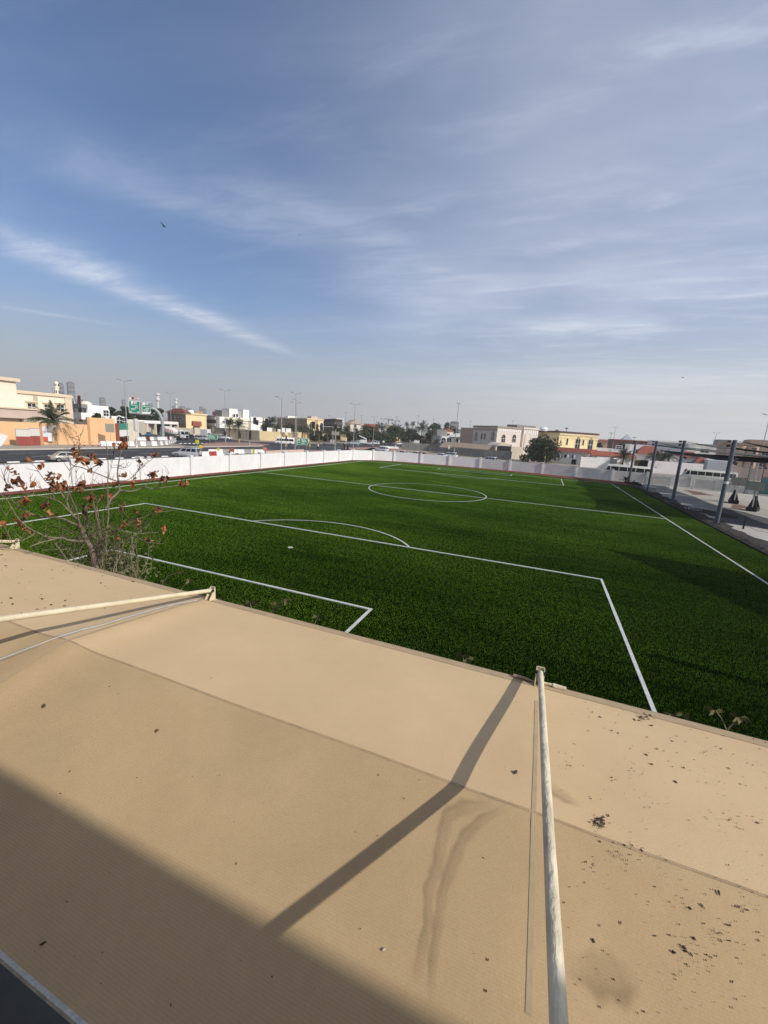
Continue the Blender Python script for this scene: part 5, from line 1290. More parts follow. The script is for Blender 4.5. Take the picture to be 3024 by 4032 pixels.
b = MB(); b.box((0, 0, .03), (.42, .42, .05)); CONE.append(("base", b.mesh("base", M_DARK)))
b = MB(); b.lathe([(.17, .05), (.04, .9)], 12); CONE.append(("body", b.mesh("body", mat("cone_orange", (0.62, 0.10, 0.05), .6, .1, 4))))
b = MB(); b.lathe([(.128, .38), (.090, .60)], 12); CONE.append(("band", b.mesh("band", M_BW)))
for (u, v), l in zip(((294, 1756), (333, 1757), (365, 1757), (390, 1758)), ("orange traffic cone by the orange wall, nearest the grey cabinet", "orange traffic cone by the orange wall, second from the grey cabinet", "orange traffic cone by the orange wall, third from the grey cabinet", "orange traffic cone by the orange wall, next to the white barriers")):
    r = thing("traffic_cone", l, "traffic cone", tuple(G(u, v)), 0, "traffic cones by the orange wall")
    for nm, me in CONE: o = ob(nm, me, r); o.scale = (1.1, 1.1, 1.1)
r = thing("traffic_cone", "tall orange traffic cone over the white wall beside a rust red board", "traffic cone", tuple(G(921, 1800)), 0, "traffic cones over the white wall")
for nm, me in CONE: o = ob(nm, me, r); o.scale = (1.4, 1.4, 1.6)
b = MB(); b.box((0, 0, 1.35), (1.0, .06, .9)); rb = thing("warning_board", "rust red square board seen from behind over the white wall", "sign", tuple(G(913, 1796)), rad(60)); b.build("panel", mat("rust_red", (0.26, 0.09, 0.06), .8, .2, 3), rb)
b = MB(); b.box((0, .05, .7), (.08, .05, 1.4)); b.build("leg", M_GALV, rb)
def post_sign(name, label, u, v, h, w, hh, m, deg, cat="sign", legs=1, shape='rect', border=None, marks=None, backm=None):
    p = G(u, v); r = thing(name, label, cat, (p.x, p.y, 0), rad(deg))
    for k in range(legs):
        x = 0 if legs == 1 else (-w*.32 if k == 0 else w*.32)
        b = MB(); b.tube([(x, .05, 0), (x, .05, h+hh*.5)], .05, 8); b.build("post", M_GALV, r, True)
    b = MB()
    if shape == 'rect': poly = [(-w/2, 0, h), (w/2, 0, h), (w/2, 0, h+hh), (-w/2, 0, h+hh)]
    elif shape == 'arrow': poly = [(-w/2, 0, h), (w*.36, 0, h), (w/2, 0, h+hh/2), (w*.36, 0, h+hh), (-w/2, 0, h+hh)]
    elif shape == 'diamond': poly = [(0, 0, h), (w/2, 0, h+hh/2), (0, 0, h+hh), (-w/2, 0, h+hh/2)]
    elif shape == 'round': poly = [(w/2*math.cos(a*math.pi/8), 0, h+hh/2+hh/2*math.sin(a*math.pi/8)) for a in range(16)]
    b.prism(poly, (0, .03, 0)); o = b.build("panel", m, r)
    if border:
        c = Vector((0, 0, h+hh/2)); q = MB(); inn = [(Vector(z)-c)*.93+c for z in poly]; n = len(poly)
        for k in range(n):
            a_, b_, c_, d_ = Vector(poly[k]), Vector(poly[(k+1) % n]), inn[(k+1) % n], inn[k]
            q.quad(*[(z.x, -.006, z.z) for z in (a_, b_, c_, d_)])
        q.build("border", border, o)
    if marks:
        q = MB(); rr = random.Random(int(u))
        for (x, z, ww, lh) in marks:
            k = x*w
            while k < (x+ww)*w:
                d = rr.uniform(.04, .11)*w*.8; q.quad(*[(k, -.008, h+z*hh), (min(k+d, (x+ww)*w), -.008, h+z*hh+rr.uniform(-.01, .01)), (min(k+d, (x+ww)*w), -.008, h+z*hh+lh*hh*rr.uniform(.5, 1.1)), (k, -.008, h+z*hh+lh*hh*rr.uniform(.6, 1.1))]); k += d+.02*w
        q.build("lettering", M_BW, o)
    return r
M_SGREEN = mat("sign_green", (0.0, 0.19, 0.115), .5, .05, 2); M_SBACK = mat("sign_back", (0.30, 0.27, 0.23), .6, .1, 3)
post_sign("street_sign", "small green street name sign with white lettering on the brick island", 838, 1744, 1.15, 2.9, 1.5, M_SGREEN, 48, legs=2, border=M_BW, marks=[(-.36, .60, .55, .20), (-.36, .22, .62, .18)])
post_sign("direction_sign", "green arrow shaped direction sign pointing right, with white lettering", 1192, 1775, 1.75, 3.4, 1.9, M_SGREEN, 38, legs=2, shape='arrow', border=M_BW, marks=[(-.42, .62, .16, .26), (-.15, .66, .40, .16), (-.10, .42, .40, .14), (-.42, .30, .20, .10), (-.15, .18, .30, .12)])
post_sign("sign_board", "dark square sign seen from behind, by the palm before the orange wall", 211, 1752, 2.7, 1.45, 1.4, M_SBACK, 62)
post_sign("sign_board", "dark square sign seen from behind, left of the painted flag hoarding", 437, 1755, 3.0, 1.7, 1.9, M_SBACK, 58)
post_sign("warning_sign", "yellow green square sign above the tail of the silver SUV", 778, 1795, 2.4, .7, .75, mat("sign_yellow_green", (0.42, 0.45, 0.02), .6, .1, 3), 50)
post_sign("chevron_sign", "black and yellow chevron board right of the silver SUV", 792, 1795, 1.5, .6, .65, mat("sign_yellow", (0.62, 0.46, 0.02), .6, .1, 3), 50, marks=None)
post_sign("chevron_sign", "yellow and black board on the barriers left of the wall pillar", 860, 1793, 1.0, .5, .6, mat("sign_yellow", (0.62, 0.46, 0.02)), 46)
post_sign("marker_post", "yellow green striped marker board among the white barriers", 998, 1793, .3, .5, 1.1, mat("sign_yellow_green", (0.42, 0.45, 0.02)), 46)
post_sign("warning_sign", "red and white triangular sign by the lamp behind the white minibus", 1172, 1750, 1.6, 1.4, 1.2, mat("sign_red_white", (0.72, 0.25, 0.17), .6, .3, 2), 35)
post_sign("warning_sign", "small pink red cross topped sign over the white wall", 1043, 1795, 1.2, .8, .7, mat("sign_red_white", (0.72, 0.25, 0.17)), 40)
post_sign("info_sign", "small blue green sign among the cars under the palms", 1410, 1762, 1.0, .8, 1.5, mat("sign_blue_green", (0.18, 0.42, 0.45), .6, .1, 2), 30, legs=2)
post_sign("info_sign", "white square sign on a post left of the traffic light post", 1307, 1775, 2.4, 1.1, 1.1, M_BW, 34)
post_sign("no_entry_sign", "red and white round sign by the white SUV under the trees", 1558, 1758, 1.5, 1.2, 1.2, mat("sign_red_white", (0.72, 0.25, 0.17)), 25, shape='round')
post_sign("info_sign", "small white sign on a post among the dark cars under the trees", 1509, 1760, 2.0, .8, .9, M_BW, 28)
post_sign("street_sign", "grey board on the traffic light post seen from behind", 1318, 1776, 5.0, 2.4, 1.1, M_SBACK, 34)
post_sign("marker_post", "thin pale sign post with a white head over the grey wall", 1764, 1806, 3.0, .5, 1.1, M_BW, 12)
post_sign("marker_post", "tall thin white post at the bend of the far wall", 1555, 1801, 2.6, .35, .9, M_BW, 18)
post_sign("marker_post", "yellow topped thin post by the stack under the pink sheet", 2142, 1835, 2.2, .3, .8, mat("sign_yellow_green", (0.42, 0.45, 0.02)), 0)
pv = thing("parking_sign", "white capsule shaped sign post before the curved row of barriers", "sign", tuple(G(539, 1762)))
b = MB(); b.lathe([(.35, 0), (.12, .35), (.07, .4), (.07, 3.7)], 10); b.build("post", M_BW, pv, True)
b = MB(); b.lathe([(.30, 3.6), (.42, 3.9), (.42, 6.0), (.46, 6.4)], 12); b.build("head", mat("capsule_grey_white", (0.66, 0.64, 0.62), .6, .08, 2), pv, True)
cab_ = thing("utility_cabinet", "white utility cabinet standing against the orange wall", "cabinet", tuple(G(234, 1749)), rad(90))
b = MB(); b.box((0, 0, 1.05), (1.9, .7, 2.1)); b.build("body", M_BW, cab_, bevel=.03)
for x in (-.46, .46):
    b = MB(); b.box((x, -.36, 1.1), (.88, .03, 1.85)); o = b.build("door", mat("cabinet_door", (0.70, 0.69, 0.66), .6, .06, 3), cab_); b = MB(); b.box((x-.3*(1 if x > 0 else -1), -.39, 1.1), (.05, .04, .25)); b.build("handle", M_DARK, o)
ps = thing("notice_board", "white blue and red notice sheets on posts before the orange wall", "notice board", tuple(G(184, 1751)), rad(62))
for k, (z, h_, m) in enumerate(((3.2, 1.05, mat("notice_blue_white", (0.70, 0.73, 0.80), .7, .12, 1.2)), (2.1, .95, mat("notice_blue_white", (0.70, 0.73, 0.80))), (1.15, .85, mat("notice_red", (0.60, 0.12, 0.10), .7, .15, 1.5)))):
    b = MB(); b.box((0 if k < 2 else -.35, 0, z), (2.2 if k < 2 else 1.3, .05, h_)); b.build("sheet", m, ps)
b = MB(); b.box((.75, 0.03, 1.15), (.9, .05, .9)); b.build("sheet", M_BW, ps)
for x in (-.8, .5): b = MB(); b.tube([(x, .08, 0), (x, .08, 3.9)], .04, 6); b.build("post", M_GALV, ps)
M_HRED = mat("hoarding_red", (0.33, 0.075, 0.06), .7, .15, 1.2, stretch=(6, 6, .4)); M_HWHITE = mat("hoarding_white", (0.66, 0.64, 0.60), .7, .12, 1.2, stretch=(6, 6, .4))
def hoarding(label, u0, u1, v, h, deg=90):
    a, c = G(u0, v), G(u1, v); p = a; w = (c-a).length; r = thing("hoarding_panel", label, "hoarding", tuple(p), math.atan2(c.y-a.y, c.x-a.x), "red and white hoardings before the orange wall")
    for z0, z1, m, nm in ((.1, h*.57, M_HRED, "red_sheet"), (h*.57, h, M_HWHITE, "white_sheet")):
        b = MB(); n = int(w/.3)
        for k in range(n):
            x0, x1 = k*w/n, (k+1)*w/n; y = .03 if k % 2 else 0
            b.quad((x0, y, z0), (x1, y, z0), (x1, y, z1), (x0, y, z1))
            b.quad((x1, .03, z0), (x1, 0, z0), (x1, 0, z1), (x1, .03, z1))
        b.build(nm, m, r)
    b = MB(); b.box((w/2, .02, h+.03), (w, .1, .08))
    for x in (0, w/2, w): b.box((x, .1, h/2), (.08, .08, h))
    b.build("frame", M_GALV, r)
hoarding("wide red and white corrugated hoarding leaning before the orange wall", 68, 123, 1756, 3.15)
hoarding("narrower red and white corrugated hoarding, right of the wide one", 123, 161, 1755, 3.35)
fp_ = G(4, 1757); fl_ = thing("fallen_sheet", "fallen pale corrugated sheet tilted at the left edge before the orange wall", "hoarding", tuple(fp_), rad(62))
b = MB()
for k in range(14):
    x0 = -3.6+k*.34; y0, y1 = .04*(k % 2), .04*((k+1) % 2)
    def tl(x, z, y): return (x*math.cos(-.42)-z*math.sin(-.42)-.6, y+z*.12, max(.03, x*math.sin(-.42)+z*math.cos(-.42)+.9))
    b.quad(tl(x0, -.9, y0), tl(x0+.34, -.9, y1), tl(x0+.34, 1.6, y1), tl(x0, 1.6, y0))
b.build("sheet", mat("pale_sheet", (0.66, 0.68, 0.68), .6, .08, 2), fl_)

# ------------------------------------------------------------------ street lamps, sign gantry, traffic lights
def lamp_head(b, x, z, s, ang):
    b.tube([(0, 0, z-.25), (x*.5, 0, z-.02), (x, 0, z)], .05, 6)
def street_lamp(label, u, v, vt, arms=2, deg=40, tiers=1, r0=.15, D=None, al=1.5):
    p = BASE(u, D) if D else G(u, v); h = HGT(u, vt, p); r = thing("street_lamp", label, "street lamp", (p.x, p.y, 0), rad(deg), "street lamps")
    b = MB(); b.tube([(0, 0, 0), (0, 0, h)], [r0, r0*.5], 10); b.build("pole", M_GALV, r, True)
    b = MB(); b.lathe([(r0*1.9, 0), (r0*1.9, .1), (r0*1.3, .15), (r0*1.3, .9)], 10); b.build("base", M_GALV, r)
    for t in range(tiers):
        z = h-.05-t*h*.17
        for s in ((-1, 1) if arms == 2 else (-1,)):
            b = MB(); b.tube([(0, 0, z-.2), (s*al*.4, 0, z+.02), (s*al*.6, 0, z+.08)], .05, 6); b.build("arm", M_GALV, r)
            b = MB(); b.prism([(s*al*.5, -.17, z+.04), (s*al*1.15, -.12, z+.20), (s*al*1.15, .12, z+.20), (s*al*.5, .17, z+.04)], (0, 0, .14)); b.build("lamp_head", mat("lamp_grey", (0.22, 0.22, 0.23), .5, .1, 3), r)
street_lamp("tall double headed street lamp in front of the green gantry signs", 503, 1742, 1500, deg=45)
street_lamp("double headed street lamp beside the date palms on the traffic island", 888, 1747, 1537, deg=45)
street_lamp("four headed street lamp with two tiers behind the white minibus", 1161, 1768, 1548, deg=40, tiers=2)
street_lamp("plain slanting lamp pole standing close behind the four headed one", 1166, 1757, 1575, deg=40, tiers=1, arms=1, r0=.12)
street_lamp("single armed street lamp just over the white wall, left of the arrow sign", 1107, 1786, 1566, arms=1, deg=40)
street_lamp("double headed street lamp right behind the pillar at the wall's corner", 1390, 1774, 1591, deg=30)
street_lamp("tall small headed street lamp over the grey wall, left of the arched villa", 1786, 1803, 1589, deg=60, al=.8)
street_lamp("double headed street lamp before the palms, behind the white van", 1468, 1757, 1641, deg=30)
street_lamp("slim street lamp before the terracotta car port", 1618, 1745, 1667, deg=30, arms=1)
street_lamp("far pale double headed lamp right of the gantry signs", 676, 0, 1548, deg=45, D=215)
street_lamp("far slim street lamp against the sky right of the yellow villa with arches", 2418, 0, 1682, deg=0, D=260, al=1.0)
street_lamp("far slim street lamp seen over the shade sails", 2818, 0, 1705, deg=0, D=230, al=1.2)
street_lamp("tall lamp pole cut by the right edge, before the tan villa", 3012, 0, 1634, deg=0, D=150)
for k, (u, vt, D) in enumerate(((1358, 1624, 420), (1294, 1635, 430), (1420, 1635, 400), (1558, 1641, 430), (1641, 1637, 380), (1702, 1650, 400), (1848, 1658, 420), (2013, 1657, 380), (1999, 1672, 400), (2405, 1705, 330), (2498, 1722, 330), (1502, 1668, 430), (223, 1532, 430))):
    p = BASE(u, D); h = HGT(u, vt, p); r = thing("distant_mast", "thin far mast on the skyline, "+("just left of the tall corner lamp", "above the yellow villa end", "just right of the tall corner lamp", "right of the far cranes", "right of the tall fan palms", "left of the big spreading tree", "left above the arched villa", "taller one above the arched villa", "shorter one above the arched villa", "left of the slim lamp by the yellow villa", "above the maroon building", "left of the far cranes", "left of the minaret, far left")[k], "mast", (p.x, p.y, 0), 0, "thin far masts on the skyline")
    b = MB(); b.tube([(0, 0, 0), (0, 0, h)], [.28, .16], 6); b.build("pole", M_GALV, r)
    b = MB(); b.box((0, 0, h), (2.6, .6, .35)); b.build("lamp_head", M_GALV, r)
for u, vt, D, l in ((627, 1549, 330, "white flood light mast, the taller and nearer of the two beyond the gantry"), (698, 1569, 420, "white flood light mast, the shorter one further right beyond the gantry")):
    p = BASE(u, D); h = HGT(u, vt, p); r = thing("floodlight_mast", l, "flood light mast", (p.x, p.y, 0), 0, "white flood light masts")
    b = MB(); b.tube([(0, 0, 0), (0, 0, h-2)], [.85, .65], 10); b.build("mast", mat("mast_pale_grey", (0.6, .6, .58), .7, .06, 1), r, True)
    b = MB(); b.lathe([(.8, h-5.5), (1.5, h-4.6), (1.5, h-3.6), (.9, h-3.2), (.9, h-1.8), (1.6, h-1.2), (1.6, h)], 12); b.build("head", mat("mast_pale_grey", (0.6, .6, .58)), r)
# overhead sign gantry: curved tube, arm and three panels
gp = G(640, 1733); ga = math.atan2((gp-CAM).y, (gp-CAM).x)-math.pi/2
gan = thing("sign_gantry", "curved steel gantry carrying two green direction panels and a brown one", "sign gantry", (gp.x, gp.y, 0), ga)
Dg = DIST(gp); mp = MPP(gp)*1.0
def gl(u, v):      # photo point to gantry plane, local x and z
    p = ONPL(u, v, gp, Vector((-math.sin(ga), math.cos(ga), 0))); d = p-gp; return (d.x*math.cos(ga)+d.y*math.sin(ga), p.z)
pts = [(641, 1733), (641, 1676), (638, 1655), (632, 1637), (622, 1622), (610, 1611), (596, 1607), (570, 1606), (540, 1605)]
b = MB(); b.tube([(gl(*q)[0], .55, gl(*q)[1]) for q in pts], .48, 12); b.build("curved_arm", M_GALV, gan, True)
for (q0, q1) in (((510, 1627), (602, 1635)),):
    x0, z0 = gl(*q0); x1, z1 = gl(*q1); b = MB(); b.tube([(x0, -.3, z0), (x1, -.3, z1)], .10, 6); b.tube([(gl(555, 1585)[0], .25, gl(555, 1585)[1]), (gl(556, 1630)[0], .25, gl(556, 1630)[1])], .3, 8); b.build("walkway", M_GALV, gan)
def gpanel(nm, c, m, border=True, marks=()):
    P = [gl(*q) for q in c]; b = MB(); b.prism([(x, 0, z) for x, z in P], (0, .12, 0)); o = b.build(nm, m, gan)
    cx = sum(x for x, z in P)/4; cz = sum(z for x, z in P)/4
    if border:
        q = MB()
        for k in range(4):
            (x0, z0), (x1, z1) = P[k], P[(k+1) % 4]; f = lambda x, z: ((x-cx)*.93+cx, (z-cz)*.94+cz)
            a_, b_ = f(x0, z0), f(x1, z1); q.quad((x0, -.012, z0), (x1, -.012, z1), (b_[0], -.012, b_[1]), (a_[0], -.012, a_[1]))
        q.build("border", M_BW, o)
    q = MB(); rr = random.Random(9)
    def at(s, t):
        (x0, z0), (x1, z1), (x2, z2), (x3, z3) = P
        return (x0*(1-s)*(1-t)+x1*s*(1-t)+x2*s*t+x3*(1-s)*t, z0*(1-s)*(1-t)+z1*s*(1-t)+z2*s*t+z3*(1-s)*t)
    for (s0, s1, t0, t1, solid) in marks:
        if solid:
            q.quad(*[(at(*z)[0], -.02, at(*z)[1]) for z in ((s0, t0), (s1, t0), (s1, t1), (s0, t1))]); continue
        s = s0
        while s < s1:
            e = min(s1, s+rr.uniform(.03, .09)); lo, hi = t0+rr.uniform(0, .3)*(t1-t0), t1-rr.uniform(0, .4)*(t1-t0)
            q.quad(*[(at(*z)[0], -.02, at(*z)[1]) for z in ((s, lo), (e, lo), (e, hi), (s, hi))]); s = e+.018
    if marks: q.build("lettering", M_BW, o)
    return o
gpanel("brown_panel", ((508, 1576), (545, 1577), (546, 1565), (508, 1562)), mat("sign_brown", (0.13, 0.025, 0.025), .5, .06, 2), True, ((.05, .24, .15, .85, True), (.5, .95, .5, .9, False), (.28, .95, .08, .34, False)))
gpanel("green_panel", ((508, 1624), (552, 1627), (550, 1581), (506, 1577)), M_SGREEN, True, ((.22, .40, .76, .97, True), (.46, .75, .84, .95, False), (.46, .75, .74, .82, False), (.18, .52, .62, .70, False), (.56, .82, .56, .66, False), (.55, .84, .40, .48, False), (.18, .62, .30, .38, False), (.18, .50, .21, .28, False), (.12, .24, .05, .13, True), (.76, .88, .05, .13, True)))
gpanel("green_panel", ((560, 1629), (593, 1630), (591, 1585), (560, 1583)), M_SGREEN, True, ((.06, .34, .74, .96, True), (.38, .88, .86, .94, False), (.36, .78, .76, .83, False), (.15, .50, .60, .70, False), (.55, .90, .58, .66, False), (.40, .90, .42, .52, False), (.14, .80, .32, .39, False), (.14, .75, .23, .29, False), (.0, 1.0, .0, .17, True)))
# traffic lights on long arms
M_TL = mat("traffic_black", (0.015, 0.015, 0.016), .6, .1, 4)
def traffic_arm(label, base, top, a, c, heads, poles=()):
    p = G(*base); an = math.atan2((p-CAM).y, (p-CAM).x)-math.pi/2; r = thing("traffic_light", label, "traffic light", (p.x, p.y, 0), an, "traffic lights on long arms at the junction")
    nrm = Vector((-math.sin(an), math.cos(an), 0))
    def lc(u, v): q = ONPL(u, v, p, nrm); d = q-p; return (d.x*math.cos(an)+d.y*math.sin(an), q.z)
    h = lc(*top)[1]; x0, z0 = lc(*a); x1, z1 = lc(*c)
    b = MB(); b.tube([(0, 0, 0), (0, 0, h)], [.18, .15], 10); b.lathe([(.3, 0), (.3, .8)], 10); b.build("pole", M_GALV, r, True)
    b = MB(); b.tube([(x0, 0, z0), (x1, 0, z1)], .13, 8); b.build("arm", M_GALV, r, True)
    for (u, v, s) in heads:
        x, z = lc(u, v); b = MB(); b.box((x, -.2, z), (.75*s, .3, 1.7*s)); hd = b.build("signal_head", M_TL, r)
        for k in range(3):
            b = MB(); b.lathe([(.14*s, -.36), (.16*s, -.34), (.16*s, -.33)], 10, (x, 0, z+(k-1)*.5*s), axis='y'); b.build("lens", mat("signal_lens_dark", (0.05, 0.03, 0.02), .3, .1, 3), hd)
    for (u0, v0, u1, v1) in poles:
        xa, za = lc(u0, v0); xb, zb = lc(u1, v1); b = MB(); b.tube([(xa, .3, za), (xb, .3, max(0, zb))], .13, 8); b.build("pole", M_GALV, r, True)
traffic_arm("grey traffic light arm with dark heads before the white modern villa", (981, 1757), (978, 1656), (943, 1658), (1088, 1667), ((1003, 1657, 1.2), (1013, 1664, .9), (1050, 1661, 1.2), (1063, 1664, .9), (985, 1706, .9), (985, 1723, .8), (944, 1714, .9), (885, 1707, .8)))
traffic_arm("pale traffic light arm before the dark brown apartment block", (1318, 1776), (1321, 1681), (1248, 1678), (1340, 1683), ((1234, 1674, 1.3), (1249, 1680, .9), (1264, 1682, .8), (1322, 1680, .9)), ((1237, 1676, 1238, 1716), (1311, 1686, 1310, 1745)))
for u, v, l in ((942, 1752, "low traffic signal on a post with a yellow box before the palms"), (1219, 1772, "short signal post right of the arrow sign"), (1126, 1772, "pale short signal post between the lamps")):
    p = G(u, v); r = thing("signal_post", l, "traffic light", (p.x, p.y, 0), rad(40), "short signal posts"); b = MB(); b.tube([(0, 0, 0), (0, 0, 4.0)], .08, 8); b.build("post", M_GALV, r)
    b = MB(); b.box((0, -.1, 3.6), (.42, .3, 1.2)); b.build("signal_head", M_TL, r)
    b = MB(); b.box((0, -.05, 1.4), (.5, .3, .7)); b.build("push_box", mat("signal_yellow", (0.5, .33, .08), .6, .1, 3), r)

# ------------------------------------------------------------------ buildings
class Villa:
    """box with a corner on the ground; local x runs along the lit face, local y along the shaded face"""
    def __init__(s, name, label, um, D, th, ul, ur, vt, wallm, a=None, b=None, cat="house", wallm2=None, parapet=None, vref=1700, group=None, z0=0):
        p = BASE(um, D, vref); th = rad(th); s.p = p; s.th = th
        s.er = Vector((math.cos(th), math.sin(th), 0)); s.el = Vector((-math.sin(th), math.cos(th), 0))
        def solve(u, e):
            d = ray(u, vref); n = Vector((-d.y, d.x, 0)); q = CAM-p
            return q.dot(n)/e.dot(n)
        s.a = a if a else abs(solve(ur, s.er)); s.b = b if b else abs(solve(ul, s.el))
        s.h = HGT(um, vt, p)
        s.r = thing(name, label, cat, (p.x, p.y, 0), th, group)
        m = MB(); m.box((s.a/2, s.b/2, s.h/2), (s.a, s.b, s.h)); m.build("wall", wallm, s.r)
        if parapet:
            m = MB(); m.box((s.a/2, s.b/2, s.h+.12), (s.a+.7, s.b+.7, .45)); m.box((s.a/2, s.b/2, s.h+.40), (s.a+.3, s.b+.3, .3)); m.build("cornice", parapet, s.r)
    def loc(s, face, u, v):      # photo point to (along, z) on a face
        n = -s.el if face == 'R' else -s.er
        q = ONPL(u, v, s.p, n); d = q-s.p
        return (d.dot(s.er) if face == 'R' else d.dot(s.el), q.z)
    def P(s, face, t, z, out=0.0):
        return (t, -out, z) if face == 'R' else (-out, t, z)
    def slab(s, name, face, t0, t1, z0, z1, out, m, inn=0.0, parent=None):
        b = MB(); v = [s.P(face, t, z, o) for o in (out, -inn) for (t, z) in ((t0, z0), (t1, z0), (t1, z1), (t0, z1))]
        b.add(v, [(0, 1, 2, 3), (7, 6, 5, 4), (0, 4, 5, 1), (1, 5, 6, 2), (2, 6, 7, 3), (3, 7, 4, 0)]); return b.build(name, m, parent or s.r)
    def win(s, face, u, v, w, h, frame=None, arch=False, pane=None, hood=None):
        t, z = s.loc(face, u, v); fr = frame or M_WHITEPAINT
        b = MB(); n = 9
        def outline(w_, h_, z_, o):
            pts = [(t-w_/2, z_-h_/2), (t+w_/2, z_-h_/2)]
            if arch: pts += [(t+w_/2*math.cos(math.pi*k/n), z_+h_/2-w_/2+w_*.62*math.sin(math.pi*k/n)) for k in range(n+1)]
            else: pts += [(t+w_/2, z_+h_/2), (t-w_/2, z_+h_/2)]
            return [s.P(face, a_, c_, o) for a_, c_ in pts]
        off = Vector(s.P(face, 0, 0, -.10))
        b.prism(outline(w+.5, h+.45, z, .11), off); o = b.build("window", fr, s.r)
        b = MB(); pl = outline(w, h, z, .13); b.add(pl, [tuple(range(len(pl)))]); b.build("pane", pane or M_GLASS, o)
        if w > 1.1:
            b = MB(); v_ = [s.P(face, t+d, zz, .15) for d, zz in ((-.05, z-h/2), (.05, z-h/2), (.05, z+h/2*.8), (-.05, z+h/2*.8))]; b.add(v_, [(0, 1, 2, 3)])
            v_ = [s.P(face, t+d, zz, .16) for d, zz in ((-w/2, z-.06), (w/2, z-.06), (w/2, z+.06), (-w/2, z+.06))]; b.add(v_, [(0, 1, 2, 3)]); b.build("mullion", M_BW, o)
        if hood: s.slab("hood", face, t-w*.8, t+w*.8, z+h/2+.25, z+h/2+.5, .35, hood)
        return o
    def roofbox(s, name, x, y, w, d, h, m, z=None):
        b = MB(); z = s.h if z is None else z; b.box((x, y, z+h/2), (w, d, h)); return b.build(name, m, s.r)
    def tank(s, x, y, rr=1.0, m=None):
        b = MB(); b.lathe([(rr, s.h+.3), (rr*1.05, s.h+1.2), (rr*.7, s.h+1.9), (.2, s.h+2.0)], 14, (x, y, 0)); b.build("water_tank", m or M_WHITEPAINT, s.r, True)
M_CRM = mat("villa_cream", (0.84, 0.76, 0.61), .9, .08, .35); M_CRMTRIM = mat("villa_cream_trim", (0.72, 0.58, 0.42), .9, .06, 1)
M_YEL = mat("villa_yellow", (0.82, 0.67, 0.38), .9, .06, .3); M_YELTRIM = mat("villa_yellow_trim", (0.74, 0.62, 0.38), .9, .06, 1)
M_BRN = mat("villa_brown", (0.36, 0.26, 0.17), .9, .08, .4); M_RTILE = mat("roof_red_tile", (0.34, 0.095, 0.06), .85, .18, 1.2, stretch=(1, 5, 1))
M_SAND2 = mat("villa_sand", (0.70, 0.60, 0.47), .9, .07, .35); M_WHT = mat("villa_white", (0.86, 0.84, 0.80), .9, .05, .35)
M_GRYW = mat("villa_grey", (0.27, 0.26, 0.25), .9, .1, .5); M_PINK = mat("villa_pinkish", (0.62, 0.48, 0.41), .9, .08, .4); M_OR = mat("orange_wall", (0.78, 0.48, 0.26), .9, .08, .25, col2=(0.70, 0.42, 0.23))
M_TERR = mat("terracotta_wall", (0.62, 0.38, 0.25), .9, .08, .5); M_YWALL = mat("yellow_garden_wall", (0.74, 0.60, 0.35), .9, .07, .4); M_GWALL = mat("grey_garden_wall", (0.36, 0.31, 0.25), .9, .1, .4)
M_TANV = mat("villa_tan_stone", (0.56, 0.41, 0.31), .9, .1, .6); M_MAR = mat("maroon_wall", (0.20, 0.09, 0.075), .9, .12, .8); M_DKB = mat("apartment_dark_brown", (0.085, 0.060, 0.048), .9, .15, .8)

# garden walls and street walls as things
def street_wall(label, px, h, t, m, pil=None, name="garden_wall", step=4.0, cat="wall", cap=None, pm=None):
    P = [G(*q) if len(q) == 2 else BASE(q[0], q[2]) for q in px]; r = thing(name, label, cat, (P[0].x, P[0].y, 0)); hs = h if isinstance(h, (list, tuple)) else [h]*(len(P)-1)
    for (a, c), hh in zip(zip(P, P[1:]), hs):
        d = c-a; an = math.atan2(d.y, d.x); n = max(1, round(d.length/step))
        for k in range(n):
            mid = a.lerp(c, (k+.5)/n)-P[0]; b = MB(); b.box((mid.x, mid.y, hh/2), (d.length/n, t, hh), an); b.build("wall_panel", m, r)
            if cap: b = MB(); b.box((mid.x, mid.y, hh+.06), (d.length/n, t+.14, .12), an); b.build("coping", cap, r)
            if pil:
                q = a.lerp(c, k/n)-P[0]; b = MB(); b.box((q.x, q.y, (hh+pil)/2), (.5, t+.2, hh+pil), an); b.build("pillar", pm or m, r)
    return r
M_ORD = mat("orange_wall_dark", (0.55, 0.31, 0.15), .9, .1, .4)
ow = street_wall("long orange garden wall behind the hoardings and cones", ((-60, 1751), (351, 1750)), 4.4, .3, M_OR, .05, step=8, pm=M_ORD)
ow2 = street_wall("taller plain orange wall between the long orange wall and the flag hoarding", ((352, 1750), (456, 1750)), 6.0, .3, M_OR, .05, step=8, pm=M_ORD)
# flag hoarding
fa, fb_ = G(458, 1748), G(507, 1741)
fd = fb_-fa; fl = thing("flag_hoarding", "hoarding painted in red, green, white and black flag bands at the orange wall's end", "hoarding", (fa.x, fa.y, 0), math.atan2(fd.y, fd.x)); fw = fd.length; fh = HGT(480, 1667, fa.lerp(fb_, .5))
for nm, x0, x1, z0, z1, m in (("red_band", 0, fw*.27, .05, fh, mat("flag_red", (0.30, 0.09, 0.055), .8, .08, 1)), ("green_band", fw*.27, fw, fh*.67, fh, mat("flag_green", (0.05, 0.27, 0.21), .8, .05, 1)), ("white_band", fw*.27, fw, fh*.34, fh*.67, M_WHT), ("black_band", fw*.27, fw, .05, fh*.34, mat("flag_black", (0.02, 0.02, 0.02), .8, .1, 1))):
    b = MB(); b.box(((x0+x1)/2, 0, (z0+z1)/2), (x1-x0-.01, .12, z1-z0-.01)); b.build(nm, m, fl)
street_wall("cream gate wall with mouldings right of the flag hoarding", ((507, 1738), (546, 1733)), 5.6, .4, M_CRM, .3, step=4)
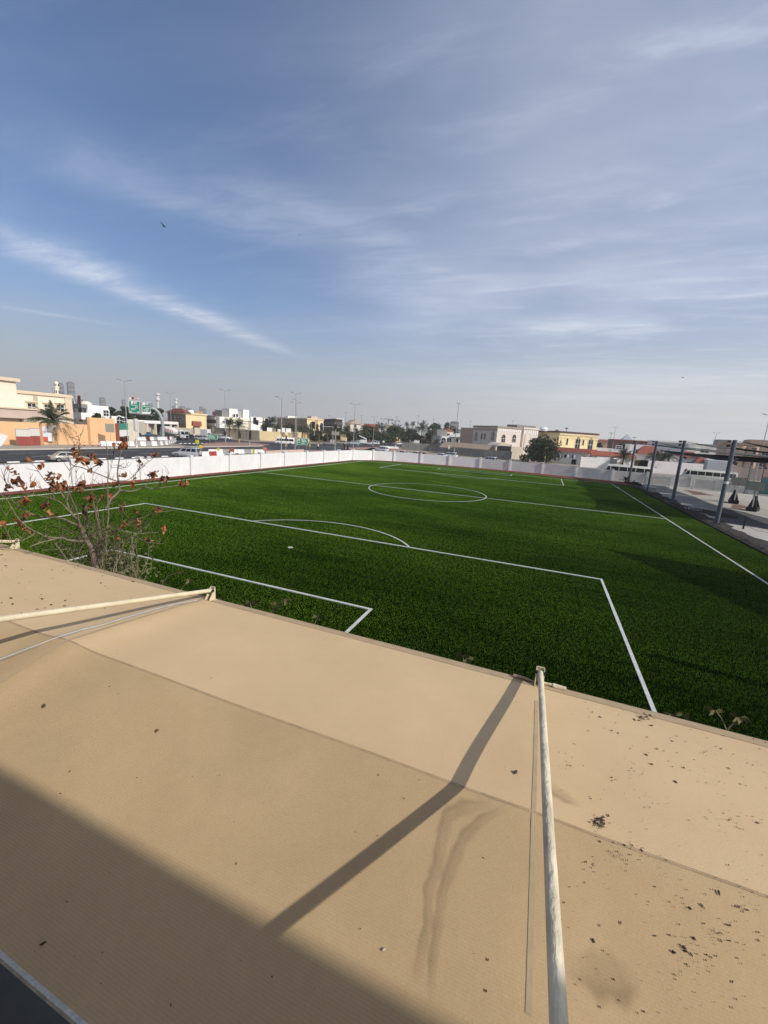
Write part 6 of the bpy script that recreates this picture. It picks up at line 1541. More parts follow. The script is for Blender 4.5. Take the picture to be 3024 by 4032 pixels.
street_wall("row of pale wall panels behind the parked cars, left of the mixer's drum", ((546, 1713), (640, 1707)), 5.0, .3, mat("pale_panel_wall", (0.62, 0.56, 0.46), .9, .1, .3), .2, step=5.5)
# villa A on the left, its long face parallel to the road
vA = Villa("villa", "large cream villa with a long plain upper wall, left of the minaret", 18, 123, 90, 0, 283, 1541, M_CRM, b=14, parapet=M_CRMTRIM, vref=1600)
vA.win('R', 124, 1603, 1.5, 1.7, M_CRMTRIM, hood=M_CRMTRIM)
vA.win('R', 187, 1606, 1.3, 1.5, M_CRMTRIM, hood=M_CRMTRIM); vA.win('R', 237, 1607, 1.5, 1.6, M_CRMTRIM, hood=M_CRMTRIM)
t0, z0 = vA.loc('R', 142, 1600); vA.slab("pilaster", 'R', t0-.4, t0+.4, 4.5, vA.h, .12, mat("pilaster_grey", (0.5, 0.43, 0.34), .9, .06, 1))
vA.slab("pilaster", 'R', vA.a-1.6, vA.a, 0, vA.h, .25, M_CRMTRIM)
vA.slab("tower_bay", 'R', -6, vA.loc('R', 50, 1560)[0], 0, vA.h+2.2, 1.6, M_CRM); vA.slab("tower_cornice", 'R', -7, vA.loc('R', 53, 1560)[0]+.4, vA.h+2.2, vA.h+2.9, 2.2, M_CRMTRIM)
tl, zl = vA.loc('R', 200, 1621); 
vA.slab("balcony_band", 'R', -8, tl, HGT(90, 1640, vA.p)-.4, HGT(90, 1612, vA.p), 3.0, M_PINK); vA.slab("balcony_coping", 'R', -8, tl+.3, HGT(90, 1612, vA.p), HGT(90, 1612, vA.p)+.35, 3.3, M_CRMTRIM)
vA.slab("lower_storey", 'R', vA.loc('R', 66, 1660)[0], tl, 0, HGT(90, 1640, vA.p)-.4, 2.8, M_SAND2)
tg, zg = vA.loc('R', 30, 1672); vA.slab("garage_opening", 'R', tg-6.5, vA.loc('R', 66, 1670)[0], 0, HGT(40, 1651, vA.p), .05, mat("garage_dark", (0.05, 0.04, 0.035), .9, .2, 1))
vA.win('R', 4, 1590, 2.0, 6.0, M_CRMTRIM); 
mn = BASE(271, 130); hz = HGT(271, 1556, mn); ht = HGT(271, 1504, mn); s_ = MPP(Vector((mn.x, mn.y, 8)))
mi = thing("minaret", "small cream minaret like turret with a round top behind the villa", "minaret", (mn.x-3, mn.y, 0)); w_ = 9*s_
b = MB(); b.box((0, 0, (hz-.5)/2), (w_*1.5, w_*1.5, hz-.5)); b.build("shaft", M_CRM, mi)
b = MB(); b.box((0, 0, hz-.3), (w_*2.9, w_*2.9, .5)); b.build("cornice", M_CRMTRIM, mi)
b = MB(); zz = hz; k = (ht-hz)/52
b.lathe([(w_*.8, zz), (w_*.8, zz+26*k), (w_*1.05, zz+27*k), (w_*1.05, zz+29*k), (w_*.75, zz+30*k), (w_*.72, zz+44*k), (w_*.5, zz+50*k), (.05, zz+52*k)], 14); b.build("turret", M_CRM, mi, True)
for q in range(6):
    a = q*math.pi/3+.3
    for zc_, hh in ((zz+5*k, 11*k), (zz+34*k, 7*k)):
        b = MB(); b.box((w_*.80*math.cos(a), w_*.80*math.sin(a), zc_+hh/2), (.08, w_*.32, hh), a); b.build("window", M_GLASS, mi)
vB = Villa("house", "white flat roofed house right of the minaret with a red brown door strip", 345, 140, 76, 282, 428, 1594, M_WHT, parapet=None, vref=1620)
vB.win('R', 417, 1627, 1.3, 1.5); vB.win('L', 290, 1615, 1.7, 5.0); vB.win('L', 338, 1628, 1.4, 4.2)
tq, zq = vB.loc('L', 316, 1616); vB.slab("red_strip", 'L', tq-1.0, tq+1.0, zq-3, zq+4, .1, mat("red_brown_panel", (0.26, 0.09, 0.065), .8, .1, 1))
tq, zq = vB.loc('L', 310, 1598); vB.slab("eave", 'L', tq-6, tq+5, zq-.5, zq+.5, 1.4, M_GRYW); tq, zq = vB.loc('L', 310, 1632); vB.slab("balcony", 'L', tq-7, tq+6, zq-1.2, zq+.6, 1.8, M_WHT); 
dm = BASE(349, 175); hd = HGT(349, 1580, dm); rd = 20*MPP(Vector((dm.x, dm.y, 10)))
d_ = thing("dome", "pale cream mosque dome rising behind the white house", "dome", (dm.x, dm.y, 0)); b = MB(); b.lathe([(rd*1.1, 0), (rd*1.1, hd-rd*.75), (rd, hd-rd*.74)]+[(rd*math.cos(q*math.pi/16), hd-rd*.72+rd*.72*math.sin(q*math.pi/16)) for q in range(1, 8)]+[(.1, hd)], 20); b.build("shell", M_CRM, d_, True)
b = MB(); b.tube([(0, 0, hd-.1), (0, 0, hd+2.5)], .12, 6); b.build("finial", M_GALV, d_)
vB2 = Villa("house", "low white house with arches half hidden behind the orange wall", 440, 150, 76, 405, 500, 1638, M_WHT, vref=1650)
vB2.win('R', 470, 1655, 1.6, 2.0, arch=True); vB2.win('R', 488, 1660, 1.3, 2.2)
# long open shed with white beams behind the parked cars
sa_, sc_ = BASE(430, 172), BASE(702, 205)
sd = sc_-sa_; sh = thing("open_shed", "long open shed with white roof beam and columns under the gantry", "shed", (sa_.x, sa_.y, 0), math.atan2(sd.y, sd.x)); hb = HGT(560, 1655, sa_.lerp(sc_, .5)); 
b = MB(); b.box((sd.length/2, 2, hb-.5), (sd.length, 4.5, 1.1)); b.build("roof", M_WHT, sh)
for q in range(9):
    b = MB(); b.box((q*sd.length/8, .2, (hb-1)/2), (.8, .6, hb-1)); b.build("column", M_SAND2, sh)
b = MB(); b.box((sd.length/2, 4, (hb-1.1)/2), (sd.length, .3, hb-1.1)); b.build("back_wall", mat("shed_dark", (0.07, 0.06, 0.055), .9, .3, .3), sh)
# villa C: yellow front and shaded side
vC = Villa("villa", "two storey villa with shaded brown side and yellow front beyond the mixer", 732, 205, 66, 661, 813, 1630, M_YEL, parapet=M_YELTRIM, vref=1650)
vC.slab("side_shade_tone", 'L', 0, vC.b, 0, vC.h-.02, .05, M_BRN); vC.win('L', 715, 1653, 1.8, 2.2, M_BW); vC.win('L', 690, 1650, 2.4, 2.6, M_BW)  # shade of the left side put into a brown slab over the yellow wall
b = MB(); b.add([(-1, -1, vC.h+.5), (vC.a*.25, -1, vC.h+.5), (vC.a*.25, vC.b+1, vC.h+.5), (-1, vC.b+1, vC.h+.5), (vC.a*.1, vC.b*.3, vC.h+2.4), (vC.a*.1, vC.b*.7, vC.h+2.4)], [(0, 1, 4), (1, 2, 5, 4), (2, 3, 5), (3, 0, 4, 5)]); b.build("roof", M_RTILE, vC.r)
vC.tank(vC.a*.4, 4, 1.4); vC.roofbox("stair_room", vC.a*.75, 5, 4, 4, 1.6, M_BRN)
street_wall("sandy garden wall behind the cement mixer with red tiled gate", ((690, 1716), (760, 1720), (830, 1722)), 3.4, .3, M_SAND2, .3, step=6)
gt = thing("gate_canopy", "small red tiled gate roof behind the silver SUV near the box truck", "gate roof", tuple(BASE(775, 175)), rad(-40)); b = MB(); b.prism([(-4, -1.5, 4.6), (4, -1.5, 4.6), (2.5, -1.5, 6.4), (-2.5, -1.5, 6.4)], (0, 3, 0)); b.build("roof", M_RTILE, gt); b = MB(); b.box((-3, 0, 2.3), (.6, 2, 4.6)); b.box((3, 0, 2.3), (.6, 2, 4.6)); b.build("column", M_SAND2, gt)
# grey modern house D
vD = Villa("house", "dark grey modern house with horizontal bands beside the date palms", 852, 205, 68, 813, 862, 1637, M_GRYW, vref=1650)
for v0, v1, m in ((1640, 1652, mat("band_light_grey", (0.42, .42, .42), .9, .08, .5)), (1655, 1665, mat("band_black", (.03, .03, .03), .7, .1, 1)), (1667, 1678, mat("band_light_grey", (0.42, .42, .42)))):
    z1_, z0_ = HGT(840, v0, vD.p), HGT(840, v1, vD.p); vD.slab("band", 'L', .3, vD.b-.3, z0_, z1_, .6, m)
fg = thing("flag", "small red flag on a pole over the grey modern house", "flag", tuple(BASE(838, 240))); hf = HGT(838, 1618, Vector(fg.location)); b = MB(); b.tube([(0, 0, 0), (0, 0, hf)], .12, 6); b.build("pole", M_GALV, fg)
b = MB()
for q in range(5): b.quad((q*.6, .3*math.sin(q), hf-.1-q*.15), ((q+1)*.6, .3*math.sin(q+1), hf-.25-q*.15), ((q+1)*.6, .3*math.sin(q+1), hf-2.2-q*.2), (q*.6, .3*math.sin(q), hf-2.0-q*.2))
b.build("cloth", mat("flag_cloth_red", (0.35, .05, .05), .8, .1, 2), fg)
# white modern villa E
vE = Villa("villa", "white modern villa of stepped boxes behind the date palms, with a gridded window", 864, 212, 70, 850, 1062, 1640, M_CRM, vref=1650, b=14)
def ebox(u0, u1, v, m, y=4.5, d=7):
    x0, x1 = vE.loc('R', u0, 1640)[0], vE.loc('R', u1, 1640)[0]; vE.roofbox("upper_block", (x0+x1)/2, y, x1-x0, d, HGT((u0+u1)/2, v, vE.p+vE.er*((x0+x1)/2))-vE.h, m)
ebox(880, 904, 1616, M_GRYW, 5); ebox(905, 938, 1610, M_WHT, 4); ebox(939, 958, 1618, mat("band_light_grey", (0.42, .42, .42), .9, .08, .5), 5); ebox(959, 983, 1614, M_WHT, 4)
for u0, u1, v0, m, o in ((862, 885, 1641, M_WHT, .5), (985, 1030, 1642, M_WHT, .8), (1036, 1052, 1646, M_CRMTRIM, .6)):
    x0, x1 = vE.loc('R', u0, 1660)[0], vE.loc('R', u1, 1660)[0]; vE.slab("front_bay", 'R', x0, x1, 0, HGT((u0+u1)/2, v0, vE.p+vE.er*x0), o, m)
vE.win('R', 1008, 1682, 4.4, 6.4, M_BW); tq, zq = vE.loc('R', 1038, 1675); vE.slab("dark_opening", 'R', tq-2.0, tq+4.5, zq-4, zq+2.4, .75, mat("garage_dark", (0.05, 0.04, 0.035)))
for u_ in (872, 895, 912, 950): vE.win('R', u_, 1662, 1.4, 2.2)
for u_ in (922, 933): vE.win('R', u_, 1636, 1.0, 1.4)
street_wall("grey shaded garden wall behind the date palms at the junction", ((838, 1722), (930, 1728), (1022, 1735)), 4.2, .3, M_GWALL, .15, step=7)
cb = Villa("guard_house", "plain cream walled block with dishes on top at the junction's corner", 1024, 186.5, 38, 990, 1098, 1697, M_YWALL, b=6, vref=1720)
for x, y, w_, h_ in ((4, 2, 2.2, 1.6), (8, 2, 1.2, 1.2), (9.8, 2, 1.4, 1.9), (12, 2, 2.2, 1.8)): cb.roofbox("roof_unit", x, y, w_, 1.2, h_, M_WHT)
# villa F
vF = Villa("villa", "long villa with brown shaded side and yellow lit end behind the palm row", 1209, 235, 58, 1092, 1273, 1650, M_YEL, parapet=M_YELTRIM, vref=1660)
vF.slab("side_shade_tone", 'L', 0, vF.b, 0, vF.h-.02, .06, M_BRN); vF.win('R', 1226, 1678, 2.0, 4.2, M_BW, arch=True); vF.win('R', 1266, 1680, 2.0, 3.8, M_BW, arch=True)  # left face darkened by colour where it lies in shade
tq, zq = vF.loc('R', 1240, 1660); tq2, _ = vF.loc('R', 1252, 1660); vF.slab("recess", 'R', tq, tq2, 0, vF.h, .08, mat("villa_yellow_brown", (0.52, .36, .2), .9, .08, 1)); vF.tank(6, 8, 1.7, M_GRYW); vF.roofbox("stair_room", vF.a*.6, 5, 4, 4, 1.8, M_PINK); vF.roofbox("roof_unit", 2, vF.b*.6, 6, 3, 1.4, M_WHT)
street_wall("long yellow garden wall with pillars behind the minibus and palms", ((1098, 1737), (1200, 1737), (1290, 1740), (1362, 1744)), 4.3, .3, M_YWALL, .5, step=6.5)
vG = Villa("apartment_block", "dark brown block with rows of small openings right of the yellow villa", 1320, 262, 44, 1274, 1348, 1653, M_DKB, vref=1660, b=None, cat="building", parapet=M_DKB)
for i in range(8):
    tq = vG.b*(i+.5)/8; vG.slab("window", 'L', tq-.9, tq+.9, vG.h-3.4, vG.h-1.2, .08, mat("opening_grey", (0.16, .14, .13), .8, .1, 1))
for i in range(4):
    tq = vG.a*(i+.5)/4; vG.slab("window", 'R', tq-1, tq+1, vG.h-3.4, vG.h-1.2, .08, mat("opening_grey", (0.16, .14, .13)))
for i in range(3): vG.slab("ledge", 'L', 0, vG.b, vG.h-4.6-i*4, vG.h-4.2-i*4, .6, M_WHT)
vG2 = Villa("house", "white stepped house behind the dark brown block", 1325, 300, 44, 1303, 1352, 1647, M_WHT, vref=1660)
vG3 = Villa("house", "cream gabled house with arched windows right of the dark brown block", 1380, 250, 44, 1358, 1420, 1668, M_CRM, vref=1670); vG3.win('R', 1398, 1684, 1.8, 3.5, arch=True)
b = MB(); b.prism([(-.6, -.6, vG3.h), (vG3.a*1.05, -.6, vG3.h), (vG3.a*.55, -.6, vG3.h+2.6)], (0, vG3.b+1.2, 0)); b.build("roof", mat("roof_pale_tan", (0.55, .45, .34), .9, .1, 1), vG3.r)
vG4 = Villa("house", "wide house with a long brown red roof above the palms", 1428, 265, 20, 1418, 1490, 1677, M_MAR, vref=1680, b=14)
b = MB(); b.prism([(-1, -1, vG4.h), (vG4.a+1, -1, vG4.h), (vG4.a-2, 3, vG4.h+1.6), (2, 3, vG4.h+1.6)], (0, 10, 0)); b.build("roof", M_RTILE, vG4.r)
vG5 = Villa("house", "reddish house peeping between the palms right of the long brown red roof", 1522, 300, 20, 1510, 1550, 1673, M_TERR, vref=1680, b=14)
vG6 = Villa("house", "cream wall with gate posts among the cars under the trees", 1340, 205, 20, 1330, 1362, 1722, M_YWALL, vref=1730, b=4)
street_wall("low pale wall behind the black SUV under the trees", ((1560, 1748), (1612, 1746)), 4.0, .3, M_YWALL, .2, step=6)
# terracotta wall with car port
tw = street_wall("long terracotta wall with arches behind the small white truck", ((1612, 1742), (1640, 1744), (1716, 1750)), 5.6, .4, M_TERR, .5, step=6)
tp_ = thing("car_port", "terracotta roofed car port along the terracotta wall", "car port", tuple(G(1660, 1751)), rad(-14)); b = MB(); b.box((5, 2, 3.9), (11.5, 4.4, .9)); b.build("roof", M_TERR, tp_)
for x in (0, 3.6, 7.2, 10.4): b = MB(); b.box((x, 0, 1.7), (.5, .5, 3.4)); b.build("column", M_TERR, tp_)
b = MB(); b.box((5, 4.0, 1.7), (11, .2, 3.4)); b.build("back_wall", M_MAR, tp_)
# villa H and I
vH = Villa("villa", "cream villa with a red roofed corner behind the terracotta wall", 1728, 255, 30, 1680, 1786, 1695, M_CRM, vref=1700)
vH.win('R', 1765, 1715, 1.8, 2.5); b = MB(); b.prism([(vH.a*.5, -.6, vH.h), (vH.a+.5, -.6, vH.h), (vH.a*.72, 4, vH.h+2)], (0, 6, 0)); b.build("roof", M_RTILE, vH.r)
tq, zq = vH.loc('L', 1736, 1712); vH.slab("balcony", 'R', 0, vH.a*.45, vH.h-5.4, vH.h-2.2, .8, M_GRYW)
vI = Villa("house", "white single storey house with an arched window by the lamp post", 1738, 205, 25, 1732, 1818, 1717, M_WHT, vref=1730, b=10); vI.win('R', 1746, 1736, 2.2, 2.6, arch=True); vI.win('R', 1797, 1740, 1.8, 2.6, arch=True); vI.win('R', 1768, 1736, 2.2, 2.4)
b = MB(); b.prism([(4, -1.2, vI.h), (13, -1.2, vI.h), (8.5, -1.2, vI.h+1.9)], (0, 8, 0)); b.build("roof", M_WHT, vI.r)
vI.roofbox("stair_room", 1, 8, 5, 6, 3.2, M_GRYW)
# villa J with pointed windows
M_JW = mat("villa_pale_stone", (0.76, 0.68, 0.60), .9, .08, .5); M_JT = mat("villa_stone_trim", (0.46, .36, .27), .9, .08, 1)
vJ = Villa("villa", "two storey pale stone villa with pointed arch windows and a crenellated band", 1958, 176, 42, 1864, 2053, 1682, M_JW, parapet=mat("parapet_brown", (0.40, .33, .27), .9, .1, 1), vref=1700)
for u_ in (1982, 2024): vJ.win('R', u_, 1727, 1.5, 2.7, M_JT, arch=True)
for u_, w_, h_ in ((1875, 1.7, 3.2), (1897, .8, 2.2), (1909, .8, 2.2), (1941, 1.8, 3.2)): vJ.win('L', u_, 1718, w_, h_, M_JT, arch=True, pane=mat("shutter_stone", (0.34, .28, .23), .9, .1, 1) if w_ > 1 else None)
for face, ln_ in (('L', vJ.b), ('R', vJ.a)):
    n = int(ln_/1.0)
    for i in range(n): vJ.slab("band_block", face, (i+.15)*ln_/n, (i+.7)*ln_/n, vJ.h-1.5, vJ.h-.6, .12, M_WHT if face == 'R' else M_JT)
vJ.slab("side_wing", 'L', vJ.b, vJ.b+11, 0, vJ.h-.5, .0, M_TANV, inn=8)
vJ2 = Villa("villa", "right wing of the pale stone villa with an arched porch behind the big bush", 2062, 186, 42, 2050, 2120, 1688, M_JW, vref=1700, parapet=M_JW)
for i in range(7): vJ2.slab("band_block", 'R', (i+.2)*vJ2.a/7, (i+.6)*vJ2.a/7, vJ2.h-2.4, vJ2.h-.6, .12, M_WHT)
vJ2.roofbox("stair_room", 4, 7, 10, 7, 1.6, M_GRYW); vJ2.win('R', 2075, 1735, 2.6, 5.5, M_JT, arch=True, pane=M_JW)
# car port roofs, garage in front of J
cpj = Villa("garage", "arched garage with a dark screen before the pale stone villa", 1951, 158, 30, 1900, 2060, 1755, M_SAND2, vref=1770, b=9, cat="garage")
tq, zq = cpj.loc('R', 1985, 1770); tq2, _ = cpj.loc('R', 2012, 1770); cpj.slab("dark_screen", 'R', .6, tq2, .3, 5.2, .1, mat("screen_black", (0.02, .02, .022), .8, .1, 1))
b = MB(); n = 10; b.prism([(tq2*k/n, -.3, cpj.h+.1+1.1*math.sin(math.pi*k/n)) for k in range(n+1)], (0, 9, 0)); b.build("arched_roof", M_SAND2, cpj.r)
tc_ = thing("sun_shelter", "long tan shade roof before the pale stone villa", "shade roof", tuple(BASE(1752, 168))); A, B = BASE(1755, 168), BASE(1945, 160); hh0 = HGT(1850, 1752, A.lerp(B, .5))
C1 = B+Vector((-3, -2, 0)); d1 = Vector((CAM.x-A.x, CAM.y-A.y, 0)).normalized()
b = MB(); b.add([tuple(A-A+Vector((0, 0, hh0+.6))), tuple(B-A+Vector((0, 0, hh0+.6))), tuple(B-A+d1*5+Vector((-2, 0, hh0-1.6))), tuple(d1*5+Vector((-2, 0, hh0-1.6)))], [(0, 1, 2, 3)]); o = b.build("cloth", mat("shade_tan", (0.34, .26, .19), .9, .1, .5), tc_); o.modifiers.new("s", 'SOLIDIFY').thickness = .1
for k in range(6): q = (B-A)*(k/5)+d1*4.6; b = MB(); b.tube([(q.x, q.y, 0), (q.x, q.y, hh0-1.5)], .12, 6); b.build("post", M_GALV, tc_)
# corrugated site fence in front of these
fr_ = thing("site_fence", "long grey corrugated metal fence with posts along the side road", "fence", tuple(G(1582, 1769)))
FP = [G(1582, 1769), G(1690, 1776), G(1800, 1793), G(1905, 1803), G(2012, 1812)]; O_ = Vector(fr_.location)
M_FENCE = mat("fence_sheet_grey", (0.24, .24, .22), .7, .14, .5)
for a, c in zip(FP, FP[1:]):
    d = c-a; n = max(1, int(d.length/2.6)); hf = 3.0
    for k in range(n):
        p0_, p1_ = a.lerp(c, k/n)-O_, a.lerp(c, (k+1)/n)-O_; t = (p1_-p0_); nn = Vector((-t.y, t.x, 0)).normalized()*.05; b = MB()
        for j in range(6):
            q0, q1 = p0_.lerp(p1_, j/6+.003), p0_.lerp(p1_, (j+1)/6); w = nn*(1 if j % 2 else -1); b.quad(q0+w+Vector((0, 0, .05)), q1+w+Vector((0, 0, .05)), q1+w+Vector((0, 0, hf)), q0+w+Vector((0, 0, hf)))
        b.build("fence_panel", M_FENCE, fr_); b = MB(); b.box((p0_.x+nn.x*3, p0_.y+nn.y*3, 1.55), (.12, .12, 3.1)); b.build("fence_post", mat("fence_post_dark", (0.08, .08, .08), .7, .1, 2), fr_)
# yellow villa K and white house with red roof
vK = Villa("villa", "yellow two storey villa with arched windows and a dark roof line", 2201, 186, 34, 2101, 2355, 1702, M_YEL, parapet=mat("roof_line_maroon", (0.11, .05, .05), .8, .1, 1), vref=1720)
vK.slab("cornice_band", 'R', 0, vK.a, vK.h-1.0, vK.h-.3, .35, M_YELTRIM); vK.slab("string_band", 'R', 0, vK.a, vK.h-2.2, vK.h-2.0, .2, M_YELTRIM)
vK.win('R', 2233, 1739, .7, 2.6, M_YELTRIM); vK.win('R', 2296, 1743, .7, 2.2, M_YELTRIM); vK.win('R', 2274, 1748, 2.2, 5.0, M_YELTRIM, arch=True); vK.win('R', 2324, 1752, 2.2, 5.0, M_YELTRIM, arch=True)
vK.tank(-1, 10, 1.8); vK.roofbox("roof_unit", 3, 6, 1.0, 1.0, 1.2, M_GRYW)
b = MB(); b.lathe([(.1, vK.h+.4), (.1, vK.h+1.6), (.5, vK.h+1.7), (.6, vK.h+2.2)], 10, (6, 4, 0)); b.build("dish", M_GRYW, vK.r)
vL = Villa("house", "long white single storey house with a red tiled eave below the yellow villa", 2328, 158, 16, 2186, 2430, 1792, M_WHT, vref=1800, b=None, a=14)
vL = vL
p_ = vL.p
hw = thing("white_house", "white front with small windows under the left part of the red tiled eave", "house", tuple(BASE(2196, 161)), 0)
A, B = BASE(2196, 161), BASE(2330, 157); d = B-A; hw.rotation_euler = (0, 0, math.atan2(d.y, d.x)); hh = HGT(2260, 1780, A.lerp(B, .5))
b = MB(); b.box((d.length/2, 3, hh/2), (d.length, 6, hh)); b.build("wall", M_WHT, hw)
b = MB(); b.prism([(-.5, -1.0, hh), (-.5, 1.4, hh+1.3), (-.5, 6, hh+1.3), (-.5, 6, hh)], (d.length+1, 0, 0)); b.build("roof", M_RTILE, hw)
for f, w_ in ((.06, 1.6), (.34, 1.1), (.56, .8), (.86, 1.6)):
    b = MB(); x = f*d.length; b.box((x, -.03, hh*.62), (w_+.25, .12, 1.35)); o = b.build("window", M_BW, hw); b = MB(); b.box((x, -.1, hh*.62), (w_, .04, 1.1)); b.build("pane", M_GLASS, o)
for f in (.22, .44, .64):
    b = MB(); b.box((f*d.length, -1.6, 1.6), (.5, .5, 3.2)); b.build("pillar", M_WHT, hw)
b = MB(); b.box((d.length*.62, -2.2, .9), (2.6, .2, 1.8)); b.build("gate", M_GLASS, hw)
b = MB(); b.box((d.length*.35, -2.3, 1.0), (d.length*.5, .25, 2.0)); b.build("yard_wall", M_WHT, hw)
b = MB(); b.prism([(-.6, -1.0, vL.h), (-.6, 2.0, vL.h+1.5), (-.6, 8, vL.h+1.5), (-.6, 8, vL.h)], (vL.a+1.2, 0, 0)); b.build("roof", M_RTILE, vL.r)
for t_q in (1.5, 7.0): vL.slab("white_sheet", 'R', t_q, t_q+4.2, 1.9, 3.3, .9, M_WHITEPAINT)
street_wall("white wall patch with small openings before the red eaved house", ((2285, 1838), (2400, 1846)), 3.2, .25, M_WHT, 0.1, step=6)
street_wall("grey block wall between the white house and the minibus", ((2400, 1846), (2425, 1850)), 3.2, .25, M_CONCRETE, .1, step=6)
pq = thing("pale_car_port", "pale flat car port roof behind the left minibus", "car port", tuple(BASE(2480, 152)), rad(-12)); b = MB(); b.box((5, 0, 3.4), (13, 3.5, .3)); b.build("roof", M_YWALL, pq); b = MB(); b.box((7, 1.6, 1.6), (9, .2, 3.2)); b.build("back_wall", M_SAND2, pq)
for x in (-1.2, 5, 11.2): b = MB(); b.box((x, -1.5, 1.6), (.3, .3, 3.2)); b.build("post", M_YWALL, pq)
street_wall("long white garden wall behind the court between the two minibuses", ((2545, 1860), (2660, 1868), (2760, 1875)), 3.6, .25, mat("lilac_white_wall", (0.70, .66, .66), .9, .06, .4), .0, step=7)
# right hand houses
def simple(name, label, u0, u1, vt, D, th, m, roof=None, b_=10, par=None, vref=1750, wins=()):
    v = Villa(name, label, u0, D, th, u0, u1, vt, m, b=b_, vref=vref, parapet=par)
    if roof:
        q = MB(); q.add([(-.8, -.8, v.h), (v.a+.8, -.8, v.h), (v.a+.8, b_+.8, v.h), (-.8, b_+.8, v.h), (v.a*.25, b_*.5, v.h+roof), (v.a*.75, b_*.5, v.h+roof)], [(0, 1, 5, 4), (1, 2, 5), (2, 3, 4, 5), (3, 0, 4)]); q.build("roof", M_RTILE, v.r)
    for (u, vv, w, h) in wins: v.win('R', u, vv, w, h)
    return v
simple("house", "white house wall with small buttresses right of the yellow villa", 2345, 2418, 1762, 200, 5, M_WHT, b_=8)
simple("house", "white stepped house with a dome like tank above the red roof", 2412, 2480, 1768, 185, 0, M_WHT, b_=8, wins=((2437, 1762, 1.8, 1.2),))
simple("house", "far reddish house roof line right of the yellow villa", 2352, 2400, 1735, 330, 0, M_TERR, 1.2, wins=())
mr = simple("building", "long maroon brick building with a glass pyramid on its roof", 2408, 2560, 1732, 260, 0, M_MAR, b_=16, par=M_RTILE)
q = MB(); q.add([(mr.a*.28, 2, mr.h+.5), (mr.a*.55, 2, mr.h+.5), (mr.a*.55, 9, mr.h+.5), (mr.a*.28, 9, mr.h+.5), (mr.a*.415, 5.5, mr.h+3.8)], [(0, 1, 4), (1, 2, 4), (2, 3, 4), (3, 0, 4)]); q.build("glass_pyramid", mat("pyramid_glass", (0.42, .45, .47), .3, .05, 2), mr.r)
simple("house", "white gabled house behind the farthest steel post", 2480, 2568, 1748, 190, 0, M_WHT, wins=((2512, 1800, 1.6, 2.2),))
simple("house", "white house with a bright red hipped roof between two steel posts", 2522, 2605, 1787, 175, -4, M_WHT, 3.0)
bigw = simple("house", "large pale flat roofed house over the shade sails", 2572, 2742, 1738, 215, -4, M_WHT, b_=18, par=M_WHT)
bigw.slab("grey_side", 'R', 0, bigw.a*.82, bigw.h*.35, bigw.h*.98, .1, mat("house_pale_grey", (0.42, .43, .45), .9, .05, .5))
simple("house", "grey and white house with horizontal bands right of the large pale house", 2745, 2830, 1752, 225, -6, M_WHT, par=M_GRYW, wins=((2775, 1775, 3, 1.6),))
simple("house", "white house with a red roof strip behind the right minibus", 2690, 2765, 1798, 170, -6, M_WHT, 1.8, wins=((2740, 1826, 5, .8),))
simple("house", "small house with a red porch roof behind the right minibus", 2762, 2806, 1822, 160, -8, M_WHT, 1.6, b_=6, wins=((2790, 1836, 1.8, 1.2),))
simple("house", "plain white wall block right behind the nearest steel post", 2802, 2908, 1812, 155, -8, mat("block_white_blue", (0.66, .67, .68), .9, .05, .5), b_=8)
simple("house", "far grey flat roofed block on the skyline left of the tan villa", 2824, 2870, 1730, 240, -8, M_GRYW, b_=10)
tv = simple("villa", "large tan stone villa with curved bays at the right edge behind the sails", 2868, 3150, 1747, 165, -10, M_TANV, b_=20, par=mat("tan_cornice", (0.5, .36, .26), .9, .08, 1))
for u_ in (2905, 2955):
    t0, _ = tv.loc('R', u_, 1800); b = MB(); b.lathe([(1.5, 0), (1.5, tv.h-.5)], 16, (t0, -.2, 0)); b.build("bay", mat("tan_bay", (0.52, .38, .27), .9, .08, 1), tv.r, True)
for u_, v_ in ((2935, 1838), (3000, 1840), (3010, 1800)): tv.win('R', u_, v_, 1.5, 2.8, M_TANV)
tv.win('R', 2998, 1860, 2.4, 3.6, M_TANV, arch=True); tv.roofbox("upper_block", tv.loc('R', 3070, 1740)[0], 8, 12, 10, 1.7, M_TANV)
tv.slab("boundary", 'R', -2, tv.a, 0, 3.4, 6.0, mat("tan_pink_wall", (0.55, .40, .33), .9, .08, .6), inn=-5.7)
# far towers and cranes fading in the haze
M_TOWER = mat("tower_glass_grey", (0.12, .13, .145), .5, .15, .03)
def tower(label, u, vt, wpx, D, dp=None, extra=None):
    p = BASE(u, D, 1600); h = HGT(u, vt, p); w = wpx*MPP(Vector((p.x, p.y, h*.5))); an = math.atan2((p-CAM).y, (p-CAM).x)-math.pi/2
    r = thing("tower_block", label, "tower", (p.x, p.y, 0), an+.25, "far towers in the haze"); b = MB(); b.box((0, 0, h/2), (w*.86, w*.7, h)); b.build("shaft", M_TOWER, r)
    b = MB(); b.box((0, 0, h+h*.01), (w*.5, w*.4, h*.04)); b.build("crown", M_TOWER, r)
    nfl = max(3, int(h/9)); b = MB()
    for i in range(nfl): b.box((0, 0, (i+.5)*h/nfl), (w*.87, w*.71, h/nfl*.35))
    b.build("floor_band", mat("tower_band", (0.22, .23, .24), .6, .1, .05), r)
tower("far twin tower, left of the minaret, flat topped", 247, 1512, 18, 1150); tower("tallest far tower, right behind the minaret, with a rounded top", 285, 1508, 25, 1200); tower("low broad far tower right of the tallest one", 316, 1573, 22, 1300); tower("far tower in scaffolding shape over the white house", 405, 1567, 21, 1400); tower("faint far tower left of the tall lamp and gantry", 488, 1575, 14, 1500); tower("faint far tower just right of the gantry's green panels", 596, 1589, 12, 1500)
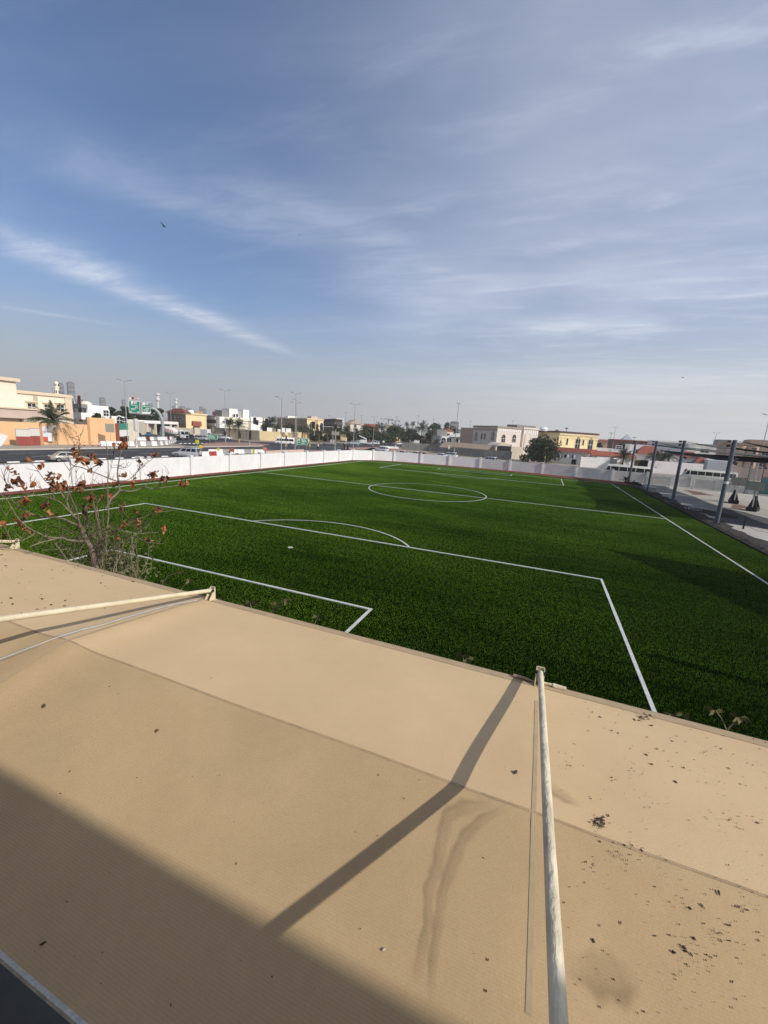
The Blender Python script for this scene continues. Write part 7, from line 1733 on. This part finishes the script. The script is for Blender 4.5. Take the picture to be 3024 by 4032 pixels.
for u, vt, w, l in ((688, 1599, 17, "first of the faint far towers over the yellow villa, counted from the left"), (718, 1601, 20, "second faint far tower over the yellow villa, counted from the left"), (743, 1608, 20, "third faint far tower over the yellow villa, counted from the left"), (792, 1602, 14, "slimmer upright far tower over the yellow villa's right end"), (806, 1610, 14, "lower far tower leaning against the slim one over the yellow villa")): tower(l, u, vt, w, 1400)
tower("grey and white banded tower behind the lamp left of the arched villa", 1796, 1662, 33, 620)
tower("low broad far grey building right of the banded tower", 1812, 1692, 26, 520)
for u, vt, D, l in ((1525, 1650, 520, "left of the two far tower cranes over the palms"), (1552, 1656, 520, "right of the two far tower cranes over the palms")):
    p = BASE(u, D); h = HGT(u, vt, p); r = thing("tower_crane", l, "crane", (p.x, p.y, 0), .5, "far tower cranes"); b = MB(); b.box((0, 0, h/2), (1.1, 1.1, h)); b.build("mast", M_GRYW, r); b = MB(); b.box((-2, 0, h), (16, .9, .9)); b.build("jib", M_GRYW, r); b = MB(); b.box((5, 0, h-1), (2, 1.4, 1.6)); b.build("counterweight", M_GRYW, r)

# ------------------------------------------------------------------ trees and palms
M_TRUNK = mat("palm_trunk", (0.17, .12, .085), .95, .25, 6, bump=.5, bscale=20); M_FROND = mat("palm_frond", (0.085, .095, .045), .7, 0, 1.5, col2=(0.04, .05, .024)); M_FROND2 = mat("palm_frond_grey", (0.10, .105, .06), .7, 0, 1.5, col2=(0.05, .055, .03))
def frond_crown(seed, n=46, up=1.25, lo=-.55):
    rr = random.Random(seed); b = MB()
    for k in range(n):
        a = rr.uniform(0, 6.283); el = lo+(up-lo)*(rr.random()**.85); Ln = rr.uniform(.85, 1.08); dr_ = rr.uniform(.35, .75); pts = []
        for i in range(9):
            f = i/8; d = f*Ln; pts.append(Vector((math.cos(a)*math.cos(el)*d, math.sin(a)*math.cos(el)*d, math.sin(el)*d-dr_*f*f*math.cos(el)*Ln)))
        side = Vector((-math.sin(a), math.cos(a), 0))
        for i in range(8):
            p0, p1 = pts[i], pts[i+1]; t = (p1-p0).normalized(); f = (i+.5)/8; ll = .17*math.sin(math.pi*(f*.85+.1))
            b.quad(p0-side*.008, p0+side*.008, p1+side*.006, p1-side*.006)
            for j in range(2):
                q = p0.lerp(p1, j/2+.1)
                for s in (-1, 1):
                    tip = q+side*s*ll+t*ll*.75+Vector((0, 0, -.05-.3*ll)); b.add([q, q+t*.035, tip], [(0, 1, 2)])
    return b
CROWN = [frond_crown(11).mesh("crown", M_FROND), frond_crown(12, 40, 1.1, -.4).mesh("crown", M_FROND2), frond_crown(13, 54, 1.4, -.75).mesh("crown", M_FROND)]
def behind(u, D):      # keep the greenery behind the row of parked cars
    return max(D, 200+(u-1300)*.25) if 1275 < u < 1665 else D
def palm(label, u, vc, rpx, D=None, base=None, k=0, tr=.26, name="date_palm", group="palms along the streets"):
    if D: D = behind(u, D)
    p = G(*base) if base else BASE(u, D); h = max(1.0, HGT(u, vc, p)); R_ = rpx*MPP(Vector((p.x, p.y, h)))
    r = thing(name, label, "palm tree", (p.x, p.y, 0), random.uniform(0, 6), group)
    b = MB(); b.tube([(0, 0, 0), (.05*h*.3, 0, h*.5), (0, 0, h)], [tr*1.25, tr, tr*.9], 9); b.build("trunk", M_TRUNK, r, True)
    o = ob("crown", CROWN[k], r); o.location = (0, 0, h-.1); o.scale = (R_, R_, R_); return r
palm("wide date palm with grey green fronds behind the orange wall, before the cream villa", 213, 1654, 98, D=114, k=2, tr=.4)
palm("date palm by the lamp, left of the pair before the white modern villa", 900, 1668, 38, base=(903, 1727), k=0); palm("date palm, right of the pair before the white modern villa", 943, 1676, 44, base=(941, 1734), k=0)
for i, (u, v, r_, D, l) in enumerate(((1072, 1660, 34, 205, "date palm right of the cream walled block, against the brown villa"), (1088, 1680, 30, 196, "lower date palm just right of the cream walled block's dishes"), (1133, 1690, 36, 196, "date palm above the white minibus"), (1150, 1684, 30, 205, "date palm behind the four headed lamp"), (1190, 1694, 34, 196, "date palm above the green arrow sign"), (1212, 1690, 30, 205, "date palm before the yellow villa end"), (1257, 1704, 32, 196, "date palm with a clear trunk right of the yellow villa end"), (1290, 1700, 30, 205, "date palm below the dark brown block"), (1325, 1700, 32, 198, "date palm left of the traffic light arm's tip"), (1363, 1698, 36, 190, "tall bushy date palm with a visible trunk by the women in black"), (1404, 1702, 34, 205, "date palm right of the tall corner lamp"), (1440, 1694, 36, 215, "date palm below the long brown red roof"), (1466, 1708, 34, 205, "date palm above the white van"), (1500, 1684, 42, 215, "broad date palm right of the long brown red roof"), (1486, 1732, 26, 195, "low date palm by the black sedan under the trees"), (1520, 1718, 36, 205, "shaggy palm above the dark sedans"), (1560, 1690, 44, 220, "date palm below the far cranes"), (1660, 1684, 40, 250, "tall date palm with a bare trunk left of the big dark tree"), (1610, 1700, 30, 240, "date palm behind the slim lamp"), (1700, 1706, 34, 235, "leaning date palm before the cream villa"), (1724, 1742, 26, 185, "small date palm at the terracotta car port's end"), (2470, 1798, 50, 150, "pale date palm before the white stepped house, right of the red eave"), (2590, 1800, 40, 150, "date palm clump between the third and second steel posts"), (2625, 1806, 46, 152, "broad date palm left of the second steel post"), (2650, 1798, 38, 156, "date palm just behind the second steel post"))):
    palm(l, u, v, r_, D=D, k=i % 3)
for u, v, r_, l in ((1598, 1670, 15, "left of the two tall fan palms on the skyline"), (1624, 1668, 16, "right of the two tall fan palms on the skyline")): palm(l, u, v, r_, D=235, k=2, tr=.2, name="fan_palm")
M_LEAF = [mat("tree_leaf_dark", (0.040, .055, .022), .8, 0, 1.0, col2=(0.018, .028, .012)), mat("tree_leaf_mid", (0.055, .075, .028), .8, 0, 1.0, col2=(0.025, .037, .015))]
def tree(label, u, vt, wpx, D, zb=.15, k=0, n=1500, name="leafy_tree", base=None, ls=1.0, group="dark trees"):
    D = behind(u, D); p = G(*base) if base else BASE(u, D); h = HGT(u, vt, p); w = wpx*MPP(Vector((p.x, p.y, h*.6))); rr = random.Random(int(u*3+vt))
    r = thing(name, label, "tree", (p.x, p.y, 0), 0, group)
    b = MB(); b.tube([(0, 0, 0), (.1, 0, h*.3), (0, .1, h*.6)], [.35, .25, .1], 8)
    for q in range(5):
        a = q*1.26; b.tube([(0, 0, h*.25), (w*.22*math.cos(a), w*.22*math.sin(a), h*.5), (w*.36*math.cos(a), w*.36*math.sin(a), h*.72)], [.15, .09, .04], 5)
    b.build("trunk", M_BARKD, r)
    b = MB(); cl = []
    for q in range(26):
        a = rr.uniform(0, 6.283); t = rr.random(); zz = zb+(1-zb)*(.12+.80*rr.random()); prof = math.sin(math.pi*min(1, max(.12, (zz-zb)/(1-zb)*.85+.10)))**.6
        rad_ = w*.5*prof*math.sqrt(t)*.95; cl.append((rad_*math.cos(a), rad_*math.sin(a), zz*h*.97, rr.uniform(.10, .19)*w))
    for q in range(n):
        c = rr.choice(cl); d = Vector((rr.gauss(0, 1), rr.gauss(0, 1), rr.gauss(0, 1))).normalized()*c[3]*(rr.random()**.35); pt = Vector(c[:3])+Vector((d.x, d.y, d.z*.8))
        s = rr.uniform(.16, .34)*ls; nn = Vector((rr.gauss(0, 1), rr.gauss(0, 1), rr.gauss(0, .8)+.3)).normalized(); e = nn.orthogonal().normalized()*s; f = nn.cross(e).normalized()*s*.6
        b.add([pt-e, pt+f, pt+e, pt-f], [(0, 1, 2, 3)])
    b.build("crown", M_LEAF[k], r); return r
tree("big round dark green bush tree before the yellow villa", 2120, 1713, 158, 149, zb=.0, n=5200, ls=1.25, base=(2120, 1822))
tree("large spreading dark tree on the skyline by the tall lamp", 1742, 1658, 92, 300, zb=.3, n=2600, ls=2.0)
for i, (u, v, w_, D, l) in enumerate(((440, 1602, 70, 195, "dark tree behind the low white house left of the lamp"), (500, 1597, 60, 205, "dark tree right behind the tall lamp left of the green panels"), (545, 1606, 70, 215, "dark tree below the left green panel"), (590, 1618, 70, 215, "dark tree below the right green panel"), (625, 1606, 60, 220, "dark tree inside the gantry's curve"), (386, 1622, 44, 128, "olive green tree behind the orange wall's taller part"), (1170, 1686, 60, 210, "dark tree filling the gap behind the four headed lamp"), (1240, 1700, 60, 210, "dark tree behind the yellow garden wall by the traffic light"), (1310, 1706, 60, 215, "dark tree behind the traffic light arm"), (1424, 1716, 70, 210, "dark tree behind the white boom truck"), (1480, 1706, 60, 215, "dark tree behind the white van"), (1545, 1676, 70, 240, "domed dark tree right of the broad date palm"), (1590, 1700, 70, 230, "dark tree behind the white SUV under the trees"), (1650, 1714, 50, 235, "dark shrubs behind the terracotta wall"), (1695, 1672, 40, 270, "dark tree left of the large spreading one"), (1790, 1684, 30, 300, "dark tree at the right foot of the large spreading one"), (1664, 1738, 30, 185, "dense green bush between the small white truck and the car port"), (1535, 1720, 60, 200, "green grey tree with drooping leaves above the dark cars"), (2365, 1742, 40, 250, "dark tree behind the yellow villa's right corner"), (2470, 1740, 60, 240, "dark tree before the maroon building"), (2555, 1812, 30, 150, "bush before the white house with the bright red roof"), (1385, 1700, 64, 230, "dark tree behind the beige SUV"), (1452, 1690, 60, 235, "dark tree between the boom truck and the white van"), (1505, 1700, 70, 240, "dark tree behind the black sedan"), (1572, 1684, 64, 262, "dark tree under the far cranes' right"), (1620, 1690, 60, 270, "dark tree below the right fan palm"), (1275, 1704, 56, 215, "dark tree left of the dark brown block's foot"), (1345, 1698, 56, 222, "dark tree right of the dark brown block's foot"), (1120, 1690, 56, 222, "dark tree behind the white minibus"), (1210, 1690, 50, 218, "dark tree above the arrow sign"), (1050, 1668, 56, 224, "dark tree behind the cream walled block"))):
    tree(l, u, v, w_, D, k=i % 2, n=2200, ls=2.1 if D > 190 else 1.4)

# ------------------------------------------------------------------ people, birds
def person(label, p, deg, h, robe, skin, top, legs_m, name="person"):
    r = thing(name, label, "person", (p.x, p.y, .013), rad(deg), "people at the junction")
    b = MB(); k = h/1.72
    prof = [(.0, .0), (.16, .02), (.17, .5), (.15, .9), (.19, 1.15), (.21, 1.38), (.12, 1.46), (.055, 1.50), (.06, 1.53), (.10, 1.60), (.105, 1.66), (.08, 1.74), (.0, 1.77)] if robe else None
    me = bpy.data.meshes.new("body"); bm = bmesh.new(); dl = bm.verts.layers.skin.verify()
    J = {'pel': ((0, 0, .95), .15), 'chest': ((0, 0, 1.28), .17), 'neck': ((0, 0, 1.46), .06), 'head': ((.02, 0, 1.62), .105), 'top': ((.01, 0, 1.70), .085), 'hl': ((0, .1, .90), .10), 'kl': ((.12, .1, .5), .07), 'al': ((.06, .1, .08), .05), 'fl': ((.2, .1, .04), .045), 'hr': ((0, -.1, .90), .10), 'kr': ((-.02, -.1, .5), .07), 'ar': ((-.2, -.1, .10), .05), 'fr': ((-.08, -.1, .04), .045), 'sl': ((0, .2, 1.38), .07), 'el': ((-.05, .25, 1.1), .05), 'wl': ((.05, .25, .86), .04), 'sr': ((0, -.2, 1.38), .07), 'er': ((.04, -.25, 1.1), .05), 'wr': ((.16, -.24, .9), .04)}
    V = {}
    for n_, (c, rd_) in J.items():
        v = bm.verts.new(Vector(c)*k); v[dl].radius = (rd_*k, rd_*k); V[n_] = v
    V['pel'][dl].use_root = True
    for a, c in (('pel', 'chest'), ('chest', 'neck'), ('neck', 'head'), ('head', 'top'), ('pel', 'hl'), ('hl', 'kl'), ('kl', 'al'), ('al', 'fl'), ('pel', 'hr'), ('hr', 'kr'), ('kr', 'ar'), ('ar', 'fr'), ('chest', 'sl'), ('sl', 'el'), ('el', 'wl'), ('chest', 'sr'), ('sr', 'er'), ('er', 'wr')): bm.edges.new((V[a], V[c]))
    bm.to_mesh(me); bm.free(); me.materials.append(skin); o = ob("body", me, r); o.modifiers.new("skin", 'SKIN'); s = o.modifiers.new("sub", 'SUBSURF'); s.levels = s.render_levels = 1
    if robe:
        b.lathe([(.30*k, .05*k), (.26*k, .5*k), (.22*k, .95*k), (.25*k, 1.3*k), (.13*k, 1.47*k)], 14); b.build("robe", top, r, True); b = MB(); b.lathe([(.15*k, 1.42*k), (.135*k, 1.60*k), (.12*k, 1.72*k), (.03*k, 1.78*k)], 12, (-.03, 0, 0)); b.build("headscarf", top, r, True)
    else:
        b.lathe([(.19*k, .85*k), (.19*k, 1.1*k), (.23*k, 1.36*k), (.10*k, 1.48*k)], 12); b.build("shirt", top, r, True); b = MB()
        for y, x in ((.1, .04), (-.1, -.06)): b.tube([(0, y*k, .95*k), (x*1.6*k, y*k, .5*k), (x*1.5*k, y*k, .1*k)], [.125*k, .10*k, .08*k], 8)
        b.build("trousers", legs_m, r, True); b = MB(); b.lathe([(.118*k, 1.60*k), (.115*k, 1.70*k), (.04*k, 1.76*k)], 10); b.build("hair", M_DARK, r, True)
SKIN = mat("skin_brown", (0.30, .17, .11), .6, .06, 8); BLK = mat("black_cloth", (0.012, .012, .014), .9, .1, 5)
person("figure in a black robe, left of the pair on the pavement past the wall", G(1355, 1769), 120, 1.75, True, SKIN, BLK, BLK)
person("figure in a black robe, right of the pair past the wall", G(1369, 1772), 120, 1.8, True, SKIN, BLK, BLK)
person("person in a white top and dark trousers crossing the road right of the arrow sign", G(1252, 1769), 150, 1.85, False, SKIN, mat("white_cloth", (0.75, .74, .72), .9, .06, 5), BLK)
def bird(label, u, v, D, span, roll):
    d = ray(u, v); p = CAM+d*D; r = thing("bird", label, "bird", tuple(p), rad(20), "birds in the sky"); b = MB(); s = span
    b.lathe([(.01*s, -.28*s), (.05*s, -.15*s), (.07*s, 0), (.05*s, .15*s), (.01*s, .24*s)], 8, axis='y')
    for q in (-1, 1):
        w = [(0, .10*s, 0), (q*.25*s, .13*s, .06*s), (q*.5*s, -.02*s, .0), (q*.25*s, -.07*s, .05*s), (0, -.10*s, 0)]
        b.add([(x, y, z+.006*s) for x, y, z in w]+[(x, y, z-.006*s) for x, y, z in w], [(0, 1, 3, 4), (1, 2, 3), (9, 8, 6, 5), (8, 7, 6)])
    b.prism([(-.03*s, -.26*s, 0), (.03*s, -.26*s, 0), (.07*s, -.42*s, 0), (-.07*s, -.42*s, 0)], (0, 0, .008*s)); o = b.build("body", mat("bird_black", (0.015, .016, .022), .8, .1, 9), r); r.rotation_euler = (rad(-12), rad(roll), rad(20))
bird("dark bird gliding with tilted wings in the blue sky at the left", 643, 888, 36, .66, 38); bird("tiny dark bird in the pale sky at the right above the sails", 2688, 1486, 70, .5, 10); bird("tiny dark speck of a bird high in the middle of the sky", 1180, 925, 90, .45, -20)

# ------------------------------------------------------------------ haze
hb_ = MB(); hb_.box((0, 0, 0), (4600, 4600, 1)); 
HZ0, HZ1 = -1.0, 175.0
hm = MB(); hm.box((-200, 500, (HZ0+HZ1)/2), (4600, 4600, HZ1-HZ0)); ho = hm.build("haze", None)
ho.data.materials.clear()
m = bpy.data.materials.new("haze_air"); m.use_nodes = True; t = m.node_tree; t.nodes.clear()
out = N(t, 'ShaderNodeOutputMaterial'); pv_ = N(t, 'ShaderNodeVolumePrincipled'); pv_.inputs['Color'].default_value = (0.80, .80, .80, 1); pv_.inputs['Density'].default_value = 0.00034; pv_.inputs['Anisotropy'].default_value = 0.2
L(t, pv_.outputs[0], out.inputs['Volume']); ho.data.materials.append(m); ho['kind'] = 'stuff'; ho['label'] = "pale dusty haze in the air"; ho['category'] = "haze"
